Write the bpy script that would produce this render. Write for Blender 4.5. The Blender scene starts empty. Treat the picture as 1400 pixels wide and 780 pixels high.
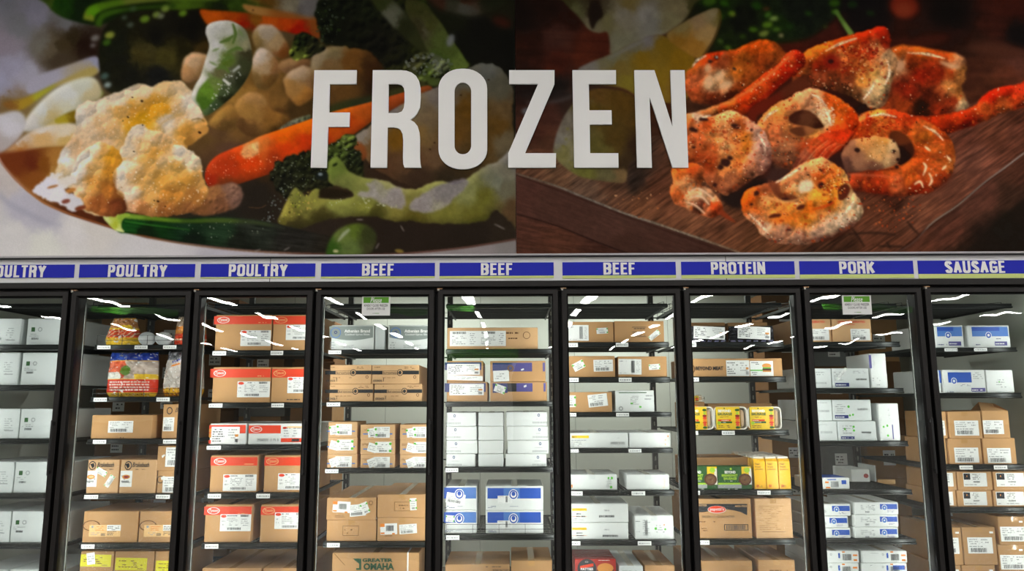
import bpy, math, random
import numpy as np
from mathutils import Vector, Matrix
# ---------------------------------------------------------------- camera, exposure, world
SC = bpy.context.scene
FPX, PCX, PCY = 1025.0, 690.0, 390.0
PITCH, YAW, ROLL = math.atan(158/1025.0), math.radians(-.5), .003
CAM = np.array([0.0, -4.7, 1.5])
_f = np.array([math.sin(YAW)*math.cos(PITCH), math.cos(YAW)*math.cos(PITCH), math.sin(PITCH)])
_r0 = np.array([math.cos(YAW), -math.sin(YAW), 0.0]); _u0 = np.cross(_r0, _f)
_r = _r0*math.cos(ROLL)-_u0*math.sin(ROLL); _u = _u0*math.cos(ROLL)+_r0*math.sin(ROLL)
cd = bpy.data.cameras.new('camera'); cam = bpy.data.objects.new('camera', cd); SC.collection.objects.link(cam)
cd.sensor_width = 36; cd.lens = FPX/1400*36; cd.shift_x = (700-PCX)/1400; cd.clip_end = 300; cd.clip_start = .05
cam.matrix_world = Matrix(((_r[0], _u[0], -_f[0], CAM[0]), (_r[1], _u[1], -_f[1], CAM[1]), (_r[2], _u[2], -_f[2], CAM[2]), (0, 0, 0, 1)))
SC.camera = cam
vs = SC.view_settings; vs.view_transform = 'Standard'; vs.look = 'None'; vs.exposure = 0.0; vs.gamma = 1; vs.use_curve_mapping = False
wd = bpy.data.worlds.new('world'); SC.world = wd; wd.use_nodes = True
wd.node_tree.nodes['Background'].inputs[0].default_value = (.6, .62, .65, 1); wd.node_tree.nodes['Background'].inputs[1].default_value = .3
SC.cycles.use_denoising = True; SC.cycles.max_bounces = 6; SC.cycles.transparent_max_bounces = 12
STRIP_E = 46.0        # store ceiling strips
LED_W = 4.5          # freezer upright lamps
COOLER_W = 26.0       # unseen fill lamps added on the freezer ceiling
PRINT_K = .80         # reflectance the printed murals are scaled by

def at(u, v, Y):      # picture position on the upright plane at depth Y -> world point
    d = _f+_r*(u-PCX)/FPX+_u*(PCY-v)/FPX
    return CAM+d*((Y-CAM[1])/d[1])
def lin(c): return tuple((x/255/12.92 if x/255 <= .04045 else ((x/255+.055)/1.055)**2.4) for x in c[:3])
def tag(o, label=None, cat=None, group=None, kind=None):
    if label: o['label'] = label
    if cat: o['category'] = cat
    if group: o['group'] = group
    if kind: o['kind'] = kind
    return o

# ---------------------------------------------------------------- materials
def mat(name, c, rough=.6, metal=0, emis=0, noise=0, nscale=30, spec=.4, bump=0, bscale=200, coat=0):
    m = bpy.data.materials.new(name); m.use_nodes = True; nt = m.node_tree; b = nt.nodes['Principled BSDF']
    L = lin(c); b.inputs['Base Color'].default_value = L+(1,); b.inputs['Roughness'].default_value = rough
    b.inputs['Metallic'].default_value = metal; b.inputs['Specular IOR Level'].default_value = spec; b.inputs['Coat Weight'].default_value = coat
    if emis: b.inputs['Emission Color'].default_value = L+(1,); b.inputs['Emission Strength'].default_value = emis
    tc = nt.nodes.new('ShaderNodeTexCoord')
    if noise:
        n = nt.nodes.new('ShaderNodeTexNoise'); n.inputs['Scale'].default_value = nscale; n.inputs['Detail'].default_value = 4
        r = nt.nodes.new('ShaderNodeMapRange'); r.inputs['To Min'].default_value = 1-noise; r.inputs['To Max'].default_value = 1+noise
        x = nt.nodes.new('ShaderNodeMix'); x.data_type = 'RGBA'; x.blend_type = 'MULTIPLY'; x.inputs[0].default_value = 1
        x.inputs[6].default_value = L+(1,)
        nt.links.new(tc.outputs['Object'], n.inputs['Vector']); nt.links.new(n.outputs[0], r.inputs[0]); nt.links.new(r.outputs[0], x.inputs[7])
        nt.links.new(x.outputs[2], b.inputs['Base Color'])
    if bump:
        n = nt.nodes.new('ShaderNodeTexNoise'); n.inputs['Scale'].default_value = bscale
        bp = nt.nodes.new('ShaderNodeBump'); bp.inputs['Strength'].default_value = bump; bp.inputs['Distance'].default_value = .002
        nt.links.new(tc.outputs['Object'], n.inputs['Vector']); nt.links.new(n.outputs[0], bp.inputs['Height']); nt.links.new(bp.outputs[0], b.inputs['Normal'])
    return m
MT = {}
def M(k): return MT[k]
for k, c, kw in [
    ('tan', (206, 163, 118), dict(rough=.8, noise=.10, nscale=14, bump=.1)), ('tan2', (188, 143, 96), dict(rough=.8, noise=.10, nscale=12, bump=.1)),
    ('tan3', (172, 130, 86), dict(rough=.8, noise=.12, nscale=12)), ('tan_dim', (120, 84, 50), dict(rough=.85, noise=.15, nscale=9)), ('grey_dim', (120, 122, 122), dict(rough=.8, noise=.1)), ('board_white', (218, 220, 218), dict(rough=.6, noise=.03, nscale=9)),  # darkest cardboard tones put the dimness of the rear stacks into the colour
    ('board_grey', (205, 209, 208), dict(rough=.6, noise=.04, nscale=9)), ('board_warm', (222, 219, 212), dict(rough=.6, noise=.04, nscale=9)),
    ('seam', (120, 88, 56), dict(rough=.9)), ('seam_grey', (140, 142, 140), dict(rough=.9)), ('tape', (186, 142, 92), dict(rough=.25, coat=.5)), ('tape_clear', (214, 206, 190), dict(rough=.2)),
    ('paper', (232, 232, 230), dict(rough=.6)), ('ink', (70, 70, 72), dict(rough=.7)), ('ink_black', (34, 34, 38), dict(rough=.7)), ('ink_light', (158, 160, 160), dict(rough=.7)), ('ink_brown', (110, 74, 44), dict(rough=.8)),
    ('red', (226, 66, 34), dict(rough=.5)), ('blue', (32, 78, 170), dict(rough=.5)), ('blue_lite', (74, 118, 190), dict(rough=.5)), ('navy', (36, 48, 110), dict(rough=.5)), ('purple', (82, 76, 140), dict(rough=.6)),
    ('green', (94, 186, 60), dict(rough=.5)), ('green_dark', (34, 84, 34), dict(rough=.5)), ('green_ink', (46, 84, 58), dict(rough=.7)), ('yellow', (236, 196, 40), dict(rough=.4)), ('yellow_green', (214, 206, 40), dict(rough=.5)), ('orange', (230, 130, 40), dict(rough=.5)),
    ('peach', (236, 190, 130), dict(rough=.6)), ('print_grey', (134, 142, 138), dict(rough=.6)), ('red_box', (168, 40, 30), dict(rough=.35)), ('maroon', (140, 30, 28), dict(rough=.5)), ('bun', (214, 140, 60), dict(rough=.5)), ('patty', (84, 44, 24), dict(rough=.7)), ('print_blue', (44, 110, 190), dict(rough=.5)), ('lime', (160, 200, 50), dict(rough=.5)),
    ('black_metal', (36, 36, 36), dict(rough=.35, spec=.6)), ('frame_black', (14, 12, 12), dict(rough=.4, spec=.2, noise=.2, nscale=200)), ('frame_face', (36, 33, 32), dict(rough=.42, spec=.25)), ('shelf_edge', (28, 31, 30), dict(rough=.3, metal=.4, spec=.5)), ('wire', (34, 37, 36), dict(rough=.4, metal=.3)),
    ('header_white', (222, 221, 222), dict(rough=.5, noise=.03, nscale=300)), ('sign_blue', (42, 48, 176), dict(rough=.7, spec=.15, noise=.12, nscale=260)), ('sign_green', (204, 216, 130), dict(rough=.5)), ('letter_white', (240, 238, 236), dict(rough=.55)), ('trim_grey', (176, 172, 174), dict(rough=.3, metal=.3)),
    ('wall_panel', (208, 212, 202), dict(rough=.6, noise=.04, nscale=4)), ('panel_seam', (140, 142, 134), dict(rough=.8)), ('cooler_ceiling', (206, 208, 200), dict(rough=.6)), ('cooler_floor', (120, 122, 118), dict(rough=.7, noise=.1)),
    ('store_floor', (104, 100, 94), dict(rough=.25, noise=.05, nscale=2)), ('store_ceiling', (92, 94, 96), dict(rough=.8, noise=.1, nscale=3)), ('store_wall', (150, 148, 142), dict(rough=.8, noise=.1, nscale=1)), ('back_board', (90, 88, 90), dict(rough=.8)),
    ('leaf_sign', (70, 150, 30), dict(rough=.5, noise=.2, nscale=3)), ('notice_green', (88, 156, 26), dict(rough=.5)), ('hinge', (168, 130, 96), dict(rough=.3, metal=.8)), ('hinge_steel', (170, 168, 160), dict(rough=.3, metal=.8)),
    ('lens', (96, 98, 94), dict(rough=.25)), ('tray_white', (232, 226, 214), dict(rough=.35)), ('sausage', (196, 164, 130), dict(rough=.35)), ('carton_yellow', (250, 190, 40), dict(rough=.35)), ('black_film', (26, 26, 32), dict(rough=.15, coat=.6, bump=.5, bscale=60)), ('silver_film', (168, 168, 178), dict(rough=.2, metal=.5)), ('foam', (206, 208, 208), dict(rough=.4, bump=.3, bscale=60)), ('red_lite', (222, 84, 64), dict(rough=.5)),
    ]:
    MT[k] = mat(k, c, **kw)
MT['strip'] = mat('strip', (255, 253, 248), emis=STRIP_E)
MT['led'] = mat('led', (250, 255, 250), emis=1.6)
def attr_mat(name, rough, coat=0, spec=.25):
    m = bpy.data.materials.new(name); m.use_nodes = True; nt = m.node_tree; b = nt.nodes['Principled BSDF']
    a = nt.nodes.new('ShaderNodeAttribute'); a.attribute_name = 'Col'; nt.links.new(a.outputs['Color'], b.inputs['Base Color'])
    b.inputs['Roughness'].default_value = rough; b.inputs['Coat Weight'].default_value = coat; b.inputs['Specular IOR Level'].default_value = spec
    return m
MT['mural_print'] = attr_mat('mural_print', .8, 0, .06); MT['bag_print'] = attr_mat('bag_print', .22, .5)
def glass_mat():
    m = bpy.data.materials.new('glass'); m.use_nodes = True; nt = m.node_tree; nt.nodes.clear(); N = nt.nodes.new; K = nt.links.new
    out = N('ShaderNodeOutputMaterial'); mx = N('ShaderNodeMixShader'); tr = N('ShaderNodeBsdfTransparent'); gl = N('ShaderNodeBsdfGlossy')
    tr.inputs[0].default_value = (.93, .95, .94, 1); gl.inputs['Roughness'].default_value = .0; gl.inputs[0].default_value = (1, 1, 1, 1)
    fr = N('ShaderNodeFresnel'); fr.inputs[0].default_value = 1.5; mr = N('ShaderNodeMapRange'); mr.inputs['To Min'].default_value = .025; mr.inputs['To Max'].default_value = 1
    K(fr.outputs[0], mr.inputs[0]); K(mr.outputs[0], mx.inputs[0]); K(tr.outputs[0], mx.inputs[1]); K(gl.outputs[0], mx.inputs[2]); K(mx.outputs[0], out.inputs[0])
    tc = N('ShaderNodeTexCoord'); mp = N('ShaderNodeMapping'); mp.inputs['Scale'].default_value = (1, 1, .6)
    n = N('ShaderNodeTexNoise'); n.inputs['Scale'].default_value = 2.6; n.inputs['Detail'].default_value = 2
    bp = N('ShaderNodeBump'); bp.inputs['Strength'].default_value = 1; bp.inputs['Distance'].default_value = .0018
    K(tc.outputs['Object'], mp.inputs[0]); K(mp.outputs[0], n.inputs['Vector']); K(n.outputs[0], bp.inputs['Height']); K(bp.outputs[0], gl.inputs['Normal'])
    return m
MT['glass'] = glass_mat()

# ---------------------------------------------------------------- condensed capitals as strokes in a unit cell
def _arc(x0, x1, z0, z1, a0, a1, n=5):
    return [((x0+x1)/2+(x1-x0)/2*math.cos(math.radians(a0+(a1-a0)*i/n)), (z0+z1)/2+(z1-z0)/2*math.sin(math.radians(a0+(a1-a0)*i/n))) for i in range(n+1)]
_O = [(0, .2), (0, .8)]+_arc(0, 1, .6, 1, 180, 0, 8)[1:]+[(1, .2)]+_arc(0, 1, 0, .4, 0, -180, 8)[1:]+[(0, .25)]
_bow = lambda z0, z1: [(0, z1), (.55, z1)]+_arc(.2, 1, z0, z1, 70, -70, 6)+[(.55, z0), (0, z0)]
GLYPH = {'P': (.52, [[(0, 0), (0, 1)], _bow(.44, 1)]), 'R': (.55, [[(0, 0), (0, 1)], _bow(.5, 1), [(.6, .5), (.95, .38), (1, 0)]]), 'B': (.55, [[(0, 0), (0, 1)], _bow(.52, 1), _bow(0, .52)]),
 'O': (.56, [_O]), 'U': (.54, [[(0, 1), (0, .2)]+_arc(0, 1, 0, .4, 180, 360, 8)+[(1, 1)]]), 'L': (.44, [[(0, 1), (0, 0), (1, 0)]]), 'T': (.48, [[(0, 1), (1, 1)], [(.5, 1), (.5, 0)]]), 'Y': (.56, [[(0, 1), (.5, .45), (.5, 0)], [(1, 1), (.5, .45)]]),
 'E': (.46, [[(1, 1), (0, 1), (0, 0), (1, 0)], [(0, .52), (.85, .52)]]), 'F': (.44, [[(1, 1), (0, 1), (0, 0)], [(0, .5), (.85, .5)]]), 'I': (.2, [[(.5, 0), (.5, 1)]]), 'N': (.56, [[(0, 0), (0, 1), (1, 0), (1, 1)]]), 'K': (.56, [[(0, 0), (0, 1)], [(1, 1), (.1, .42)], [(.35, .6), (1, 0)]]),
 'S': (.53, [_arc(0, 1, .5, 1, 15, 180, 8)+[(.08, .68), (.92, .34)]+_arc(0, 1, 0, .5, 0, -165, 8)]), 'A': (.58, [[(0, 0), (.5, 1), (1, 0)], [(.2, .3), (.8, .3)]]), 'G': (.56, [_arc(0, 1, .6, 1, 10, 180, 8)+[(0, .2)]+_arc(0, 1, 0, .4, 180, 360, 8)+[(1, .46), (.55, .46)]]),
 'M': (.7, [[(0, 0), (0, 1), (.5, .2), (1, 1), (1, 0)]]), 'H': (.56, [[(0, 0), (0, 1)], [(1, 0), (1, 1)], [(0, .5), (1, .5)]]), 'D': (.55, [[(0, 0), (0, 1), (.5, 1)]+_arc(0, 1, .5, 1, 60, 0)+_arc(0, 1, 0, .5, 0, -60)+[(.5, 0), (0, 0)]])}

# ---------------------------------------------------------------- mesh helpers
_txt = {}
def text_shape(s, bold=.02, shear=0):
    key = (s, bold, shear)
    if key in _txt: return _txt[key]
    c = bpy.data.curves.new('lettering', 'FONT'); c.body = s; c.offset = bold; c.shear = shear; c.resolution_u = 2; c.space_line = .9; c.align_x = 'CENTER'
    o = bpy.data.objects.new('lettering', c); SC.collection.objects.link(o)
    me = bpy.data.meshes.new_from_object(o.evaluated_get(bpy.context.evaluated_depsgraph_get()))
    v = np.array([x.co[:2] for x in me.vertices]); f = [tuple(p.vertices) for p in me.polygons]
    bpy.data.objects.remove(o); bpy.data.curves.remove(c); bpy.data.meshes.remove(me)
    lo, hi = v.min(0), v.max(0); v = (v-lo)/(hi-lo); _txt[key] = (v, f); return _txt[key]
def curve_mesh(loops, depth):
    c = bpy.data.curves.new('outline', 'CURVE'); c.dimensions = '2D'; c.fill_mode = 'BOTH'; c.extrude = depth/2
    for L in loops:
        sp = c.splines.new('POLY'); sp.points.add(len(L)-1); sp.use_cyclic_u = True
        for i, p in enumerate(L): sp.points[i].co = (p[0], p[1], 0, 1)
    o = bpy.data.objects.new('outline', c); SC.collection.objects.link(o)
    me = bpy.data.meshes.new_from_object(o.evaluated_get(bpy.context.evaluated_depsgraph_get()))
    bpy.data.objects.remove(o); bpy.data.curves.remove(c)
    me.transform(Matrix(((1, 0, 0, 0), (0, 0, -1, 0), (0, 1, 0, 0), (0, 0, 0, 1)))); return me      # x, y -> x, z ; faces towards -Y
class MB:
    def __init__(s): s.v = []; s.f = []; s.m = []; s.names = []
    def mi(s, k):
        if k not in s.names: s.names.append(k)
        return s.names.index(k)
    def add(s, vs, fs, k):
        n = len(s.v); i = s.mi(k); s.v += [tuple(map(float, p)) for p in vs]
        for f in fs: s.f.append(tuple(n+j for j in f)); s.m.append(i)
    def box(s, x0, x1, y0, y1, z0, z1, k, b=0):
        if b <= 0:
            s.add([(x0, y0, z0), (x1, y0, z0), (x1, y1, z0), (x0, y1, z0), (x0, y0, z1), (x1, y0, z1), (x1, y1, z1), (x0, y1, z1)],
                  [(0, 3, 2, 1), (4, 5, 6, 7), (0, 1, 5, 4), (1, 2, 6, 5), (2, 3, 7, 6), (3, 0, 4, 7)], k); return
        c = ((x0+x1)/2, (y0+y1)/2, (z0+z1)/2); h = ((x1-x0)/2, (y1-y0)/2, (z1-z0)/2); vs = []; idx = {}
        for sx in (-1, 1):
            for sy in (-1, 1):
                for sz in (-1, 1):
                    for ax in range(3):
                        sg = (sx, sy, sz); idx[(sx, sy, sz, ax)] = len(vs)
                        vs.append(tuple(c[i]+sg[i]*(h[i] if i == ax else h[i]-b) for i in range(3)))
        fs = []
        def q(*ids):
            P = [np.array(vs[i]) for i in ids]; n = np.cross(P[1]-P[0], P[2]-P[0]); m = sum(P)/len(P)-np.array(c)
            fs.append(ids if np.dot(n, m) > 0 else ids[::-1])
        for ax in range(3):
            a, bb = [i for i in range(3) if i != ax]
            for sg in (-1, 1):
                r = []
                for (p, t) in ((-1, -1), (1, -1), (1, 1), (-1, 1)):
                    g = [0, 0, 0]; g[ax] = sg; g[a] = p; g[bb] = t; r.append(idx[tuple(g)+(ax,)])
                q(*r)
        for a, bb in ((0, 1), (0, 2), (1, 2)):
            o_ = 3-a-bb
            for sa in (-1, 1):
                for sb in (-1, 1):
                    r = []
                    for so, ax in ((-1, a), (1, a), (1, bb), (-1, bb)):
                        g = [0, 0, 0]; g[a] = sa; g[bb] = sb; g[o_] = so; r.append(idx[tuple(g)+(ax,)])
                    q(*r)
        for sx in (-1, 1):
            for sy in (-1, 1):
                for sz in (-1, 1): q(*[idx[(sx, sy, sz, ax)] for ax in range(3)])
        s.add(vs, fs, k)
    def rect(s, x0, x1, z0, z1, y, k, rot=0, piv=None):           # faces -Y
        P = [(x0, z0), (x1, z0), (x1, z1), (x0, z1)]
        if rot:
            px, pz = piv or ((x0+x1)/2, (z0+z1)/2); c, sn = math.cos(rot), math.sin(rot)
            P = [(px+(a-px)*c-(b-pz)*sn, pz+(a-px)*sn+(b-pz)*c) for a, b in P]
        s.add([(a, y, b) for a, b in P], [(0, 1, 2, 3)], k)
    def sign(s, t, x0, x1, z0, z1, y, k, th=.2):
        G = GLYPH; gap = .11; W_ = sum(G[c][0] for c in t)+gap*(len(t)-1); sx = (x1-x0)/W_; sz = z1-z0; x = 0; h = th/2
        for c in t:
            w, strokes = G[c]; kk = 0
            for st in strokes:
                P = [(px*(w-th)+h, pz*(1-.17)+.085) for px, pz in st]
                for a, b in zip(P, P[1:]):
                    a, b = np.array(a), np.array(b); d = b-a; L = math.hypot(*d); d = d/L; hh = abs(d[1])*h+abs(d[0])*.075; n = np.array([-d[1], d[0]])*hh
                    ex = d*(.085 if abs(d[0]) < .1 or abs(d[1]) < .1 else .03); a = a-ex; b = b+ex
                    q = [a+n, a-n, b-n, b+n]; kk += 1; s.add([(x0+(x+u)*sx, y-.00018*kk, z0+min(max(v, 0), 1)*sz) for u, v in q], [(0, 1, 2, 3)], k)
            x += w+gap
    def text(s, t, x0, x1, z0, z1, y, k, bold=.02, shear=0):
        v, f = text_shape(t, bold, shear)
        s.add([(x0+(x1-x0)*a, y, z0+(z1-z0)*b) for a, b in v], f, k)
    def disc(s, x, z, rx, rz, y, k, n=20, hole=0):
        if hole:
            a = [(x+rx*math.cos(t)*q, y, z+rz*math.sin(t)*q) for q in (1, hole) for t in np.linspace(0, 2*math.pi, n, endpoint=False)]
            s.add(a, [(i, (i+1) % n, n+(i+1) % n, n+i) for i in range(n)], k)
        else: s.add([(x+rx*math.cos(t), y, z+rz*math.sin(t)) for t in np.linspace(0, 2*math.pi, n, endpoint=False)], [tuple(range(n))], k)
    def bar(s, a, b, r, k, n=4):
        a, b = np.array(a, float), np.array(b, float); d = (b-a)/np.linalg.norm(b-a)
        e = np.cross(d, (0, 0, 1) if abs(d[2]) < .9 else (1, 0, 0)); e /= np.linalg.norm(e); g = np.cross(d, e); vs = []
        for p in (a, b):
            for t in range(n):
                w = 2*math.pi*(t+.5)/n; vs.append(p+r*(e*math.cos(w)+g*math.sin(w)))
        s.add(vs, [(i, (i+1) % n, n+(i+1) % n, n+i) for i in range(n)]+[tuple(range(n))[::-1], tuple(range(n, 2*n))], k)
    def lathe(s, prof, k, n=20, c=(0, 0, 0), sx=1, sy=1):
        vs = []
        for r, z in prof:
            for t in range(n): vs.append((c[0]+sx*r*math.cos(2*math.pi*t/n), c[1]+sy*r*math.sin(2*math.pi*t/n), c[2]+z))
        fs = [(i*n+t, i*n+(t+1) % n, (i+1)*n+(t+1) % n, (i+1)*n+t) for i in range(len(prof)-1) for t in range(n)]
        s.add(vs, fs, k)
    def build(s, name, parent=None, loc=(0, 0, 0), smooth=False, rz=0):
        me = bpy.data.meshes.new(name); me.from_pydata(s.v, [], s.f)
        for k in s.names: me.materials.append(MT[k])
        me.polygons.foreach_set('material_index', s.m)
        if smooth: me.polygons.foreach_set('use_smooth', [True]*len(s.f))
        me.update(); o = bpy.data.objects.new(name, me); SC.collection.objects.link(o); o.location = loc; o.rotation_euler[2] = rz
        if parent: o.parent = parent
        return o
def empty(name, loc, rz=0):
    o = bpy.data.objects.new(name, None); SC.collection.objects.link(o); o.location = loc; o.rotation_euler[2] = rz; o.empty_display_size = .05; return o
def grid_obj(name, P, C, k, parent=None, loc=(0, 0, 0), smooth=True):       # P (h, w, 3) points, C (h, w, 3) linear colours
    h, w = P.shape[:2]; me = bpy.data.meshes.new(name); nv = h*w; nf = (h-1)*(w-1)
    me.vertices.add(nv); me.vertices.foreach_set('co', P.astype(np.float32).ravel())
    i = (np.arange(h-1)[:, None]*w+np.arange(w-1)[None, :]).ravel()
    L = np.stack([i, i+w, i+w+1, i+1], 1).astype(np.int32).ravel()
    me.loops.add(nf*4); me.loops.foreach_set('vertex_index', L)
    me.polygons.add(nf); me.polygons.foreach_set('loop_start', np.arange(0, nf*4, 4, dtype=np.int32)); me.polygons.foreach_set('loop_total', np.full(nf, 4, dtype=np.int32))
    if smooth: me.polygons.foreach_set('use_smooth', np.ones(nf, bool))
    a = me.attributes.new('Col', 'FLOAT_COLOR', 'POINT'); a.data.foreach_set('color', np.concatenate([C.reshape(-1, 3), np.ones((nv, 1))], 1).astype(np.float32).ravel())
    me.materials.append(MT[k]); me.update(calc_edges=True); me.validate()
    o = bpy.data.objects.new(name, me); SC.collection.objects.link(o); o.location = loc
    if parent: o.parent = parent
    return o
def nlin(a):
    a = a/255.0; return np.where(a <= .04045, a/12.92, ((a+.055)/1.055)**2.4)
# ---------------------------------------------------------------- the store around the freezer wall
YP = -.05                                       # plane of header, signs and murals
def slab(name, x0, x1, y0, y1, z0, z1, k):
    m = MB(); m.box(x0, x1, y0, y1, z0, z1, k); o = m.build(name); o['kind'] = 'structure'; return o
GAPS = [-62, 102.5, 268.5, 433, 597.4, 764.5, 930, 1092.5, 1256, 1420]
GX = [at(u, 393, 0)[0] for u in GAPS]
ZDT = at(690, 395, -.045)[2]                    # top of the doors
ZH0, ZH1 = at(690, 392, -.06)[2], at(690, 383.6, -.06)[2]
ZS0, ZS1 = ZH1, at(690, 351.5, YP)[2]
ZM0 = at(690, 347.5, YP)[2]; ZM1 = at(690, -48, YP)[2]
MXA, MXB = at(-48, 170, YP)[0], at(1448, 170, YP)[0]
slab('floor', -30, 30, -52, 3, -.1, 0, 'store_floor')
slab('ceiling', -30, 30, -52, -.02, 5.15, 5.25, 'store_ceiling')
slab('wall_back', -30, 30, -52.2, -52, 0, 5.15, 'store_wall')
slab('wall_left', -30.2, -30, -52, 3, 0, 5.15, 'store_wall'); slab('wall_right', 30, 30.2, -52, 3, 0, 5.15, 'store_wall')
wf = MB(); wf.box(-30, 30, -.03, .02, ZH1, 5.15, 'header_white'); wf.box(-30, GX[0]-.1, -.03, .02, 0, ZH1, 'header_white'); wf.box(GX[-1]+.1, 30, -.03, .02, 0, ZH1, 'header_white')
wf.build('wall_front')['kind'] = 'structure'
# cooler shell
CZ, CY = 2.62, 2.5
slab('wall_cooler_left', GX[0]-.16, GX[0]-.1, .02, CY, 0, CZ, 'wall_panel'); slab('wall_cooler_right', GX[-1]+.1, GX[-1]+.16, .02, CY, 0, CZ, 'wall_panel')
slab('ceiling_cooler', GX[0]-.16, GX[-1]+.16, .02, CY+.06, CZ, CZ+.06, 'cooler_ceiling')
wb = MB(); wb.box(GX[0]-.16, GX[-1]+.16, CY, CY+.06, 0, CZ, 'wall_panel')
for i in range(-5, 6): wb.rect(i*.9-.3, i*.9-.296, .0, CZ, CY-.001, 'panel_seam')
wb.rect(GX[0]-.1, GX[-1]+.1, 2.34, 2.346, CY-.001, 'panel_seam')
wb.build('wall_cooler_back')['kind'] = 'structure'
# header beam, kick plate
hb = MB(); hb.box(GX[0]-.1, GX[-1]+.1, -.07, .02, ZH0, ZH1, 'frame_face', .004); hb.box(GX[0]-.1, GX[-1]+.1, -.03, .02, ZDT, ZH0, 'frame_black'); hb.build('trim_1')['kind'] = 'structure'
hb = MB(); hb.box(GX[0]-.1, GX[-1]+.1, -.03, .02, 0, .16, 'frame_black'); hb.build('trim_2')['kind'] = 'structure'
# header band and ledge under the murals
band = MB(); band.box(GX[0]-.4, GX[-1]+.4, YP, -.03, ZS0, ZS1, 'header_white')
for u in (370, 992): x = at(u, 355, YP)[0]; band.rect(x-.002, x+.002, ZS0, ZS1, YP-.0005, 'ink_black')
band.build('trim_3')['kind'] = 'structure'
lg = MB(); lg.box(GX[0]-.4, GX[-1]+.4, YP-.022, -.03, ZS1, ZS1+.006, 'ink_black'); lg.box(GX[0]-.4, GX[-1]+.4, YP-.026, -.03, ZS1+.006, ZM0, 'trim_grey', .002); lg.build('trim_4')['kind'] = 'structure'  # thin black strip paints the shadow line beneath the grey ledge

# ---------------------------------------------------------------- printed mural: painted once into an array
MX0, MY0, MW, MH = -60, -60, 1520, 420          # canvas origin and size, one sample per printed dot
def _rng(seed): return np.random.RandomState(seed)
def _vnoise(h, w, cell, rs, cellx=None):
    cellx = cellx or cell
    gh, gw = int(h/cell)+3, int(w/cellx)+3
    g = rs.rand(gh, gw)
    y = np.arange(h)/cell; x = np.arange(w)/cellx
    yi = y.astype(int); xi = x.astype(int); fy = y-yi; fx = x-xi
    fy = (fy*fy*(3-2*fy))[:, None]; fx = (fx*fx*(3-2*fx))[None, :]
    a = g[yi][:, xi]; b = g[yi][:, xi+1]; c = g[yi+1][:, xi]; d = g[yi+1][:, xi+1]
    return (a*(1-fx)+b*fx)*(1-fy)+(c*(1-fx)+d*fx)*fy
def _fbm(h, w, cell, seed, octs=3, cellx=None):
    rs = _rng(seed); out = 0; amp = 1; tot = 0
    for o in range(octs):
        cx = None if cellx is None else max(cellx/2**o, 1.01)
        out = out+amp*_vnoise(h, w, max(cell/2**o, 1.01), rs, cx); tot += amp; amp *= .55
    return out/tot-.5
def _blur(a, s):
    if s < .3: return a
    r = int(3*s)+1; k = np.exp(-.5*(np.arange(-r, r+1)/s)**2); k /= k.sum()
    p = np.pad(a, ((r, r), (r, r)), mode='edge')
    t = sum(k[i]*p[i:i+a.shape[0], :] for i in range(2*r+1))
    return sum(k[i]*t[:, i:i+a.shape[1]] for i in range(2*r+1))
def _spline(pts, closed=True, n=8):
    P = np.array(pts, float); m = len(P); out = []
    for i in range(m if closed else m-1):
        p0, p1, p2, p3 = (P[(i-1) % m], P[i], P[(i+1) % m], P[(i+2) % m]) if closed else \
            (P[max(i-1, 0)], P[i], P[i+1], P[min(i+2, m-1)])
        for t in np.linspace(0, 1, n, endpoint=False):
            out.append(.5*((2*p1)+(-p0+p2)*t+(2*p0-5*p1+4*p2-p3)*t*t+(-p0+3*p1-3*p2+p3)*t**3))
    if not closed: out.append(P[-1])
    return np.array(out)
def _inside(poly, X, Y):
    res = np.zeros(X.shape, bool); n = len(poly); j = n-1
    for i in range(n):
        xi, yi = poly[i]; xj, yj = poly[j]
        if yi != yj:
            c = ((yi > Y) != (yj > Y)) & (X < (xj-xi)*(Y-yi)/(yj-yi)+xi)
            res ^= c
        j = i
    return res
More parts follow.
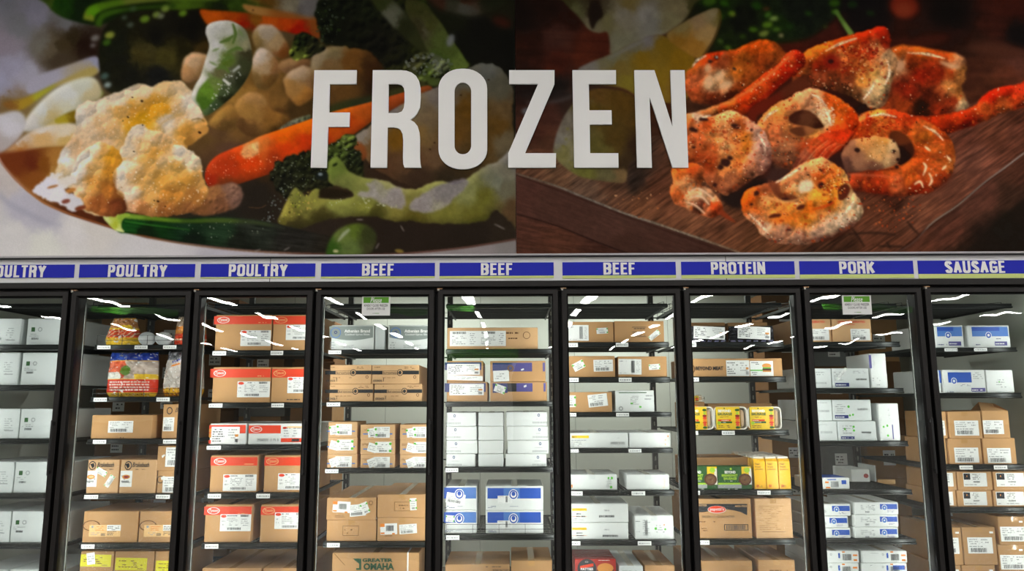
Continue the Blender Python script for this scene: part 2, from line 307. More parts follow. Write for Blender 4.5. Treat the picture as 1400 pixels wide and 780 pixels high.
class Art:
    def __init__(s):
        s.im = np.zeros((MH, MW, 3))
    def mask(s, pts, soft, smooth=True, rough=0, seed=1, rcell=9):
        P = _spline(pts) if smooth else np.array(pts, float)
        pad = int(3*soft)+4+int(rough)
        x0 = max(int(P[:, 0].min())-pad, MX0); x1 = min(int(P[:, 0].max())+pad, MX0+MW)
        y0 = max(int(P[:, 1].min())-pad, MY0); y1 = min(int(P[:, 1].max())+pad, MY0+MH)
        h, w = y1-y0, x1-x0
        X, Y = np.meshgrid(np.arange(x0, x1)+.5, np.arange(y0, y1)+.5)
        if rough:
            X = X+_fbm(h, w, rcell, seed+11, 3)*2*rough; Y = Y+_fbm(h, w, rcell, seed+12, 3)*2*rough
        m = sum(_inside(P, X+dx, Y+dy).astype(float) for dx in (-.25, .25) for dy in (-.25, .25))/4
        return _blur(m, soft), x0, y0, x1, y1
    def field(s, cols, x0, y0, x1, y1, pw=3.9):
        X, Y = np.meshgrid(np.arange(x0, x1)+.5, np.arange(y0, y1)+.5)
        if len(cols) > 2:
            h, w = X.shape; sd = len(cols)*7+int(x0) % 50
            X = X+_fbm(h, w, 16, sd, 4)*16; Y = Y+_fbm(h, w, 16, sd+1, 4)*16
        acc = np.zeros(X.shape+(3,)); tot = np.zeros(X.shape)
        for c in cols:
            w = 1/((X-c[0])**2+(Y-c[1])**2+20)**(pw/2)
            acc += w[..., None]*np.array(c[2:5], float); tot += w
        return acc/tot[..., None]
    def put(s, m, col, x0, y0, x1, y1, alpha=1):
        sl = s.im[y0-MY0:y1-MY0, x0-MX0:x1-MX0]
        a = (m*alpha)[..., None]; sl[...] = sl*(1-a)+col*a
    def shape(s, pts, cols, soft=.7, smooth=True, rough=0, seed=1, noise=(0, 8), relief=0, rblur=5,
              bumps=None, grain=None, alpha=1, pw=3.9, rcell=9, light=(-.6, -.8)):
        m, x0, y0, x1, y1 = s.mask(pts, soft, smooth, rough, seed, rcell)
        h, w = m.shape
        col = s.field(cols, x0, y0, x1, y1, pw)
        sh = np.ones((h, w))
        if noise[0]: sh = sh+noise[0]*2*_fbm(h, w, noise[1], seed, 3)
        if relief:
            g = _blur(m, rblur); gy, gx = np.gradient(g)
            sh = sh+relief*rblur*2.2*(gx*-light[0]+gy*-light[1])
        if bumps:
          for bi, (n, r0, r1, amp) in enumerate(bumps if isinstance(bumps, list) else [bumps]):
            rs = _rng(seed+5+bi); H = np.zeros((h, w))
            for _ in range(n):
                cx, cy, r = rs.rand()*w, rs.rand()*h, r0+(r1-r0)*rs.rand()
                a, b, c, d = int(max(cy-r, 0)), int(min(cy+r+1, h)), int(max(cx-r, 0)), int(min(cx+r+1, w))
                if b <= a or d <= c: continue
                yy, xx = np.mgrid[a:b, c:d]
                q = 1-((xx-cx)**2+(yy-cy)**2)/r**2
                H[a:b, c:d] = np.maximum(H[a:b, c:d], np.sqrt(np.clip(q, 0, 1))*r)
            gy, gx = np.gradient(_blur(H, 1.0)+.5*_blur(H, 3)*2)
            sh = sh+amp*np.clip(gx*-light[0]+gy*-light[1], -1.2, 1.2)
        col = col*np.clip(sh, .05, 3)[..., None]
        if grain:                                         # (angle, cell along, cell across, amplitude)
            ang, la, lc, amp = grain
            X, Y = np.meshgrid(np.arange(x0, x1), np.arange(y0, y1))
            ca, sa = math.cos(ang), math.sin(ang)
            U = (X*ca+Y*sa)/la; V = (-X*sa+Y*ca)/lc
            N = _rng(seed+7).rand(512, 512)
            def samp(U, V):
                iu = np.floor(U).astype(int); iv = np.floor(V).astype(int); fu = U-iu; fv = V-iv
                g = lambda a, b: N[(b) % 512, (a) % 512]
                return (g(iu, iv)*(1-fu)+g(iu+1, iv)*fu)*(1-fv)+(g(iu, iv+1)*(1-fu)+g(iu+1, iv+1)*fu)*fv
            gr = samp(U, V)*.6+samp(U*2.1+9, V*2.3+5)*.4-.5
            col = col*(1+2*amp*gr)[..., None]
        s.put(m, col, x0, y0, x1, y1, alpha)
    def blob(s, x, y, rx, ry, c, ang=0, soft=2, alpha=1, **k):
        a = math.radians(ang); ca, sa = math.cos(a), math.sin(a)
        pts = [(x+rx*math.cos(t)*ca-ry*math.sin(t)*sa, y+rx*math.cos(t)*sa+ry*math.sin(t)*ca) for t in np.linspace(0, 2*math.pi, 12, endpoint=False)]
        s.shape(pts, [(x, y)+tuple(c)], soft, alpha=alpha, **k)
    def line(s, pts, w, c, soft=.6, alpha=1, **k):
        P = _spline(pts, False, 6); d = np.gradient(P, axis=0); d /= np.hypot(d[:, 0], d[:, 1])[:, None]+1e-9
        nrm = np.stack([-d[:, 1], d[:, 0]], 1)
        ww = np.interp(np.linspace(0, 1, len(P)), np.linspace(0, 1, len(w)), w)[:, None] if hasattr(w, '__len__') else w
        L = P+nrm*ww/2; R = P-nrm*ww/2
        cols = c if isinstance(c, list) else [(pts[0][0], pts[0][1])+tuple(c)]
        s.shape(np.concatenate([L, R[::-1]]), cols, soft, smooth=False, alpha=alpha, **k)
    def specks(s, pts, n, r0, r1, cols, seed=3, alpha=.9, soft=.5, stretch=1):
        rs = _rng(seed); P = _spline(pts); x0, y0 = P.min(0); x1, y1 = P.max(0); k = 0
        for _ in range(n*4):
            x, y = x0+(x1-x0)*rs.rand(), y0+(y1-y0)*rs.rand()
            if not _inside(P, np.array([[x]]), np.array([[y]]))[0, 0]: continue
            r = r0+(r1-r0)*rs.rand()**2; c = cols[rs.randint(len(cols))]; f = .8+rs.rand()*.5
            R = int(r*2+3); xi, yi = int(x), int(y)
            if xi-R < MX0 or yi-R < MY0 or xi+R >= MX0+MW or yi+R >= MY0+MH: continue
            yy, xx = np.mgrid[yi-R:yi+R, xi-R:xi+R]
            q = np.clip((r-np.hypot((xx+.5-x)/f, (yy+.5-y)*f*stretch))/soft+.5, 0, 1)*alpha*(.6+.4*rs.rand())
            sl = s.im[yi-R-MY0:yi+R-MY0, xi-R-MX0:xi+R-MX0]; sl[...] = sl*(1-q[..., None])+np.array(c, float)*q[..., None]
            k += 1
            if k >= n: break

def paint_mural():
    A = Art(); S = A.shape; B = A.blob; L = A.line
    # ---------------- left print: vegetables on a white plate
    S([(-70, -70), (720, -70), (720, 370), (-70, 370)], [
        (-40, 0, 120, 120, 128), (0, 0, 118, 118, 126), (50, 20, 130, 127, 142), (95, 25, 115, 113, 118), (30, 38, 118, 117, 122), (10, 60, 140, 130, 142),
        (60, 60, 110, 105, 98), (20, 90, 152, 148, 168), (70, 65, 95, 84, 66), (85, 60, 66, 54, 34), (100, 50, 48, 38, 22), (115, 60, 35, 20, 14),
        (80, 82, 70, 58, 44), (40, 100, 160, 156, 172), (0, 115, 150, 148, 170), (15, 145, 120, 95, 60), (60, 165, 130, 110, 60), (100, 160, 90, 70, 20),
        (60, 225, 125, 75, 25), (30, 225, 110, 50, 22), (20, 250, 150, 100, 50), (120, 292, 80, 38, 20), (150, 305, 60, 30, 18),
        (350, 180, 70, 50, 25), (320, 200, 85, 60, 45), (300, 290, 35, 33, 28), (350, 270, 38, 32, 26), (370, 220, 60, 40, 20),
        (420, 330, 42, 34, 28), (540, 325, 38, 30, 24), (650, 320, 36, 29, 23), (640, 50, 16, 15, 8), (600, 20, 24, 24, 12), (420, 110, 70, 55, 25),
        (690, 80, 14, 13, 8), (350, 20, 90, 75, 50), (450, 140, 40, 36, 22), (360, 140, 90, 65, 30), (300, 170, 100, 75, 35), (690, 310, 42, 34, 26), (560, 240, 50, 35, 25),
        ], 0, False, noise=(.05, 14), seed=2)
    # far plate and haze
    S([(38, 112), (60, 100), (95, 88), (128, 77), (137, 84), (136, 98), (110, 103), (70, 118), (40, 128)], [(60, 105, 160, 156, 172), (128, 84, 150, 150, 175), (120, 98, 165, 150, 120)], 1.6)
    # leaf, dark vegetable behind
    S([(62, -20), (66, 8), (82, 22), (105, 30), (130, 34), (180, 30), (340, 40), (350, -20)], [(80, 5, 28, 60, 14), (110, 10, 16, 30, 10), (66, 5, 60, 80, 22), (200, 20, 18, 26, 8), (300, 10, 22, 30, 10), (260, 3, 70, 95, 22), (320, 5, 50, 70, 18)], 1.6, seed=3, noise=(.15, 10))
    S([(136, 60), (150, 30), (190, 15), (240, 14), (290, 16), (300, 60), (286, 70), (284, 82), (262, 90), (250, 108), (200, 122), (160, 128), (143, 120), (136, 95)],
      [(160, 60, 20, 22, 12), (210, 50, 14, 13, 8), (260, 40, 12, 10, 6), (200, 68, 62, 56, 28), (225, 80, 62, 56, 24), (255, 70, 38, 34, 14), (170, 85, 22, 22, 14), (180, 100, 24, 24, 18), (215, 105, 26, 26, 24), (275, 75, 60, 45, 18), (190, 78, 66, 58, 26)], 1.6, seed=4, noise=(.28, 11))
    L([(121, 28), (126, 15), (150, 6), (190, 0), (240, -3), (300, -2)], [16, 15, 10, 9, 8, 6], [(124, 26, 132, 140, 42), (130, 17, 92, 150, 20), (150, 10, 84, 120, 24), (190, 2, 110, 120, 44), (260, -2, 84, 110, 30)], 2)
    L([(134, 36), (140, 22), (165, 14), (200, 10), (240, 8)], [9, 9, 6, 5, 5], [(138, 28, 60, 95, 20), (200, 10, 50, 76, 20)], 2)
    for x, y, r, c in [(150, 48, 7, (142, 150, 60)), (146, 58, 6, (60, 95, 25)), (226, 12, 6, (125, 145, 60)), (214, 20, 6, (120, 140, 60)), (198, 26, 7, (105, 135, 40)), (250, 18, 6, (105, 140, 35)), (182, 12, 5, (60, 80, 50)), (170, 24, 4, (70, 85, 70)), (220, 22, 5, (120, 125, 100)), (178, 34, 5, (75, 85, 72)), (130, 52, 6, (120, 116, 112)), (127, 62, 4, (110, 104, 104)), (143, 104, 6, (70, 90, 84)), (147, 116, 5, (150, 165, 165)), (136, 128, 6, (120, 130, 60))]:
        B(x, y, r, r*.7, c, -20, 2)
    # pale onion strips, left
    S([(5, 140), (30, 135), (60, 122), (95, 104), (125, 92), (134, 98), (120, 108), (80, 118), (60, 130), (30, 150), (10, 148)], [(30, 140, 160, 130, 40), (60, 128, 165, 160, 45), (90, 108, 170, 150, 90), (12, 143, 130, 90, 40)], 1.8)
    S([(30, 175), (45, 150), (75, 122), (105, 108), (128, 106), (138, 120), (136, 135), (112, 145), (100, 160), (70, 172), (45, 180)],
      [(110, 115, 196, 196, 182), (90, 130, 205, 205, 200), (60, 150, 200, 200, 196), (40, 170, 200, 195, 190), (70, 160, 190, 170, 120), (125, 130, 195, 180, 140), (100, 150, 200, 195, 170)], 1.8, relief=.12)
    S([(60, 175), (80, 160), (105, 150), (106, 160), (95, 170), (70, 178)], [(85, 165, 170, 150, 40), (100, 158, 120, 95, 20), (70, 172, 190, 170, 110)], 1.5)
    S([(-10, 165), (8, 154), (25, 152), (35, 162), (32, 180), (15, 200), (-10, 215)], [(15, 170, 200, 196, 204), (5, 200, 175, 165, 165), (30, 165, 190, 186, 190)], 2)
    S([(-5, 218), (20, 196), (45, 178), (75, 170), (105, 170), (110, 190), (90, 200), (60, 202), (30, 208), (5, 214)],
      [(60, 175, 215, 205, 196), (90, 178, 215, 200, 178), (30, 192, 205, 192, 180), (60, 192, 205, 165, 110), (30, 204, 180, 120, 60), (95, 195, 200, 165, 100)], 1.6)
    S([(-5, 212), (30, 206), (90, 200), (95, 215), (80, 235), (75, 250), (50, 262), (20, 240)], [(20, 214, 110, 52, 24), (45, 222, 96, 40, 22), (60, 225, 120, 70, 24), (80, 215, 160, 110, 50), (50, 245, 130, 75, 30), (75, 235, 165, 120, 60)], 2.5)
    # plate, lower left
    plate = [(-70, 200), (-5, 208), (6, 228), (20, 245), (38, 262), (60, 278), (90, 292), (130, 305), (160, 314), (200, 325), (240, 331), (300, 339), (360, 344), (430, 348), (500, 349), (560, 346), (640, 338), (715, 326), (715, 372), (-70, 372)]
    S(plate, [(-20, 300, 200, 196, 196), (20, 320, 202, 198, 198), (10, 240, 190, 180, 178), (60, 335, 208, 206, 200), (30, 285, 178, 174, 186), (60, 296, 176, 172, 184), (100, 320, 205, 200, 200), (200, 340, 196, 192, 194), (330, 346, 168, 164, 172), (500, 352, 140, 134, 140), (650, 345, 128, 120, 120), (705, 338, 118, 112, 110), (130, 312, 200, 194, 190)], 1.0, False, noise=(.02, 20), seed=6)
    L([(-4, 262), (12, 278), (35, 290), (60, 302), (85, 308)], [3, 7, 8, 6, 2], (158, 156, 172), 2.5, .7)
    L([(-5, 212), (8, 230), (22, 246), (40, 262), (62, 278), (95, 292), (135, 305), (175, 317), (240, 331), (330, 342), (430, 347), (520, 348), (620, 340), (710, 326)], 2.2, [(10, 232, 160, 110, 90), (60, 277, 165, 105, 60), (130, 304, 140, 80, 40), (300, 339, 120, 85, 65), (520, 348, 95, 60, 50), (690, 330, 90, 60, 50)], .9)
    # carrots, small florets along the top centre
    S([(273, 14), (290, 14), (345, 18), (440, 26), (442, 42), (434, 52), (410, 48), (380, 42), (350, 48), (335, 42), (316, 34), (290, 36), (280, 30)],
      [(290, 22, 190, 82, 12), (320, 24, 165, 66, 10), (330, 34, 150, 25, 6), (350, 24, 130, 80, 20), (345, 40, 120, 40, 15), (390, 30, 185, 65, 12), (410, 42, 165, 22, 4), (430, 34, 130, 70, 25), (365, 30, 190, 80, 15)], 1.5, noise=(.12, 8), seed=8)
    S([(332, 6), (350, 8), (400, 15), (440, 25), (430, 27), (390, 25), (350, 20), (336, 14)], [(340, 10, 170, 120, 60), (400, 20, 150, 85, 30)], 1.5)
    S([(340, -5), (440, -8), (438, 15), (425, 24), (400, 18), (365, 10)], [(360, 0, 90, 60, 20), (400, 8, 130, 120, 100), (420, 12, 110, 105, 104), (350, 5, 110, 90, 30)], 3, noise=(.15, 12), seed=9)
    S([(330, 40), (360, 50), (390, 60), (430, 100), (440, 160), (400, 180), (340, 195), (290, 190), (285, 165), (310, 130), (335, 100)],
      [(340, 60, 80, 60, 25), (350, 110, 125, 90, 40), (330, 130, 150, 110, 50), (300, 150, 130, 95, 45), (320, 165, 110, 80, 40), (380, 140, 120, 85, 40), (380, 160, 90, 60, 30), (350, 185, 95, 65, 35), (410, 150, 70, 50, 25), (360, 165, 140, 100, 50), (300, 185, 90, 65, 40), (420, 120, 60, 45, 20)], 3, noise=(.2, 16), seed=10)
    for pts, cols in [
        ([(345, 50), (352, 36), (368, 33), (382, 42), (392, 58), (396, 74), (385, 80), (365, 72), (350, 66)], [(365, 42, 165, 148, 130), (375, 58, 170, 140, 100), (388, 70, 130, 75, 30), (350, 58, 130, 105, 60)]),
        ([(347, 76), (354, 66), (366, 68), (378, 82), (382, 100), (372, 118), (355, 122), (346, 108), (344, 90)], [(355, 75, 185, 168, 155), (362, 90, 170, 140, 105), (368, 110, 120, 85, 40), (350, 110, 110, 85, 45), (378, 92, 150, 105, 60)]),
        ([(380, 88), (398, 80), (420, 80), (424, 90), (405, 98), (388, 100)], [(400, 84, 140, 105, 70), (410, 94, 120, 80, 45)]),
        ([(388, 108), (398, 96), (415, 90), (430, 95), (436, 115), (425, 135), (408, 145), (394, 132), (388, 118)], [(405, 100, 160, 135, 110), (398, 118, 150, 110, 60), (415, 130, 170, 115, 50), (430, 112, 130, 95, 60)]),
        ([(425, 92), (430, 70), (450, 64), (480, 62), (510, 72), (525, 95), (530, 130), (505, 145), (470, 150), (440, 145), (428, 120)], [(435, 76, 140, 122, 95), (455, 68, 118, 102, 70), (480, 80, 110, 72, 30), (450, 95, 120, 92, 55), (510, 95, 60, 36, 16), (470, 125, 95, 65, 30), (520, 120, 40, 26, 14), (440, 130, 90, 62, 30)]),
        ([(336, 128), (345, 125), (358, 130), (372, 150), (392, 158), (402, 175), (380, 182), (350, 188), (330, 180), (318, 160), (322, 140)], [(345, 132, 155, 115, 70), (340, 150, 150, 110, 55), (375, 160, 130, 90, 40), (330, 175, 95, 65, 35), (390, 175, 80, 55, 25)]),
        ([(248, 92), (255, 76), (270, 72), (284, 76), (288, 90), (280, 104), (262, 112), (250, 108)], [(262, 84, 185, 150, 115), (275, 95, 165, 125, 80), (256, 100, 175, 130, 85)]),
        ([(285, 170), (300, 150), (316, 142), (326, 155), (322, 170), (305, 178)], [(300, 160, 150, 112, 55), (318, 150, 145, 105, 50), (308, 172, 110, 80, 40)]),
            ]:
        S(pts, cols, 1.5, relief=.3, rblur=6, rough=1.5, noise=(.08, 6), seed=int(pts[0][0]))
    S([(398, 62), (408, 46), (425, 48), (438, 58), (445, 66), (425, 78), (410, 82), (398, 80)], [(415, 55, 22, 28, 12), (400, 76, 95, 105, 40), (430, 64, 34, 34, 18)], 1.2, rough=3, seed=3, bumps=(60, 2, 4, .8))
    # dark broccoli behind the lettering
    S([(430, 16), (445, -5), (520, -12), (575, -12), (600, 30), (640, 85), (632, 96), (596, 112), (560, 112), (530, 95), (505, 70), (470, 62), (444, 62), (436, 42)],
      [(450, 20, 16, 20, 8), (480, 40, 13, 14, 6), (500, 15, 20, 24, 10), (520, 60, 15, 14, 8), (545, 95, 30, 30, 16), (540, 40, 20, 20, 10), (570, 70, 28, 30, 12), (580, 10, 30, 36, 12), (575, 105, 50, 56, 24)], 1.3, rough=5, seed=21, bumps=(300, 3, 7, .45), noise=(.2, 8), rcell=12)
    A.specks([(432, 10), (450, 0), (470, 20), (455, 60), (436, 52)], 40, 1, 2.6, [(60, 70, 50), (80, 88, 72), (40, 55, 20)], 5, .7)
    S([(500, -10), (530, -8), (590, 60), (600, 80), (575, 70), (545, 45)], [(520, 5, 55, 60, 26), (550, 35, 40, 42, 20), (580, 62, 50, 52, 26), (534, 24, 105, 105, 88)], 2)
    S([(555, 0), (575, 2), (595, 15), (612, 45), (635, 78), (640, 92), (622, 97), (600, 94), (585, 70), (570, 40), (556, 18)],
      [(572, 15, 62, 62, 28), (585, 35, 70, 72, 30), (600, 50, 78, 88, 40), (615, 65, 74, 86, 36), (632, 86, 90, 105, 45), (600, 85, 62, 80, 28), (575, 40, 52, 46, 24), (580, 40, 90, 84, 66)], 1.2, noise=(.12, 6), seed=6)
    S([(550, 96), (560, 78), (575, 72), (600, 76), (615, 92), (606, 112), (590, 118), (565, 106)], [(565, 85, 60, 60, 34), (590, 100, 70, 82, 34), (600, 90, 80, 84, 60)], 1.5, bumps=(50, 2, 5, .6), seed=31)
    A.specks([(555, 80), (600, 72), (620, 92), (590, 105), (560, 95)], 60, 1, 3, [(112, 116, 108), (90, 98, 84), (125, 126, 122)], 6, .7)
    S([(590, 0), (700, 0), (712, 30), (712, 100), (690, 85), (660, 72), (648, 82), (640, 84), (615, 45)], [(620, 20, 22, 24, 10), (660, 40, 14, 13, 8), (700, 60, 13, 12, 8), (680, 10, 30, 28, 14), (640, 70, 14, 14, 8)], 1.5)
    S([(585, -5), (640, 0), (690, -10), (690, 8), (650, 22), (620, 18), (600, 12)], [(620, 8, 60, 58, 44), (635, 14, 80, 78, 68), (600, 4, 66, 40, 26), (670, 0, 34, 36, 20), (640, -2, 70, 40, 25)], 3)
    B(686, 30, 14, 7, (60, 28, 18), 20, 3); B(616, 55, 5, 9, (120, 122, 124), 20, 2)
    # green / dark below small florets and before the carrot
    S([(440, 150), (470, 138), (510, 130), (545, 120), (580, 112), (580, 130), (520, 145), (470, 152), (440, 160)], [(450, 152, 52, 54, 26), (500, 138, 45, 48, 28), (560, 120, 60, 60, 30)], 2)
    L([(382, 178), (400, 168), (425, 160)], [4, 8, 8], [(400, 168, 100, 100, 84), (420, 160, 90, 95, 70)], 1.2, noise=(.5, 4), seed=5)
    # main carrot
    S([(280, 240), (284, 226), (296, 213), (315, 204), (340, 194), (356, 186), (380, 178), (427, 162), (465, 150), (508, 139), (545, 128), (585, 117), (590, 128), (560, 140), (520, 158), (500, 172), (480, 186), (450, 205), (420, 222), (380, 234), (340, 247), (310, 256), (290, 258), (282, 250)],
      [(290, 225, 175, 60, 25), (285, 245, 150, 40, 18), (310, 230, 170, 52, 20), (310, 250, 120, 55, 25), (340, 215, 205, 62, 14), (350, 198, 205, 110, 45), (390, 185, 215, 92, 12), (390, 205, 205, 62, 14), (380, 226, 150, 50, 20), (420, 172, 215, 98, 14), (420, 198, 195, 56, 14), (430, 212, 130, 40, 18), (470, 155, 190, 92, 20), (480, 170, 178, 68, 16), (500, 150, 170, 78, 22), (545, 135, 150, 66, 26), (580, 122, 120, 60, 26)], .8, relief=.25, rblur=5, noise=(.08, 7), seed=12)
    S([(330, 204), (335, 198), (350, 194), (356, 198), (352, 210), (340, 216), (332, 214)], [(342, 205, 230, 165, 105), (350, 200, 235, 190, 130)], 1.5, rough=3, noise=(.25, 3), seed=4, alpha=.85)
    A.specks([(325, 220), (360, 210), (400, 215), (390, 225), (340, 235)], 40, .5, 1.3, [(235, 140, 90), (240, 180, 130)], 4, .7)
    A.specks([(285, 230), (320, 210), (330, 230), (300, 245)], 35, .5, 1.1, [(220, 120, 80), (230, 160, 120)], 14, .6)
    # big pale floret behind F R O
    S([(485, 194), (490, 182), (505, 172), (520, 160), (545, 145), (568, 130), (590, 122), (612, 112), (635, 96), (652, 88), (668, 86), (684, 94), (695, 108), (702, 130), (700, 170), (703, 196), (692, 212), (672, 232), (648, 246), (610, 252), (575, 256), (545, 248), (515, 232), (498, 214)],
      [(495, 188, 128, 118, 108), (510, 200, 112, 84, 50), (540, 160, 110, 102, 98), (560, 150, 122, 108, 84), (600, 130, 108, 98, 90), (640, 105, 98, 95, 84), (665, 100, 92, 92, 86), (685, 120, 82, 78, 64), (640, 150, 90, 62, 20), (620, 180, 92, 64, 26), (690, 150, 92, 72, 44), (570, 180, 122, 96, 54), (545, 190, 110, 76, 22), (600, 210, 96, 72, 50), (560, 220, 92, 66, 44), (640, 225, 62, 48, 28), (690, 195, 96, 84, 62), (570, 245, 58, 42, 30), (610, 245, 48, 38, 26), (530, 225, 84, 58, 38), (660, 200, 84, 62, 30), (585, 165, 108, 90, 66), (680, 175, 84, 60, 24)], 1.0, rough=2.5, noise=(.1, 9), seed=13, relief=.15, rblur=6)
    for x, y in [(588, 204), (668, 109), (630, 130), (594, 195)]: B(x, y, 1.6, 1, (50, 30, 15), 0, .6)
    S([(455, 200), (480, 192), (498, 198), (500, 215), (480, 225), (460, 215)], [(485, 200, 130, 72, 34), (475, 212, 84, 46, 22)], 1.5, rough=2, seed=3)
    # dark broccoli crown
    S([(372, 232), (385, 218), (410, 208), (430, 205), (452, 196), (465, 188), (480, 184), (488, 190), (486, 204), (496, 214), (498, 230), (492, 244), (465, 240), (455, 255), (430, 262), (405, 262), (392, 270), (378, 262), (370, 246)],
      [(395, 225, 34, 36, 22), (420, 225, 28, 30, 16), (470, 195, 80, 92, 40), (460, 205, 55, 65, 28), (485, 215, 28, 32, 18), (390, 250, 30, 30, 20), (430, 250, 30, 30, 18), (480, 235, 34, 36, 18)], .9, rough=5, rcell=7, seed=15, bumps=(500, 1.5, 4, .6), noise=(.25, 5))
    A.specks([(375, 228), (420, 208), (485, 186), (490, 220), (440, 245), (385, 262)], 150, .5, 1.5, [(120, 128, 104), (96, 110, 62), (150, 156, 140), (20, 20, 12)], 7, .6)
    # broccoli stem
    S([(384, 292), (392, 272), (402, 256), (412, 262), (420, 268), (432, 256), (440, 262), (436, 270), (460, 272), (482, 268), (476, 258), (452, 250), (448, 232), (452, 220), (460, 213), (468, 222), (478, 234), (500, 243), (530, 247), (545, 256), (566, 258), (590, 250), (608, 247), (624, 252), (642, 242), (658, 230), (676, 222), (690, 212), (712, 200), (712, 310), (695, 300), (678, 288), (664, 302), (640, 305), (620, 306), (590, 305), (565, 302), (540, 303), (520, 298), (500, 295), (470, 297), (440, 302), (405, 314), (388, 312), (380, 302)],
      [(390, 288, 140, 130, 60), (388, 300, 90, 84, 36), (405, 270, 105, 105, 50), (430, 280, 128, 124, 58), (460, 278, 125, 126, 62), (456, 228, 95, 108, 46), (465, 250, 112, 116, 60), (500, 258, 120, 122, 64), (500, 282, 122, 122, 54), (530, 262, 142, 138, 90), (545, 285, 120, 112, 52), (560, 300, 88, 80, 30), (595, 258, 130, 128, 72), (610, 290, 110, 106, 46), (640, 260, 120, 120, 74), (650, 295, 92, 88, 34), (665, 270, 95, 92, 36), (690, 235, 112, 106, 90), (690, 260, 96, 92, 74), (700, 285, 82, 62, 40), (700, 220, 108, 104, 100), (440, 298, 66, 60, 28), (510, 293, 72, 68, 28), (400, 306, 60, 54, 28), (680, 250, 108, 108, 92)], 1.1, rough=2.2, seed=17, noise=(.1, 7), relief=.3, rblur=5)
    S([(488, 266), (505, 258), (500, 250), (520, 248), (528, 258), (545, 256), (553, 268), (550, 284), (530, 282), (510, 272), (495, 270)], [(510, 262, 152, 142, 146), (540, 270, 138, 128, 134), (520, 255, 140, 134, 120)], 1.4, rough=4, noise=(.12, 4), seed=18, alpha=.85)
    S([(562, 276), (580, 264), (600, 252), (615, 248), (640, 246), (630, 262), (610, 280), (590, 290), (564, 287)], [(580, 278, 140, 130, 138), (610, 262, 122, 114, 122), (600, 285, 150, 142, 130)], 1.4, rough=3, noise=(.12, 4), seed=19, alpha=.85)
    A.specks([(455, 272), (500, 270), (540, 276), (540, 284), (460, 282)], 22, .8, 1.8, [(165, 165, 130), (175, 172, 150)], 9, .7)
    A.specks([(385, 285), (400, 265), (430, 265), (425, 290), (392, 300)], 50, .8, 2, [(170, 165, 70), (120, 130, 40), (60, 60, 25), (185, 150, 80)], 10, .7)
    S([(440, 258), (470, 260), (480, 266), (455, 270), (438, 268)], [(455, 264, 34, 26, 16)], 1.2)
    B(440, 240, 9, 6, (26, 30, 26), 0, 1.2); B(438, 238, 3, 2, (120, 130, 135), 0, .8); B(458, 225, 4, 2, (30, 40, 16), -30, .8)
    A.specks([(358, 300), (375, 260), (392, 262), (388, 300), (370, 315)], 45, .5, 1.6, [(90, 100, 90), (60, 70, 50), (140, 150, 148)], 11, .6)
    # stalk and small cucumber at the front
    S([(150, 295), (172, 291), (186, 294), (210, 296), (250, 298), (290, 296), (340, 299), (380, 306), (430, 318), (480, 330), (520, 342), (470, 343), (400, 343), (340, 340), (290, 335), (240, 329), (200, 322), (175, 319), (162, 317), (156, 306)],
      [(180, 306, 20, 62, 22), (180, 314, 24, 66, 24), (220, 310, 18, 46, 18), (250, 318, 24, 46, 28), (300, 318, 34, 52, 34), (350, 318, 42, 46, 38), (200, 320, 14, 26, 12), (260, 328, 16, 26, 16), (330, 332, 26, 28, 22), (400, 325, 36, 34, 30), (460, 336, 34, 30, 24)], .9, noise=(.18, 9), seed=20, grain=(.12, 30, 3, .3))
    L([(172, 295), (205, 298), (250, 302), (300, 301), (350, 304), (390, 312)], [7, 6, 5, 6, 5, 3], [(180, 296, 118, 150, 50), (220, 299, 92, 124, 34), (260, 302, 60, 84, 26), (300, 300, 66, 84, 34), (350, 304, 52, 62, 36), (390, 312, 44, 46, 36)], 1.2)
    L([(170, 302), (210, 308), (260, 314)], [2, 2, 1], (60, 130, 40), .9, .7)
    S([(141, 296), (152, 292), (170, 291), (178, 294), (168, 300), (166, 310), (170, 317), (158, 315), (148, 306)], [(150, 296, 170, 182, 70), (156, 306, 168, 176, 50), (162, 314, 206, 210, 150), (168, 296, 140, 168, 60), (146, 299, 196, 200, 140)], .8)
    A.specks([(240, 308), (340, 303), (360, 320), (280, 325)], 40, .4, 1.2, [(110, 120, 90), (140, 145, 130)], 12, .6)
    S([(446, 345), (450, 330), (462, 314), (482, 306), (502, 308), (514, 320), (512, 336), (500, 348), (450, 350)], [(470, 320, 92, 104, 50), (484, 312, 84, 100, 34), (455, 338, 48, 76, 24), (480, 338, 84, 98, 50), (505, 325, 50, 54, 28), (505, 340, 60, 60, 36)], 1.6, seed=22, noise=(.1, 6))
    L([(462, 330), (470, 320), (478, 313)], [2, 5, 3], (142, 148, 122), 1.2)
    B(459, 343, 4, 2, (180, 170, 130), 0, 1); B(546, 343, 6, 2.5, (125, 105, 50), 10, 1)
    for x, y, a in [(492, 300, 0), (550, 312, 60), (516, 336, -60), (686, 311, 25), (680, 308, 25), (392, 340, -30), (352, 342, -20)]: B(x, y, 5, .9, (135, 125, 120), a, .8, .7)
    L([(340, 283), (355, 284), (364, 280)], .8, (90, 60, 35), .6)
    # cauliflower heads, front left
    S([(270, 262), (300, 252), (322, 250), (332, 262), (326, 280), (308, 290), (280, 294), (262, 290)], [(290, 265, 150, 100, 60), (320, 258, 130, 95, 78), (300, 282, 110, 72, 48), (325, 270, 115, 85, 72), (270, 280, 120, 78, 45)], 1.4, rough=2, seed=24, noise=(.1, 4), bumps=(90, 1.5, 3.5, .2))
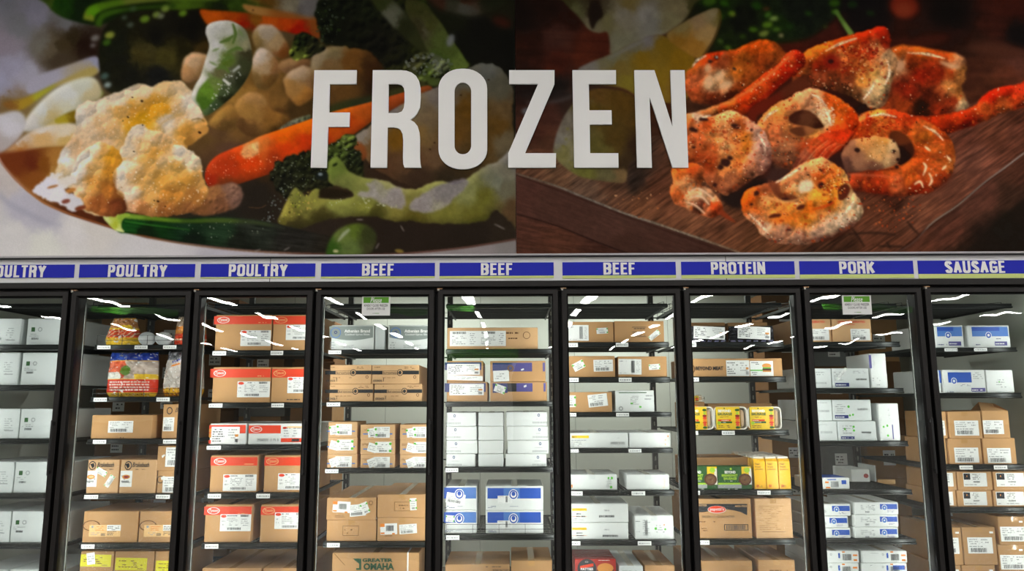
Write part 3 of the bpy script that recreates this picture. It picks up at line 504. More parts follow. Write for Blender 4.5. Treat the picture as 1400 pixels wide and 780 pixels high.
    up = [(76, 238), (79, 222), (84, 205), (94, 192), (104, 178), (103, 160), (106, 146), (118, 138), (134, 136), (148, 130), (165, 124), (180, 117), (195, 114), (207, 120), (220, 113), (236, 111), (250, 112), (264, 126), (272, 140), (277, 152), (280, 162), (283, 170), (278, 182), (266, 192), (255, 200), (250, 250), (170, 290), (118, 290), (100, 262), (84, 252)]
    S(up, [(110, 160, 205, 192, 178), (88, 215, 220, 212, 204), (84, 235, 205, 180, 140), (105, 200, 216, 180, 140), (125, 150, 215, 195, 172), (140, 145, 215, 196, 172), (160, 135, 216, 196, 172), (180, 125, 218, 196, 168), (200, 122, 218, 190, 155), (225, 118, 214, 176, 125), (245, 122, 215, 185, 145), (138, 165, 216, 178, 132), (125, 180, 216, 185, 150), (165, 150, 214, 162, 90), (185, 150, 212, 150, 60), (210, 150, 205, 142, 32), (195, 160, 200, 144, 22), (185, 170, 196, 140, 30), (225, 145, 206, 144, 36), (205, 140, 212, 152, 60), (240, 145, 214, 175, 125), (255, 140, 222, 205, 186), (268, 155, 220, 198, 172), (230, 165, 222, 205, 188), (245, 165, 214, 176, 128), (255, 180, 196, 140, 60), (270, 175, 204, 150, 80), (278, 170, 206, 150, 80), (140, 190, 216, 180, 140), (150, 175, 214, 170, 115)],
      1.0, rough=2.2, seed=25, noise=(.05, 5), bumps=[(90, 8, 15, .08), (1800, 1.2, 3, .06)])
    S([(262, 182), (272, 176), (283, 171), (284, 180), (270, 192), (256, 200), (252, 192)], [(270, 182, 196, 140, 70), (256, 194, 150, 105, 45)], 1, rough=1.5, seed=41)
    for pts, cols, sd in [
        ([(100, 262), (98, 240), (102, 222), (112, 208), (128, 197), (142, 194), (154, 200), (166, 212), (164, 235), (158, 255), (170, 275), (172, 290), (150, 296), (125, 290), (112, 285), (104, 275)],
         [(115, 215, 220, 208, 194), (130, 202, 220, 198, 170), (108, 235, 218, 204, 190), (145, 205, 214, 160, 90), (155, 215, 206, 144, 40), (150, 235, 196, 132, 44), (130, 230, 212, 164, 100), (125, 250, 206, 145, 72), (145, 260, 180, 112, 44), (115, 270, 200, 145, 85), (135, 280, 160, 92, 44), (160, 280, 110, 56, 30), (110, 255, 214, 185, 150), (160, 262, 130, 78, 34)], 26),
        ([(165, 214), (164, 204), (170, 194), (174, 182), (184, 172), (196, 170), (204, 176), (210, 178), (222, 180), (232, 188), (236, 196), (246, 198), (262, 206), (272, 216), (277, 228), (276, 240), (282, 252), (284, 268), (274, 282), (262, 290), (240, 294), (210, 296), (190, 292), (176, 288), (171, 276), (168, 264), (158, 256), (155, 244), (158, 232), (165, 224), (172, 218)],
         [(185, 178, 218, 200, 180), (175, 200, 218, 196, 168), (200, 185, 216, 180, 138), (222, 188, 212, 172, 124), (228, 196, 208, 160, 100), (195, 200, 214, 172, 118), (165, 240, 222, 206, 188), (172, 225, 218, 200, 176), (180, 240, 214, 172, 122), (200, 225, 210, 162, 92), (212, 208, 206, 150, 70), (178, 262, 220, 200, 176), (195, 250, 208, 158, 90), (245, 204, 222, 206, 188), (225, 220, 216, 178, 128), (262, 215, 218, 196, 166), (240, 230, 210, 160, 84), (222, 245, 200, 146, 66), (255, 245, 196, 140, 60), (275, 250, 196, 144, 80), (205, 270, 200, 150, 84), (235, 265, 184, 124, 52), (265, 268, 166, 110, 52), (195, 285, 178, 116, 66), (225, 288, 160, 100, 50), (260, 286, 140, 90, 50), (180, 280, 200, 150, 110)], 27)]:
        S(pts, cols, .8, rough=2.4, seed=sd, rcell=6, noise=(.06, 4), bumps=[(70, 6, 12, .10), (1500, 1.2, 3, .07)], relief=.18, rblur=3)
    L([(163, 212), (158, 228), (157, 256), (168, 270), (172, 288)], [3, 4, 4, 4, 6], [(160, 230, 196, 130, 40), (160, 262, 130, 74, 30), (172, 285, 80, 40, 24)], 1.6, .8)
    L([(172, 215), (188, 220), (204, 214), (222, 204), (236, 200)], 3, (200, 142, 62), 2, .6)
    L([(205, 220), (200, 232), (190, 236)], 3, (196, 136, 60), 2, .6); L([(176, 252), (186, 246), (192, 240)], 2.5, (200, 146, 74), 1.6, .6)
    L([(130, 152), (132, 170), (140, 188)], 3, (205, 158, 100), 2.5, .5); L([(100, 188), (110, 200), (106, 212)], 3, (216, 160, 100), 3, .5)
    L([(216, 176), (222, 168), (236, 160), (250, 155)], 3, (196, 146, 70), 1.6, .5); L([(262, 164), (272, 162), (280, 166)], 1.6, (120, 88, 40), .8, .7)
    for x, y, r in [(194, 138, 2.2), (181, 133, 1.3), (175, 160, 1.8), (168, 165, 1), (195, 171, 1.2), (183, 207, 1.4), (273, 181, 2.4), (216, 275, 2), (226, 282, 1.2), (211, 274, 1.2)]: B(x, y, r, r*.7, (60, 34, 16), 20, .5)
    A.specks([(120, 230), (160, 220), (165, 270), (125, 285)], 40, .4, 1.1, [(150, 90, 40), (235, 215, 180), (120, 70, 30)], 33, .6)
    A.specks([(165, 220), (200, 175), (275, 215), (280, 285), (180, 285)], 200, .5, 1.6, [(236, 218, 190), (238, 226, 205)], 34, .45)
    A.specks([(85, 220), (110, 180), (130, 140), (200, 120), (260, 140), (240, 175), (130, 195)], 150, .5, 1.6, [(232, 218, 200)], 35, .4)
    S([(46, 262), (56, 248), (72, 238), (86, 236), (82, 244), (96, 238), (106, 244), (100, 252), (90, 258), (96, 264), (108, 268), (114, 280), (100, 289), (84, 280), (66, 272)], [(60, 255, 214, 210, 222), (90, 245, 218, 208, 198), (75, 268, 220, 216, 224), (105, 280, 205, 200, 206)], 1.1, rough=4, seed=28, rcell=6)
    for x, y, rx, ry, c in [(72, 255, 8, 1.6, (170, 110, 60)), (90, 275, 6, 3, (130, 70, 55)), (97, 260, 7, 3, (190, 125, 60)), (110, 284, 8, 3, (120, 60, 36))]: B(x, y, rx, ry, c, -15, 1)
    # chilli with white shine
    S([(281, 44), (284, 34), (296, 29), (312, 28), (326, 33), (336, 42), (342, 58), (345, 76), (344, 92), (336, 110), (322, 128), (306, 142), (290, 154), (280, 158), (274, 148), (262, 134), (266, 118), (274, 104), (280, 84), (286, 64), (284, 54)],
      [(295, 38, 205, 203, 198), (310, 45, 196, 194, 186), (332, 50, 130, 135, 105), (338, 62, 150, 144, 112), (298, 62, 206, 203, 202), (290, 85, 200, 196, 192), (278, 112, 205, 200, 196), (268, 130, 206, 200, 194), (312, 58, 130, 140, 84), (308, 84, 84, 105, 34), (300, 100, 100, 96, 60), (292, 118, 98, 134, 44), (280, 134, 96, 128, 44), (318, 105, 90, 90, 72), (305, 125, 72, 84, 52), (290, 145, 62, 80, 50), (335, 90, 62, 66, 40), (340, 75, 60, 56, 34), (328, 112, 40, 44, 26), (310, 138, 34, 38, 22)], .9, seed=29, noise=(.06, 5), relief=.2, rblur=4)
    for a in [[(290, 70), (300, 66)], [(286, 84), (298, 90)], [(300, 76), (312, 82)], [(284, 100), (292, 106)], [(322, 62), (330, 70)], [(326, 40), (332, 50)]]: L(a, [1, 4, 1], (120, 140, 84), .9, .8)
    for a in [[(318, 32), (322, 46), (318, 60)], [(300, 58), (312, 54), (320, 48)], [(310, 72), (324, 66), (332, 68)], [(304, 84), (314, 78), (320, 80)], [(296, 94), (306, 92), (314, 100)]]: L(a, [2, 5, 2], (88, 112, 48), 1)
    S([(268, 136), (272, 122), (284, 108), (294, 106), (304, 112), (298, 128), (288, 142), (278, 150), (272, 142)], [(284, 122, 96, 130, 40), (296, 115, 104, 120, 60), (278, 140, 70, 100, 30)], 1.3, noise=(.1, 5), seed=2)
    A.specks([(300, 110), (320, 95), (330, 100), (300, 145), (285, 154)], 45, .5, 1.8, [(190, 192, 186), (160, 160, 150)], 36, .7)
    L([(305, 108), (314, 116)], [3, 5], (200, 198, 194), .8); L([(318, 98), (328, 90)], [3, 4], (170, 170, 166), 1)
    B(346, 14, 1, 1, (30, 20, 10), 0, 1)
    # ---------------- right print: shrimps on a board (starts at its own edge)
    X = 705
    S([(X, -70), (1470, -70), (1470, 372), (X, 372)], [
        (710, 20, 22, 12, 8), (720, 60, 44, 22, 14), (750, 10, 30, 14, 8), (765, 50, 66, 38, 30), (800, 70, 78, 34, 20), (760, 85, 64, 28, 18), (820, 60, 70, 30, 18), (780, 20, 44, 20, 12), (730, 120, 26, 16, 12),
        (760, 118, 30, 24, 22), (745, 150, 62, 36, 28), (790, 135, 56, 40, 32), (730, 180, 70, 40, 30), (720, 220, 80, 50, 36), (745, 200, 76, 48, 34), (870, 200, 68, 46, 36), (890, 215, 34, 26, 24), (890, 180, 60, 36, 24), (905, 150, 64, 36, 22),
        (1000, 20, 14, 20, 6), (1100, 20, 18, 18, 12), (1180, 20, 14, 9, 8), (1180, 5, 12, 8, 8), (1300, 20, 12, 7, 5), (1310, 50, 34, 14, 8), (1380, 10, 66, 26, 16), (1365, 35, 54, 24, 16), (1330, 60, 40, 22, 14), (1390, 50, 14, 9, 8), (1250, 50, 34, 16, 10), (1340, 90, 66, 34, 22), (1390, 85, 78, 44, 34), (1360, 120, 70, 36, 22), (1380, 100, 82, 42, 28), (1240, 60, 50, 20, 12), (1130, 50, 60, 22, 14), (1080, 55, 66, 22, 12), (1440, 60, 30, 16, 12)], 0, False, noise=(.16, 12), seed=40, grain=(.05, 60, 7, .18))
    S([(X, 200), (745, 210), (860, 190), (940, 180), (1100, 160), (1300, 150), (1470, 100), (1470, 200), (1400, 210), (1330, 262), (1225, 345), (1190, 372), (1050, 372), (1016, 347), (940, 320), (860, 294), (780, 262), (X, 236)],
      [(720, 225, 86, 58, 42), (760, 245, 90, 64, 46), (840, 255, 86, 58, 42), (800, 262, 88, 66, 52), (870, 245, 44, 34, 28), (880, 280, 104, 66, 44), (900, 260, 84, 50, 34), (950, 310, 108, 68, 46), (1000, 325, 104, 64, 42), (1030, 340, 88, 54, 34), (1015, 290, 84, 50, 32), (990, 310, 92, 56, 38), (1200, 290, 92, 52, 34), (1190, 320, 86, 50, 34), (1250, 290, 100, 60, 42), (1300, 250, 98, 58, 42), (1330, 220, 110, 66, 50), (1360, 180, 92, 52, 36), (1390, 150, 70, 38, 26), (1390, 190, 88, 50, 36), (1220, 270, 66, 34, 22), (1150, 340, 60, 36, 24), (1320, 190, 90, 50, 36)], .8, False, noise=(.12, 12), seed=42, grain=(-.6, 22, 2.4, .42))
    S([(X, 236), (780, 262), (860, 294), (940, 320), (1016, 347), (1040, 372), (850, 372), (780, 320), (X, 291)], [(715, 250, 74, 46, 38), (760, 280, 68, 44, 36), (840, 310, 70, 46, 38), (930, 330, 66, 42, 34), (990, 345, 62, 38, 30), (850, 335, 62, 40, 32)], .7, False, noise=(.08, 6), seed=43, grain=(.35, 14, 2, .12))
    S([(X, 291), (760, 306), (860, 350), (860, 372), (X, 372)], [(720, 310, 72, 44, 34), (760, 330, 76, 46, 34), (820, 345, 60, 36, 28)], .7, False, noise=(.1, 6), seed=44, grain=(.15, 16, 2, .25))
    L([(X, 292), (760, 308), (810, 328), (860, 347)], 1.6, (32, 20, 18), .8)
    L([(X, 237), (760, 254), (790, 266), (850, 290), (890, 303), (940, 320), (1000, 341), (1016, 348)], 2.6, [(720, 240, 92, 78, 66), (790, 266, 104, 96, 88), (850, 290, 116, 108, 98), (940, 320, 120, 108, 92), (1000, 342, 112, 92, 74)], .7, noise=(.3, 3), seed=3)
    L([(X, 239), (790, 270), (890, 308), (1014, 352)], 1.4, (50, 30, 24), .8)
    S([(1225, 348), (1330, 264), (1402, 210), (1470, 168), (1470, 372), (1190, 372)], [(1260, 335, 84, 48, 34), (1300, 320, 80, 46, 34), (1340, 270, 84, 50, 38), (1390, 230, 72, 42, 30), (1390, 270, 56, 36, 26), (1380, 310, 26, 20, 14), (1350, 330, 34, 24, 18), (1320, 345, 40, 26, 18)], .7, False, noise=(.12, 10), seed=45, grain=(-.62, 24, 2.6, .3))
    S([(1470, 230), (1390, 278), (1345, 320), (1310, 352), (1300, 372), (1470, 372)], [(1380, 310, 26, 20, 14), (1340, 340, 30, 22, 16), (1395, 290, 30, 22, 16)], 2, False, noise=(.12, 8), seed=46)
    L([(1222, 347), (1250, 330), (1275, 304), (1310, 280), (1345, 250), (1375, 228), (1402, 208), (1440, 184)], 1.8, [(1240, 335, 74, 52, 44), (1290, 296, 122, 112, 100), (1340, 252, 112, 104, 96), (1390, 215, 140, 130, 122)], .6)
    for p in [[(1160, 320), (1195, 318), (1225, 321)], [(1165, 312), (1172, 322), (1182, 337)], [(1200, 336), (1235, 337)], [(1240, 302), (1248, 312), (1256, 320)], [(1212, 330), (1218, 340)]]: L(p, [2, 3, 2], (38, 24, 18), 1.2, .85)
    A.specks([(820, 265), (880, 255), (910, 270), (880, 300), (830, 275)], 18, .6, 1.8, [(150, 90, 50), (190, 140, 100), (130, 70, 40)], 47)
    A.specks([(1180, 270), (1230, 265), (1260, 280), (1230, 320), (1180, 300)], 70, .5, 1.8, [(160, 60, 24), (140, 50, 20), (180, 90, 40)], 48, .8)
    # herbs
    S([(950, -10), (1120, -20), (1150, 10), (1110, 50), (1050, 62), (1000, 72), (975, 70), (985, 40), (968, 15)], [(980, 5, 20, 34, 8), (1020, 30, 12, 14, 6), (990, 60, 20, 28, 8), (1060, 30, 22, 36, 10), (1090, 10, 14, 18, 10)], 3, noise=(.5, 9), seed=49)
    for x, y, r, c in [(970, 2, 9, (52, 80, 20)), (990, 4, 6, (40, 76, 12)), (1000, 18, 5, (84, 120, 26)), (1002, 20, 3, (120, 130, 40)), (985, 22, 5, (44, 72, 14)), (1035, 8, 8, (30, 60, 12)), (1058, 26, 6, (120, 142, 70)), (1050, 34, 7, (80, 110, 26)), (1062, 40, 5, (70, 100, 30)), (1044, 46, 7, (110, 120, 50)), (1068, 48, 4, (140, 130, 90)), (1030, 40, 6, (60, 90, 20)), (1048, 12, 5, (70, 36, 22)), (1106, 18, 5, (36, 66, 18)), (1140, 4, 8, (44, 74, 14)), (1128, 36, 4, (50, 58, 22)), (1142, 16, 6, (60, 96, 22)), (1190, 18, 6, (24, 44, 14)), (1165, 6, 7, (22, 40, 14)), (985, 56, 5, (60, 78, 30)), (995, 66, 5, (70, 96, 30)), (975, 30, 4, (40, 62, 14)), (1015, 50, 5, (46, 64, 18)), (1050, 20, 5, (60, 96, 30)), (1080, 36, 5, (28, 50, 14))]:
        B(x, y, r, r*.6, c, -20+x % 40, 2, rough=2, seed=x)
    L([(1142, 14), (1150, 26), (1158, 38), (1165, 48)], [5, 6, 7, 8], [(1144, 20, 82, 112, 44), (1162, 44, 112, 140, 64)], 1.3)
    B(1236, 8, 20, 16, (112, 34, 16), 10, 4); B(1236, 14, 12, 9, (126, 50, 28), 0, 4)
    B(1270, 55, 30, 8, (60, 24, 14), -10, 4); B(1360, 68, 40, 10, (74, 40, 28), 6, 5)
    # onion slice and lemon
    S([(764, -15), (772, 4), (790, 22), (805, 40), (818, 45), (830, 44), (834, 60), (836, 74), (860, 66), (885, 52), (910, 46), (935, 28), (948, 8), (952, -15)],
      [(775, 2, 62, 58, 30), (790, 18, 88, 86, 54), (808, 36, 110, 102, 78), (812, 14, 36, 24, 16), (830, 30, 100, 94, 62), (850, 60, 108, 104, 84), (850, 20, 118, 110, 96), (880, 20, 122, 116, 110), (890, 35, 112, 108, 100), (915, 30, 108, 100, 72), (930, 10, 112, 100, 72), (860, 5, 104, 90, 50), (945, 8, 60, 56, 28)], 1.5, noise=(.08, 9), seed=50)
    S([(808, 5), (818, 6), (824, 20), (816, 30), (810, 40), (805, 25)], [(812, 18, 28, 18, 12)], 1.6)
    S([(790, 96), (805, 86), (830, 76), (860, 60), (885, 50), (905, 48), (930, 62), (950, 78), (945, 120), (930, 140), (880, 135), (850, 120), (800, 112)],
      [(800, 94, 112, 106, 100), (840, 78, 100, 96, 74), (870, 62, 98, 92, 70), (885, 54, 104, 98, 96), (850, 95, 106, 88, 40), (880, 80, 112, 86, 20), (910, 65, 106, 82, 20), (930, 85, 116, 86, 18), (900, 110, 118, 92, 24), (860, 115, 112, 98, 34), (925, 120, 116, 90, 34)], 1.3, noise=(.05, 6), seed=51)
    L([(832, 80), (862, 64), (888, 52)], [2, 5, 3], (112, 108, 110), 2, .7)
    S([(912, 46), (935, 30), (958, 18), (976, 11), (984, 14), (984, 28), (978, 48), (968, 66), (955, 80), (935, 70), (918, 58)], [(930, 40, 116, 100, 60), (955, 30, 128, 104, 74), (975, 18, 128, 112, 84), (970, 45, 148, 118, 74), (950, 60, 140, 98, 36), (930, 55, 122, 86, 28), (982, 20, 90, 80, 30)], 1.3, noise=(.05, 6), seed=52)
    L([(983, 12), (985, 28), (976, 54), (962, 76)], [2, 3, 3], (84, 62, 28), 1.2, .8)
    S([(757, 200), (762, 180), (772, 158), (790, 134), (812, 122), (835, 122), (860, 128), (880, 150), (884, 190), (872, 212), (860, 225), (856, 246), (846, 250), (815, 246), (790, 240), (768, 225), (758, 212)],
      [(765, 190, 112, 106, 98), (775, 165, 104, 96, 84), (785, 210, 118, 112, 84), (770, 210, 110, 104, 62), (800, 235, 96, 94, 44), (830, 240, 88, 82, 54), (850, 242, 108, 86, 56), (815, 130, 84, 60, 26), (850, 140, 78, 56, 20), (870, 165, 74, 54, 22), (815, 160, 80, 62, 22), (840, 190, 72, 54, 22), (820, 200, 84, 76, 36), (870, 200, 50, 34, 22), (855, 225, 54, 40, 24), (805, 180, 84, 74, 40), (795, 140, 92, 84, 54)], 1.1, noise=(.12, 7), seed=53)
    for x, y in [(776, 176), (788, 206), (770, 200), (780, 222), (774, 190)]: B(x, y, 2.2, 1.6, (110, 104, 40), 0, 1, .7)
    L([(860, 228), (880, 250), (850, 255), (820, 250)], 5, (40, 28, 22), 3, .6)
    B(725, 152, 12, 5, (96, 98, 102), 0, 2); L([(720, 140), (760, 138), (790, 128)], [4, 4, 4], (92, 90, 92), 2.2, .6); B(745, 130, 40, 8, (40, 34, 32), 0, 4, .6)
    # shrimps, far ones first
    W, O, R, D = (214, 176, 138), (196, 92, 26), (160, 34, 10), (60, 20, 12)
    def shrimp(pts, cols, sd, soft=.9, sp=1.0, far=0):
        sat = []
        for c in cols:
            r, g, b = c[2:5]; m = (r+g+b)/3; k = 1.0
            sat.append((c[0], c[1], m+(r-m)*k+4, m+(g-m)*k, m+(b-m)*k-6))
        cols = sat
        S(pts, cols, soft, rough=2.2, seed=sd, noise=(.3, 6), relief=.55, rblur=6, rcell=7, bumps=[(40, 7, 13, .12), (400, 1.5, 4, .07)])
        n = int(len(_spline(pts))*.5*sp)
        area = (max(p[0] for p in pts)-min(p[0] for p in pts))*(max(p[1] for p in pts)-min(p[1] for p in pts))
        k = int(area/130*sp)
        A.specks(pts, k, .5, 2.6-far, [(176, 48, 14), (150, 34, 10), (206, 96, 30), (190, 70, 20)], sd+1, .55)
        A.specks(pts, int(k*.5), .4, 1.6, [(232, 190, 140), (240, 214, 180), (222, 150, 90)], sd+2, .6)
        A.specks(pts, int(k*.14), .5, 1.6, [(54, 20, 12), (40, 18, 14)], sd+3, .7)
    shrimp([(1215, 72), (1230, 62), (1255, 64), (1285, 68), (1308, 74), (1320, 84), (1320, 105), (1314, 118), (1320, 134), (1325, 146), (1310, 158), (1280, 165), (1240, 160), (1205, 160), (1205, 120)],
           [(1230, 68, 150, 70, 26), (1260, 70, 186, 84, 26), (1290, 76, 170, 66, 22), (1308, 84, 196, 130, 90), (1315, 100, 190, 120, 60), (1232, 92, 166, 110, 76), (1225, 85, 180, 130, 90), (1250, 85, 120, 44, 18), (1260, 100, 120, 26, 14), (1240, 120, 110, 28, 16), (1280, 104, 130, 34, 16), (1300, 100, 150, 60, 26), (1270, 130, 66, 22, 14), (1262, 145, 34, 18, 14), (1230, 145, 124, 48, 22), (1300, 118, 186, 120, 66), (1310, 125, 160, 96, 46), (1318, 142, 205, 170, 130), (1298, 135, 120, 40, 22), (1285, 150, 120, 36, 18), (1215, 150, 130, 50, 26)], 60, 1.6, .5, .8)
    L([(1285, 84), (1300, 90), (1312, 92)], [3, 6, 3], (210, 160, 120), 2); B(1230, 90, 6, 8, (190, 140, 104), 30, 2)
    shrimp([(1215, 158), (1260, 160), (1300, 155), (1330, 146), (1345, 130), (1365, 120), (1390, 115), (1430, 105), (1430, 130), (1402, 146), (1370, 154), (1345, 166), (1315, 176), (1290, 184), (1240, 180)],
           [(1240, 165, 120, 34, 18), (1280, 165, 150, 38, 14), (1310, 165, 160, 44, 16), (1345, 150, 170, 70, 30), (1350, 135, 160, 26, 12), (1375, 125, 160, 30, 14), (1395, 122, 170, 44, 24), (1370, 145, 180, 80, 36), (1395, 138, 176, 56, 24), (1320, 172, 130, 20, 10), (1300, 178, 120, 30, 14)], 62, 1.1, .8, .5)
    shrimp([(938, 100), (950, 88), (966, 74), (980, 70), (1000, 68), (1020, 60), (1040, 54), (1056, 56), (1068, 66), (1078, 82), (1062, 96), (1040, 108), (1020, 124), (1000, 136), (975, 142), (950, 140), (938, 125)],
           [(945, 95, 150, 72, 30), (960, 82, 166, 56, 20), (975, 74, 158, 40, 14), (985, 82, 130, 60, 34), (1000, 74, 140, 56, 20), (1030, 62, 166, 64, 16), (1045, 62, 176, 70, 18), (1062, 74, 140, 64, 26), (1045, 85, 136, 56, 22), (1060, 92, 110, 50, 26), (1020, 80, 150, 74, 26), (1005, 95, 166, 88, 30), (1025, 100, 150, 70, 28), (985, 105, 196, 150, 110), (970, 115, 200, 150, 110), (990, 120, 190, 130, 90), (950, 110, 170, 84, 50), (955, 125, 160, 70, 36), (975, 132, 110, 40, 20), (1010, 120, 140, 60, 26), (1000, 132, 90, 30, 14)], 64, 1.2, .5, .6)
    for x, y, rx, ry, a in [(969, 112, 6, 9, 10), (983, 104, 8, 5, -40), (992, 116, 9, 5, -20), (968, 93, 5, 6, 0)]: B(x, y, rx, ry, (214, 172, 130), a, 1.6, .8)
    for x, y in [(979, 79), (971, 84), (1004, 94)]: B(x, y, 3, 2, (60, 40, 34), 30, 1); 
    B(980, 78, 2, 1.5, (150, 150, 144), 0, .8)
    shrimp([(1100, 72), (1118, 62), (1140, 54), (1165, 47), (1190, 40), (1205, 36), (1214, 40), (1218, 54), (1216, 64), (1226, 76), (1226, 92), (1220, 110), (1216, 128), (1208, 144), (1192, 148), (1175, 138), (1160, 130), (1130, 122), (1105, 122), (1086, 118), (1084, 100), (1096, 88)],
           [(1110, 72, 190, 96, 30), (1130, 66, 196, 92, 26), (1150, 56, 178, 56, 14), (1180, 48, 168, 40, 14), (1205, 44, 150, 30, 14), (1210, 58, 130, 28, 14), (1120, 88, 120, 30, 14), (1140, 85, 110, 24, 12), (1150, 80, 190, 110, 56), (1170, 70, 170, 66, 28), (1190, 72, 160, 46, 24), (1200, 66, 190, 120, 74), (1215, 78, 196, 150, 110), (1205, 90, 190, 130, 84), (1180, 92, 176, 84, 36), (1195, 100, 206, 150, 80), (1160, 100, 150, 50, 22), (1175, 112, 200, 130, 60), (1205, 115, 206, 170, 120), (1195, 130, 204, 166, 120), (1185, 142, 190, 140, 100), (1130, 110, 110, 50, 30), (1100, 108, 66, 30, 20), (1095, 98, 130, 64, 30), (1150, 118, 80, 40, 26), (1170, 128, 110, 66, 40), (1160, 112, 110, 50, 30), (1120, 104, 130, 60, 36)], 66, 1.0, .9, .3)
    B(1138, 84, 13, 10, (126, 24, 12), 0, 2.5, .8); B(1136, 84, 4, 3, (50, 18, 14), 0, 1)
    A.specks([(1150, 62), (1200, 58), (1206, 90), (1160, 105), (1148, 90)], 130, 1, 3, [(130, 24, 10), (150, 36, 14), (212, 150, 90), (206, 120, 60), (110, 26, 14)], 67, .7)
    A.specks([(1090, 105), (1160, 112), (1160, 122), (1095, 120)], 50, 1, 2.4, [(46, 22, 18), (190, 130, 90), (120, 40, 20)], 68, .7)
    B(1178, 147, 8, 4, (30, 16, 12), -30, 1.5)
    shrimp([(935, 162), (955, 152), (985, 142), (1010, 128), (1040, 104), (1062, 88), (1078, 72), (1086, 68), (1098, 74), (1102, 86), (1092, 98), (1070, 115), (1045, 138), (1026, 154), (1012, 160), (990, 156), (960, 164), (940, 176)],
           [(950, 160, 170, 120, 96), (975, 150, 176, 104, 56), (1000, 140, 184, 90, 34), (1020, 140, 176, 50, 16), (1040, 120, 176, 66, 26), (1060, 100, 170, 50, 18), (1080, 82, 186, 66, 30), (1090, 80, 140, 22, 12), (1075, 95, 160, 30, 12), (1060, 118, 170, 36, 12), (1030, 148, 140, 28, 12), (1040, 130, 190, 60, 20), (1005, 152, 130, 40, 16), (985, 150, 170, 60, 22)], 69, .9, 1.1)
    L([(940, 158), (985, 144), (1020, 126), (1050, 104), (1080, 76)], [2, 3, 3, 3, 2], (214, 140, 80), 1.2, .6)
    L([(1020, 150), (1050, 128), (1080, 100), (1096, 86)], [3, 6, 6, 3], (150, 22, 8), 1.5, .6)
    # gaps between shrimps
    S([(1020, 160), (1060, 128), (1095, 105), (1110, 120), (1080, 132), (1050, 150), (1034, 168), (1060, 230), (1050, 250), (1036, 250)], [(1045, 145, 96, 28, 14), (1085, 118, 84, 36, 20), (1050, 200, 76, 34, 24), (1052, 240, 40, 24, 20)], 2, seed=3)
    S([(1130, 210), (1170, 185), (1180, 200), (1160, 240), (1175, 262), (1150, 262), (1118, 235)], [(1150, 215, 48, 24, 20), (1160, 240, 70, 36, 28)], 1.5)
    S([(1000, 245), (1045, 232), (1080, 230), (1070, 250), (1030, 262), (1010, 285), (985, 270)], [(1030, 248, 30, 20, 16), (1000, 265, 36, 24, 20), (1060, 240, 60, 36, 30)], 2)
    # ring shrimp, right
    shrimp([(1155, 200), (1160, 175), (1176, 158), (1196, 149), (1220, 150), (1246, 158), (1272, 168), (1290, 180), (1302, 196), (1307, 216), (1302, 236), (1290, 250), (1272, 262), (1248, 267), (1210, 266), (1180, 262), (1162, 256), (1162, 236), (1158, 220)],
           [(1175, 162, 196, 110, 56), (1200, 154, 196, 120, 50), (1190, 165, 160, 36, 12), (1225, 158, 168, 50, 20), (1245, 162, 150, 40, 16), (1175, 178, 176, 60, 20), (1205, 172, 190, 90, 36), (1225, 180, 170, 70, 30), (1262, 170, 170, 80, 34), (1265, 185, 176, 90, 30), (1285, 185, 160, 60, 22), (1298, 205, 176, 80, 30), (1280, 200, 176, 84, 34), (1260, 212, 180, 70, 24), (1300, 225, 190, 100, 44), (1270, 235, 186, 84, 36), (1245, 240, 186, 84, 30), (1230, 250, 190, 90, 50), (1285, 245, 170, 60, 26), (1255, 260, 150, 40, 18), (1200, 250, 160, 50, 22), (1175, 245, 150, 54, 28), (1200, 262, 140, 36, 16), (1220, 235, 176, 74, 30), (1165, 200, 150, 70, 36)], 70, .9, 1.2)
    S([(1222, 178), (1238, 184), (1248, 196), (1250, 210), (1242, 220), (1230, 226), (1222, 215), (1224, 200), (1215, 188)], [(1238, 192, 96, 44, 20), (1235, 212, 28, 12, 8), (1245, 205, 60, 26, 14)], 1.3)
    S([(1152, 205), (1162, 192), (1180, 188), (1200, 186), (1218, 190), (1228, 202), (1230, 215), (1224, 226), (1210, 230), (1185, 234), (1160, 236), (1152, 222)], [(1165, 205, 150, 96, 66), (1185, 196, 196, 130, 70), (1205, 194, 196, 130, 60), (1218, 200, 214, 172, 120), (1200, 210, 206, 150, 90), (1212, 222, 206, 160, 110), (1175, 222, 150, 100, 72), (1195, 228, 120, 76, 56), (1160, 228, 90, 56, 44), (1225, 215, 180, 130, 90)], 1, rough=1.5, seed=71, noise=(.1, 5), relief=.3)
    for x, y, r in [(1172, 205, 4), (1222, 207, 3), (1228, 218, 3), (1226, 228, 3), (1222, 193, 2)]: B(x, y, r, r*.8, (48, 26, 20), 20, .8)
    A.specks([(1160, 160), (1220, 152), (1225, 178), (1180, 192), (1160, 190)], 120, .8, 2.6, [(150, 28, 8), (176, 50, 14), (206, 110, 40), (130, 24, 10)], 72, .7)
    A.specks([(1180, 195), (1220, 195), (1224, 224), (1190, 226)], 60, .4, 1.2, [(120, 60, 30), (230, 200, 150), (150, 90, 40)], 73, .7)
    L([(1158, 238), (1200, 240), (1235, 244)], [3, 3, 2], (196, 96, 60), 1.2, .6); L([(1160, 236), (1190, 234), (1228, 230)], 2, (80, 26, 14), 1, .7)
    for a in [[(1262, 240), (1266, 228), (1262, 222)], [(1270, 236), (1274, 246), (1270, 254)], [(1250, 252), (1258, 248), (1262, 256)], [(1264, 200), (1272, 206)], [(1294, 212), (1300, 220)], [(1288, 232), (1294, 226)]]: L(a, [1.5, 3.4, 1.5], (240, 204, 160), .8)
    for a in [[(1252, 186), (1270, 196), (1290, 194)], [(1250, 208), (1272, 210), (1304, 214)], [(1246, 226), (1262, 244), (1270, 262)], [(1240, 232), (1236, 250), (1240, 264)]]: L(a, 1.5, (130, 40, 16), 1, .6)
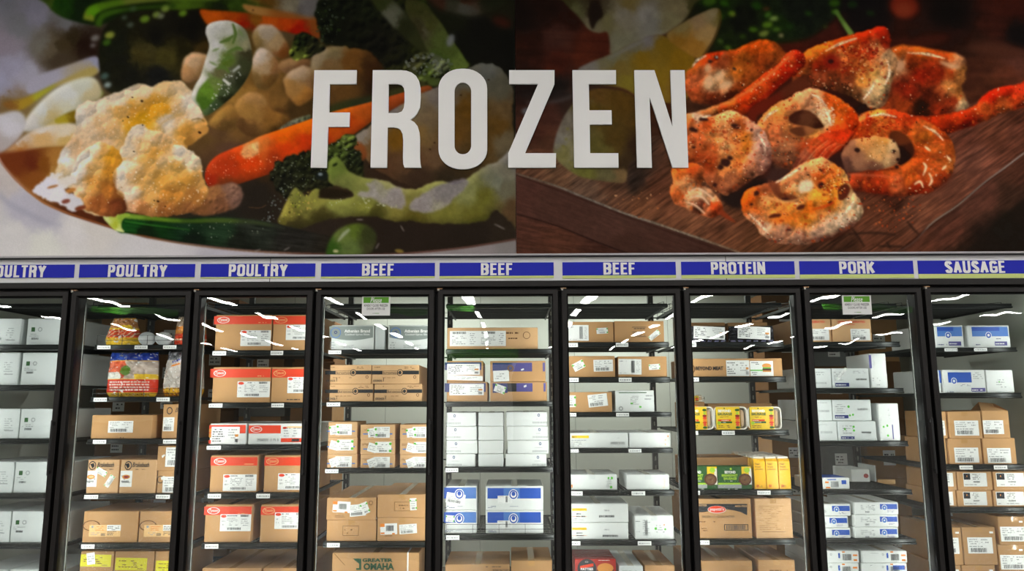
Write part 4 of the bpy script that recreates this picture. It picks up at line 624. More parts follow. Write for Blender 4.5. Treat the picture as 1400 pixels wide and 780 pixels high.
    # ring shrimp, middle
    shrimp([(1034, 172), (1042, 158), (1058, 144), (1080, 132), (1100, 123), (1118, 122), (1140, 130), (1158, 142), (1170, 154), (1174, 168), (1168, 184), (1156, 198), (1146, 208), (1128, 216), (1112, 214), (1096, 220), (1088, 234), (1064, 226), (1050, 214), (1040, 196)],
           [(1045, 165, 190, 110, 60), (1060, 150, 196, 120, 60), (1080, 142, 190, 110, 66), (1100, 130, 196, 130, 90), (1112, 140, 206, 140, 100), (1125, 152, 220, 180, 140), (1130, 162, 226, 186, 140), (1135, 135, 196, 76, 24), (1150, 145, 206, 84, 22), (1165, 158, 196, 60, 14), (1150, 162, 210, 90, 30), (1165, 175, 186, 44, 12), (1145, 185, 206, 60, 20), (1150, 195, 196, 50, 16), (1080, 175, 186, 110, 60), (1060, 180, 190, 100, 60), (1050, 190, 166, 90, 56), (1095, 182, 170, 100, 56), (1110, 182, 190, 120, 60), (1075, 200, 156, 96, 66), (1060, 210, 120, 76, 56), (1085, 215, 110, 66, 48), (1100, 205, 160, 60, 30), (1115, 200, 196, 80, 40), (1135, 205, 200, 50, 16)], 74, .8, 1.6)
    S([(1078, 160), (1088, 152), (1102, 150), (1114, 156), (1124, 168), (1126, 174), (1112, 176), (1096, 172), (1082, 168)], [(1090, 156, 60, 26, 16), (1105, 162, 90, 50, 30), (1118, 172, 50, 20, 10)], 1.1)
    S([(1080, 176), (1100, 172), (1114, 178), (1100, 186), (1086, 184)], [(1095, 180, 90, 46, 26), (1105, 176, 150, 90, 50)], 1)
    S([(1084, 228), (1094, 210), (1108, 194), (1126, 182), (1148, 178), (1166, 178), (1158, 194), (1142, 208), (1126, 222), (1112, 216), (1098, 226), (1086, 236)], [(1090, 226, 110, 50, 34), (1100, 212, 160, 80, 50), (1115, 198, 196, 76, 30), (1130, 190, 210, 66, 26), (1150, 184, 206, 50, 14), (1145, 200, 206, 60, 18), (1125, 215, 180, 50, 20)], .9, rough=1.5, seed=76, noise=(.2, 4))
    for i in range(9): L([(1090+i*5, 226-i*1), (1104+i*5.2, 208-i), (1124+i*4, 190+i*1)], .9, [(214, 120, 70), (150, 30, 12), (232, 170, 120)][i % 3], .6, .6)
    A.specks([(1118, 140), (1140, 150), (1138, 172), (1122, 164)], 60, .8, 2.2, [(240, 212, 180), (232, 190, 140)], 77, .7)
    # big shrimp, left, with tail
    shrimp([(918, 232), (924, 224), (945, 222), (962, 228), (966, 244), (958, 252), (972, 260), (984, 272), (988, 282), (984, 292), (972, 297), (952, 292), (934, 284), (922, 276), (916, 262), (920, 246)],
           [(930, 232, 190, 90, 36), (945, 230, 176, 70, 30), (935, 250, 200, 130, 84), (925, 265, 186, 90, 44), (945, 262, 206, 150, 110), (940, 275, 206, 150, 110), (958, 266, 216, 166, 130), (972, 275, 214, 150, 110), (980, 284, 200, 70, 30), (965, 288, 206, 110, 70), (955, 283, 90, 46, 36), (930, 280, 190, 100, 60), (960, 245, 120, 60, 34)], 80, .8, 1)
    L([(984, 288), (994, 296), (1006, 304)], [8, 6, 1], (130, 52, 26), 1.2)
    for a in [[(942, 262), (956, 258), (976, 272)], [(944, 270), (958, 268), (970, 280)], [(938, 276), (950, 280), (964, 292)]]: L(a, [1, 3, 2], (236, 196, 160), .8, .8)
    shrimp([(930, 166), (938, 156), (955, 156), (975, 158), (998, 150), (1014, 156), (1030, 166), (1046, 182), (1054, 204), (1054, 222), (1046, 236), (1030, 244), (1012, 256), (996, 266), (985, 264), (970, 256), (962, 240), (960, 225), (945, 222), (930, 215)],
           [(945, 165, 186, 96, 50), (955, 158, 206, 166, 140), (965, 170, 170, 70, 30), (975, 185, 200, 120, 66), (955, 190, 186, 90, 50), (945, 205, 190, 96, 50), (985, 170, 206, 130, 80), (1000, 158, 214, 150, 100), (1010, 170, 190, 90, 40), (990, 185, 206, 130, 80), (995, 200, 214, 150, 96), (1005, 195, 196, 110, 60), (1015, 185, 196, 110, 40), (1020, 195, 196, 110, 36), (1010, 215, 196, 110, 50), (990, 225, 196, 120, 66), (1025, 175, 200, 130, 104), (1036, 185, 206, 150, 130), (1042, 200, 200, 146, 130), (1035, 215, 196, 134, 110), (1046, 225, 170, 110, 96), (1030, 232, 180, 110, 80), (1010, 245, 176, 100, 62), (995, 252, 180, 104, 70), (975, 245, 150, 80, 50), (970, 225, 130, 50, 24), (955, 215, 150, 60, 30), (970, 205, 170, 80, 40), (1048, 215, 190, 136, 120)], 82, .9, 1.5)
    L([(972, 196), (972, 208), (962, 218), (952, 222)], 1.6, (196, 90, 46), .8, .8)
    for x, y, rx, ry in [(962, 163, 7, 3), (948, 177, 6, 3.4), (1006, 172, 7, 3.6), (992, 222, 7, 6), (985, 228, 4, 4), (998, 216, 4, 3), (949, 201, 3, 2), (978, 253, 3, 3), (1028, 178, 2, 2), (1041, 199, 1.4, 1.4)]: B(x, y, rx, ry, (56, 28, 22), 10, 1, rough=1.5, seed=int(x))
    A.specks([(975, 160), (1010, 156), (1020, 175), (1000, 205), (975, 200)], 110, .6, 2, [(236, 196, 150), (180, 70, 24), (160, 50, 20)], 84, .6)
    # front shrimp
    shrimp([(1014, 285), (1014, 272), (1020, 262), (1032, 254), (1048, 250), (1066, 246), (1062, 254), (1075, 240), (1090, 228), (1108, 218), (1124, 214), (1138, 222), (1150, 230), (1158, 240), (1162, 254), (1174, 270), (1181, 284), (1178, 296), (1164, 310), (1140, 322), (1110, 332), (1080, 334), (1056, 330), (1040, 318), (1030, 304), (1020, 298)],
           [(1020, 275, 186, 76, 20), (1030, 260, 180, 84, 34), (1035, 285, 200, 100, 40), (1050, 258, 130, 66, 40), (1048, 275, 206, 140, 84), (1060, 285, 216, 130, 60), (1030, 300, 206, 130, 90), (1045, 310, 206, 160, 130), (1065, 300, 206, 110, 44), (1085, 300, 196, 110, 40), (1070, 315, 196, 140, 110), (1060, 325, 176, 120, 96), (1090, 325, 176, 126, 104), (1120, 318, 190, 146, 124), (1150, 300, 216, 186, 156), (1140, 310, 206, 170, 140), (1170, 285, 216, 180, 140), (1165, 270, 214, 170, 124), (1155, 250, 214, 160, 96), (1120, 225, 206, 140, 90), (1100, 232, 196, 120, 80), (1085, 245, 186, 110, 70), (1135, 235, 204, 100, 40), (1145, 255, 212, 130, 40), (1120, 245, 200, 90, 36), (1098, 255, 224, 180, 130), (1105, 265, 214, 130, 60), (1120, 270, 216, 140, 50), (1090, 275, 210, 140, 80), (1110, 285, 206, 100, 26), (1135, 275, 206, 110, 30), (1125, 290, 206, 130, 70), (1105, 298, 200, 120, 40), (1080, 285, 206, 120, 50), (1160, 315, 170, 120, 100)], 86, .8, 1.3)
    S([(1050, 246), (1066, 252), (1068, 262), (1088, 268), (1092, 276), (1070, 274), (1056, 262)], [(1060, 252, 110, 54, 34), (1075, 270, 80, 34, 20)], 1.4, alpha=.8)
    for x, y, rx, ry, a in [(1153, 262, 8, 12, 20), (1060, 295, 9, 3, -10), (1094, 283, 6, 3, -20), (1079, 314, 4, 2, 0), (1124, 233, 3, 2, 30), (1122, 253, 4, 4, 0), (1136, 277, 3, 3, 0), (1034, 264, 4, 4, 0), (1073, 272, 5, 2.5, 10), (1028, 280, 3, 2, 0), (1092, 230, 2, 2, 0)]: B(x, y, rx, ry, (84, 34, 20) if rx > 5 else (60, 26, 20), a, 1, rough=2, seed=int(x))
    S([(1092, 258), (1096, 248), (1108, 246), (1112, 254), (1104, 262), (1094, 264)], [(1100, 254, 232, 200, 160)], 1.5, rough=2, noise=(.1, 3))
    L([(1112, 286), (1128, 282), (1140, 276)], [2, 4, 2], (200, 60, 14), 1, .8); L([(1040, 268), (1058, 272), (1076, 276), (1092, 272)], [2, 3, 4, 2], (230, 160, 96), 1, .7)
    L([(1042, 300), (1070, 300), (1100, 290), (1130, 284)], [3, 5, 6, 3], (204, 96, 20), 2, .6)
    A.specks([(1110, 225), (1150, 235), (1156, 265), (1125, 262)], 110, .6, 2, [(240, 196, 130), (180, 50, 16), (206, 110, 30), (150, 36, 14)], 88, .65)
    A.specks([(1140, 300), (1172, 280), (1170, 300), (1150, 312)], 30, .8, 2.4, [(226, 200, 170)], 89, .5)
    def gloss(pts, w, c=(240, 216, 186), a=.75): L(pts, w, c, .8, a, noise=(.5, 3), seed=int(pts[0][0]))
    for pts in ([(946, 92), (954, 82), (966, 76)], [(1128, 70), (1148, 60), (1172, 52)], [(1108, 128), (1120, 134), (1130, 146)], [(1128, 150), (1134, 162), (1136, 172)], [(1044, 166), (1052, 156), (1064, 150)], [(1186, 160), (1206, 156), (1226, 160)], [(1262, 172), (1278, 180), (1290, 192)], [(1240, 72), (1268, 74), (1292, 80)], [(1060, 250), (1078, 240), (1096, 228)],
                [(1214, 86), (1216, 100), (1210, 116)], [(1196, 112), (1190, 124), (1180, 136)], [(1024, 292), (1036, 304), (1048, 316)], [(1150, 296), (1160, 286), (1168, 274)], [(958, 160), (972, 158)], [(1036, 182), (1044, 196), (1046, 212)]): gloss(pts, [1, 4, 1.5])
    for pts in ([(1034, 246), (1046, 238), (1054, 224)], [(1100, 330), (1140, 322), (1172, 304)], [(1304, 236), (1290, 252), (1266, 264)], [(1162, 258), (1200, 266), (1240, 267)], [(990, 262), (1010, 256), (1030, 244)], [(1168, 184), (1150, 204), (1128, 216)], [(960, 142), (990, 136), (1018, 122)], [(1224, 104), (1216, 128), (1204, 146)], [(1040, 196), (1052, 216), (1084, 232)]):
        L(pts, [3, 7, 3], (70, 24, 14), 2.2, .5)
    for pts in ([(1252, 184), (1262, 176)], [(1262, 196), (1284, 186)], [(1254, 214), (1290, 214)], [(1250, 230), (1278, 246)], [(1232, 240), (1236, 262)], [(1110, 126), (1104, 146)], [(1134, 130), (1122, 150)], [(1160, 146), (1140, 160)], [(1016, 152), (1006, 176)], [(1044, 300), (1040, 322)], [(1100, 306), (1098, 330)], [(1076, 306), (1074, 332)]): L(pts, 2, (120, 44, 22), 1.3, .45)
    # the print itself darkens towards its top and around the lettering
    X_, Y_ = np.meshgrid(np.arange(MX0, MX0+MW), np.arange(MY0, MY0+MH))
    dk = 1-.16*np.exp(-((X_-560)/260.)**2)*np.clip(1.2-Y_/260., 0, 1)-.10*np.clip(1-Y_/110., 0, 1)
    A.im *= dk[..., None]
    mid = A.im.mean(2, keepdims=True); A.im = A.im+(A.im-90)*.06*(mid > 20)
    # print dots
    rs = _rng(99); A.im *= (1+.02*(rs.rand(MH, MW)-.5)*2)[..., None]; A.im += (rs.rand(MH, MW, 1)-.5)*4
    return np.clip(A.im, 0, 255)

# ---------------------------------------------------------------- murals
ART = nlin(paint_mural())/PRINT_K
def project(P):
    d = P-CAM; z = d@_f; return PCX+FPX*(d@_r)/z, PCY-FPX*(d@_u)/z
def mural_panel(name, xa, xb, label, side):
    nx, nz = int((xb-xa)/.0046), int((ZM1-ZM0)/.0046)
    X, Z = np.meshgrid(np.linspace(xa, xb, nx), np.linspace(ZM1, ZM0, nz)); P = np.stack([X, np.full_like(X, YP-.012), Z], -1)
    u, v = project(P)
    if side < 0: u = np.minimum(u, 704)
    else: u = np.maximum(u, 706.5)
    uu = np.clip(u-MX0-.5, 0, MW-2); vv = np.clip(v-MY0-.5, 0, MH-2); i = vv.astype(int); j = uu.astype(int); a = (vv-i)[..., None]; b = (uu-j)[..., None]
    C = (ART[i, j]*(1-b)+ART[i, j+1]*b)*(1-a)+(ART[i+1, j]*(1-b)+ART[i+1, j+1]*b)*a
    base = ((xa+xb)/2, YP, ZM0); e = empty(name, base)
    grid_obj('printed_face', P-np.array(base), np.clip(C, 0, .95), 'mural_print', e)
    m = MB(); m.box(xa-base[0]+.001, xb-base[0]-.001, -.0115, .019, 0, ZM1-ZM0, 'back_board'); m.build('backing_board', e)
    tag(e, label, 'mural'); return e
XS = at(705, 200, YP)[0]
mural_panel('vegetable_mural', MXA, XS-.0008, 'large wall print of cauliflower, carrot and broccoli on a plate, above the poultry signs', -1)
mural_panel('shrimp_mural', XS+.0008, MXB, 'large wall print of seared shrimps on a wooden board, above the pork sign', 1)

# FROZEN letters
def rr(cx, x, t, b, r, n=8):
    P = []
    for (sx, cy, a0) in ((1, t+r[1], -90), (1, b-r[1], 0), (-1, b-r[1], 90), (-1, t+r[1], 180)):
        for k in range(n+1):
            w = math.radians(a0+90*k/n); P.append((cx+sx*(x-r[0])+r[0]*math.cos(w), cy+r[1]*math.sin(w)))
    return P
LET = {
 'F': [[(429.9, 96.2), (487.9, 96.2), (487.5, 115), (451.2, 115.2), (450.2, 154), (478.3, 154), (477.8, 173.4), (449, 173.4), (447, 229.2), (425, 229.2)]],
 'R': [[(509.8, 96.2), (548, 96.2), (556, 97), (563, 99.5), (569, 104), (573, 111), (575, 120), (575.3, 133), (574.2, 147), (571, 154), (566.5, 160), (561, 163.8), (566.5, 167), (571, 172.5), (573.6, 181), (574.3, 190), (574.3, 215), (574.8, 223), (576, 229.2), (553, 229.2), (551.4, 224), (551, 215), (551.4, 192), (550.4, 183), (547.5, 177.5), (543.5, 175), (538, 174.2), (530.3, 174.2), (529.3, 229.2), (506.7, 229.2)],
       [(531.5, 115), (544, 115), (549, 116.4), (552, 119.8), (553.2, 126), (553.2, 140), (552, 148), (549.4, 152.6), (544, 154.6), (531, 154.8)]],
 'O': [rr(632.8, 33.3, 94.2, 231.3, (31, 27)), rr(632.8, 11.4, 113, 211, (11, 12))[::-1]],
 'Z': [[(696.1, 96.2), (758, 96.2), (758, 115), (717.7, 209.5), (760.2, 209.5), (759.8, 229.2), (694.8, 229.2), (694.8, 209.5), (735.6, 115), (696.1, 115)]],
 'E': [[(782.6, 96.2), (842, 96.2), (842.2, 115), (804.9, 115), (805.7, 151), (836, 151), (836.4, 170.2), (806.2, 170.2), (806.8, 209.5), (845.2, 209.5), (845.6, 229.2), (785, 229.2)]],
 'N': [[(867, 96.2), (894.6, 96.2), (919.3, 173.5), (916.2, 96.2), (935.8, 96.2), (941, 229.2), (919.3, 229.2), (888, 133.2), (891.2, 229.2), (870.9, 229.2)]],
}
lb = at(684, 229.2, YP-.02); le = empty('wall_lettering', tuple(lb))
for L in 'FROZEN':
    loops = [[(at(u, v, YP-.02)[0]-lb[0], at(u, v, YP-.02)[2]-lb[2]) for u, v in lp] for lp in LET[L]]
    me = curve_mesh(loops, .012); me.materials.append(MT['letter_white']); o = bpy.data.objects.new('letter', me); SC.collection.objects.link(o); o.parent = le; o.location = (0, .0015, 0)
tag(le, 'large white capital letters spelling FROZEN across both wall prints', 'lettering')

# category signs
SIGNS = [(-60, 101.5, -17, 63, 'POULTRY', 'blue category sign reading POULTRY, cut by the left picture edge'), (108.5, 266.5, 148, 228.5, 'POULTRY', 'blue category sign reading POULTRY, middle one of three, above the door with poultry bags'),
         (274.5, 431, 313, 393, 'POULTRY', 'blue category sign reading POULTRY, rightmost of three, with a panel seam'), (439, 594.5, 495, 538.5, 'BEEF', 'blue category sign reading BEEF, leftmost of three'),
         (601, 757, 657.5, 700.5, 'BEEF', 'blue category sign reading BEEF, middle one of three'), (769, 924, 825, 868, 'BEEF', 'blue category sign reading BEEF, rightmost of three, beside PROTEIN'),
         (931.5, 1086.5, 972, 1046, 'PROTEIN', 'blue category sign reading PROTEIN'), (1093.3, 1249, 1147.5, 1195.5, 'PORK', 'blue category sign reading PORK'), (1255.5, 1412, 1292, 1374, 'SAUSAGE', 'blue category sign reading SAUSAGE')]
for x0, x1, t0, t1, s, lab in SIGNS:
    y = YP-.004; c = at((x0+x1)/2, 380, y); a = at(x0, 368, y)[0]-c[0]; b = at(x1, 368, y)[0]-c[0]; zt = at(690, 358.6, y)[2]-c[2]; zb = at(690, 376.8, y)[2]-c[2]
    e = empty('category_sign', tuple(c)); m = MB(); m.box(a, b, 0, .0038, zb, zt, 'sign_blue'); m.build('sign_panel', e)
    m = MB(); m.box(a, b, 0, .0038, 0, zb, 'sign_green'); m.build('green_stripe', e)
    ta, tb = at(t0, 368, y)[0]-c[0], at(t1, 368, y)[0]-c[0]; WW = [GLYPH[q][0] for q in s]; sc = (tb-ta)/(sum(WW)+.10*(len(s)-1)); xx = ta
    for q, w_ in zip(s, WW): m = MB(); m.sign(q, xx, xx+w_*sc, zb+.004, zt-.0035, -.001, 'letter_white', .19); m.build('letter', e); xx += (w_+.10)*sc
    tag(e, lab, 'sign', 'category signs above the freezer doors')

# ---------------------------------------------------------------- freezer doors
DN = ['leftmost poultry door', 'middle poultry door', 'right poultry door', 'left beef door', 'middle beef door', 'right beef door', 'protein door', 'pork door', 'sausage door']
DL = ['glass freezer door under the cut-off POULTRY sign at the left edge', 'glass freezer door under the middle POULTRY sign, bags of chicken behind', 'glass freezer door under the right POULTRY sign, red banded cartons behind',
      'glass freezer door under the left BEEF sign, with a paper notice', 'glass freezer door under the middle BEEF sign, pale reflections on it', 'glass freezer door under the right BEEF sign, beside the PROTEIN door', 'glass freezer door under the PROTEIN sign, yellow packs behind', 'glass freezer door under the PORK sign, with a paper notice', 'glass freezer door under the SAUSAGE sign at the right edge']
SW, TW = .041, .040
rd = random.Random(5)
for i in range(9):
    x0, x1 = GX[i]+.011, GX[i+1]-.011; z0, z1 = .17, ZDT; c = ((x0+x1)/2, -.02, z0); w = (x1-x0)/2; h = z1-z0
    e = empty('freezer_door', c); m = MB(); y0, y1 = -.03, .02
    # mitred frame with a bevelled inner lip
    def ring(a, ya, b, yb, k):
        P = [(-w+a, ya, a), (w-a, ya, a), (w-a, ya, h-a), (-w+a, ya, h-a), (-w+b, yb, b), (w-b, yb, b), (w-b, yb, h-b), (-w+b, yb, h-b)]
        m.add(P, [(j, (j+1) % 4, 4+(j+1) % 4, 4+j) for j in range(4)], k)
    ring(0, y1, 0, y0+.004, 'frame_black'); ring(0, y0+.004, .004, y0, 'frame_face'); ring(.004, y0, SW-.010, y0, 'frame_face'); ring(SW-.010, y0, SW, y0+.014, 'frame_black'); ring(SW, y0+.014, SW, y1, 'frame_black'); ring(SW, y1, 0, y1, 'frame_black')
    m.build('door_frame', e)
    g = MB(); g.box(-w+SW-.004, w-SW+.004, -.002, .004, SW-.004, h-SW+.004, 'glass'); go = g.build('glass_pane', e)
    go.rotation_euler = (0, 0, 0)
    hd = MB(); zh0, zh1 = at(700, 648, -.05)[2]-z0, at(700, 572, -.05)[2]-z0
    hd.box(w-.024, w-.012, y0-.026, y0-.018, zh0, zh1, 'black_metal', .003)
    for zz in (zh0+.01, zh1-.03): hd.box(w-.023, w-.013, y0-.018, y0+.001, zz, zz+.02, 'black_metal')
    hd.build('door_handle', e)
    hg = MB(); hg.box(-w-.004, -w+.03, y0-.002, y1, h+.001, h+.007, 'hinge'); hg.box(-w-.002, -w+.010, y0-.006, y0+.02, h-.010, h+.001, 'hinge_steel'); hg.build('hinge', e)
    tag(e, DL[i], 'freezer door', 'row of glass freezer doors')
# uprights between the doors, with their lamps
for i, x in enumerate(GX):
    c = (x, .02, .1); m = MB(); m.box(-.030, .030, 0, .075, 0, ZDT-.1, 'frame_black', .004); o = m.build('trim_%d' % (5+i), None, c); o['kind'] = 'structure'
    l = MB()
    for s in (-1, 1):
        l.box(min(s*.0305, s*.035), max(s*.0305, s*.035), .062, .075, .1, ZDT-.16, 'lens')
    l.build('lamp_lens', o)
    for s in (-1, 1):
        if (i == 0 and s < 0) or (i == 9 and s > 0): continue
        ld = bpy.data.lights.new('freezer_lamp', 'AREA'); ld.shape = 'RECTANGLE'; ld.size = .014; ld.size_y = ZDT-.3; ld.energy = LED_W; ld.color = (.97, 1, .96)
        lo = bpy.data.objects.new('freezer_lamp', ld); SC.collection.objects.link(lo); lo.parent = o; lo.location = (s*.036, -.010, (ZDT-.1)/2)
        lo.rotation_euler = Vector((s*.62, .78, 0)).to_track_quat('-Z', 'Y').to_euler()
        
# notices on two doors
def notice(u0, u1, v0, v1, lab):
    y = -.030; c = at((u0+u1)/2, v1, y); a = at(u0, v1, y)[0]-c[0]; b = at(u1, v1, y)[0]-c[0]; h = at((u0+u1)/2, v0, y)[2]-c[2]; W_ = b-a
    e = empty('door_notice', tuple(c)); m = MB(); m.box(a, b, 0, .006, 0, h, 'paper'); m.build('card', e)
    m = MB(); m.rect(a+W_*.05, b-W_*.05, h*.65, h*.95, -.0006, 'notice_green'); m.text('Please', a+W_*.3, b-W_*.3, h*.66, h*.93, -.0012, 'letter_white', .01, .3); m.build('green_header', e)
    m = MB(); m.text('KINDLY CLOSE FREEZER', a+W_*.08, b-W_*.08, h*.46, h*.58, -.0006, 'ink_black', .01); m.build('notice_text', e); m = MB(); m.text('DOORS AFTER USE', a+W_*.18, b-W_*.18, h*.29, h*.41, -.0006, 'ink_black', .0)
    m.build('notice_text', e); m = MB(); m.rect(a+W_*.38, a+W_*.47, h*.1, h*.125, -.0006, 'ink_light'); m.rect(a+W_*.47, a+W_*.62, h*.1, h*.125, -.0006, 'notice_green'); m.build('notice_mark', e)
    tag(e, lab, 'notice', 'paper notices on the doors')
notice(494.5, 533, 404.6, 431, 'small white and green paper notice at the top of the left beef door'); notice(1153, 1192.5, 403.4, 429.5, 'small white and green paper notice at the top of the pork door')

# ---------------------------------------------------------------- shelves
YS, YB, YR = .205, .225, 1.02           # shelf front, carton fronts, shelf rear
ROWN = ['top row', 'second row', 'third row', 'fourth row', 'fifth row', 'sixth row', 'bottom row']
deck_cache = {}
def deck_mesh(w):
    key = round(w, 2)
    if key in deck_cache: return deck_cache[key]
    m = MB(); n = int(w/.027)
    for i in range(n+1):
        x = -w/2+w*i/n; m.box(x-.0016, x+.0016, .012, YR-YS, -.006, -.003, 'wire')
    for y in np.arange(.03, YR-YS, .06): m.box(-w/2, w/2, y-.003, y+.003, -.013, -.006, 'wire')
    m.box(-w/2-.03, w/2+.03, YR-YS-.014, YR-YS+.004, -.012, -.003, 'wire')
    for s in (-1, 1): m.box(s*w/2-.004, s*w/2+.004, .01, YR-YS, -.022, -.003, 'wire')
    o = m.build('wire_deck'); deck_cache[key] = o.data; bpy.data.objects.remove(o); return deck_cache[key]
class Bay: pass
BY = Bay(); ITEMS = []; SHELVES = []
def bay(i):
    BY.i = i; BY.x0, BY.x1 = GX[i]+.045, GX[i+1]-.045; BY.row = -1; BY.z = None
def shelf(v0, v1, tags=(), guard=None, sx=None, row=True):
    """front edge between picture rows v0 and v1 at the bay's middle"""
    if row: BY.row += 1
    um = project(np.array([(BY.x0+BY.x1)/2, YS, 1.2]))[0]
    z1, z0 = at(um, v0, YS)[2], at(um, v1, YS)[2]; BY.z = z1; xc = (BY.x0+BY.x1)/2; w = BY.x1-BY.x0; BY.top = z1
    e = empty('wire_shelf', (xc, YS, z0)); h = z1-z0
    m = MB(); P = [(-.001, 0), (-.012, h*.12), (-.012, h*.3), (-.003, h*.42), (-.003, h*.88), (-.008, h), (.010, h), (.010, 0)]
    m.add([(sx_*w/2, y, z) for sx_ in (-1, 1) for y, z in P], [(j, (j+1) % 8, 8+(j+1) % 8, 8+j) for j in range(8)]+[tuple(range(8)), tuple(range(15, 7, -1))], 'shelf_edge'); m.build('front_edge', e)
    o = bpy.data.objects.new('wire_deck', deck_mesh(w)); SC.collection.objects.link(o); o.parent = e; o.location = (0, 0, h)
    for (u0, u1) in tags:
        a, b = at(u0, (v0+v1)/2, YS-.014)[0]-xc, at(u1, (v0+v1)/2, YS-.014)[0]-xc; t = MB(); t.box(a, b, -.0145, -.0125, h*.14, h*.86, 'paper')
        r = random.Random(int(u0*7+v0)); x = a+.006
        while x < b-.012: ww = r.uniform(.005, .014); t.rect(x, x+ww, h*.36, h*.6, -.0148, 'ink_light'); x += ww+.004
        t.build('price_tag', e)
    if guard:
        zg = [at(um, g, YS-.004)[2]-z0 for g in guard]; t = MB()
        for z in zg: t.bar((-w/2+.01, -.004, z), (w/2-.01, -.004, z), .0018, 'wire')
        for k in range(5): x = -w/2+.012+(w-.024)*k/4; t.bar((x, -.004, h*.9), (x, -.004, max(zg)), .0016, 'wire')
        t.build('wire_guard', e)
    SHELVES.append((e, BY.i, BY.row if row else -1))
    tag(e, None if row else 'empty black wire shelf at the very top, %s' % DN[BY.i], 'shelf', 'wire shelves in the freezer')
    return e
def top_shelf(v0=414, v1=420):
    e = shelf(v0, v1, row=False); w = BY.x1-BY.x0
    m = MB(); yr = YR-YS-.02; hh = .10
    for z in (.06, hh+.02): m.bar((-w/2, yr, z), (w/2, yr, z), .003, 'wire')
    for k in range(6): x = -w/2+w*k/5; m.bar((x, yr, .02), (x, yr, hh+.02), .002, 'wire')
    for s in (-1, 1):
        m.bar((s*w/2, .1, .05), (s*w/2, yr, hh), .0022, 'wire'); m.bar((s*w/2, .1, .03), (s*w/2, yr, .05), .0022, 'wire')
        for yy in (.1, .35, .6): m.bar((s*w/2, yy, .02), (s*w/2, yy, .05+(hh-.05)*(yy-.1)/(yr-.1)), .002, 'wire')
    m.build('rear_rail', e)
for i, x in enumerate(GX):             # slotted uprights carrying the shelves at the rear
    m = MB(); m.box(-.02, .02, 0, .035, 0, 2.3, 'black_metal')
    for k in range(34): m.rect(-.005, .005, .1+k*.064, .13+k*.064, -.0006, 'panel_seam')
    if i not in (0, 9): o = m.build('shelf_upright', None, (x, YR+.004, 0)); tag(o, 'black slotted shelf upright at the rear, between %s and %s' % (DN[i-1], DN[i]), 'upright', 'shelf uprights in the freezer')

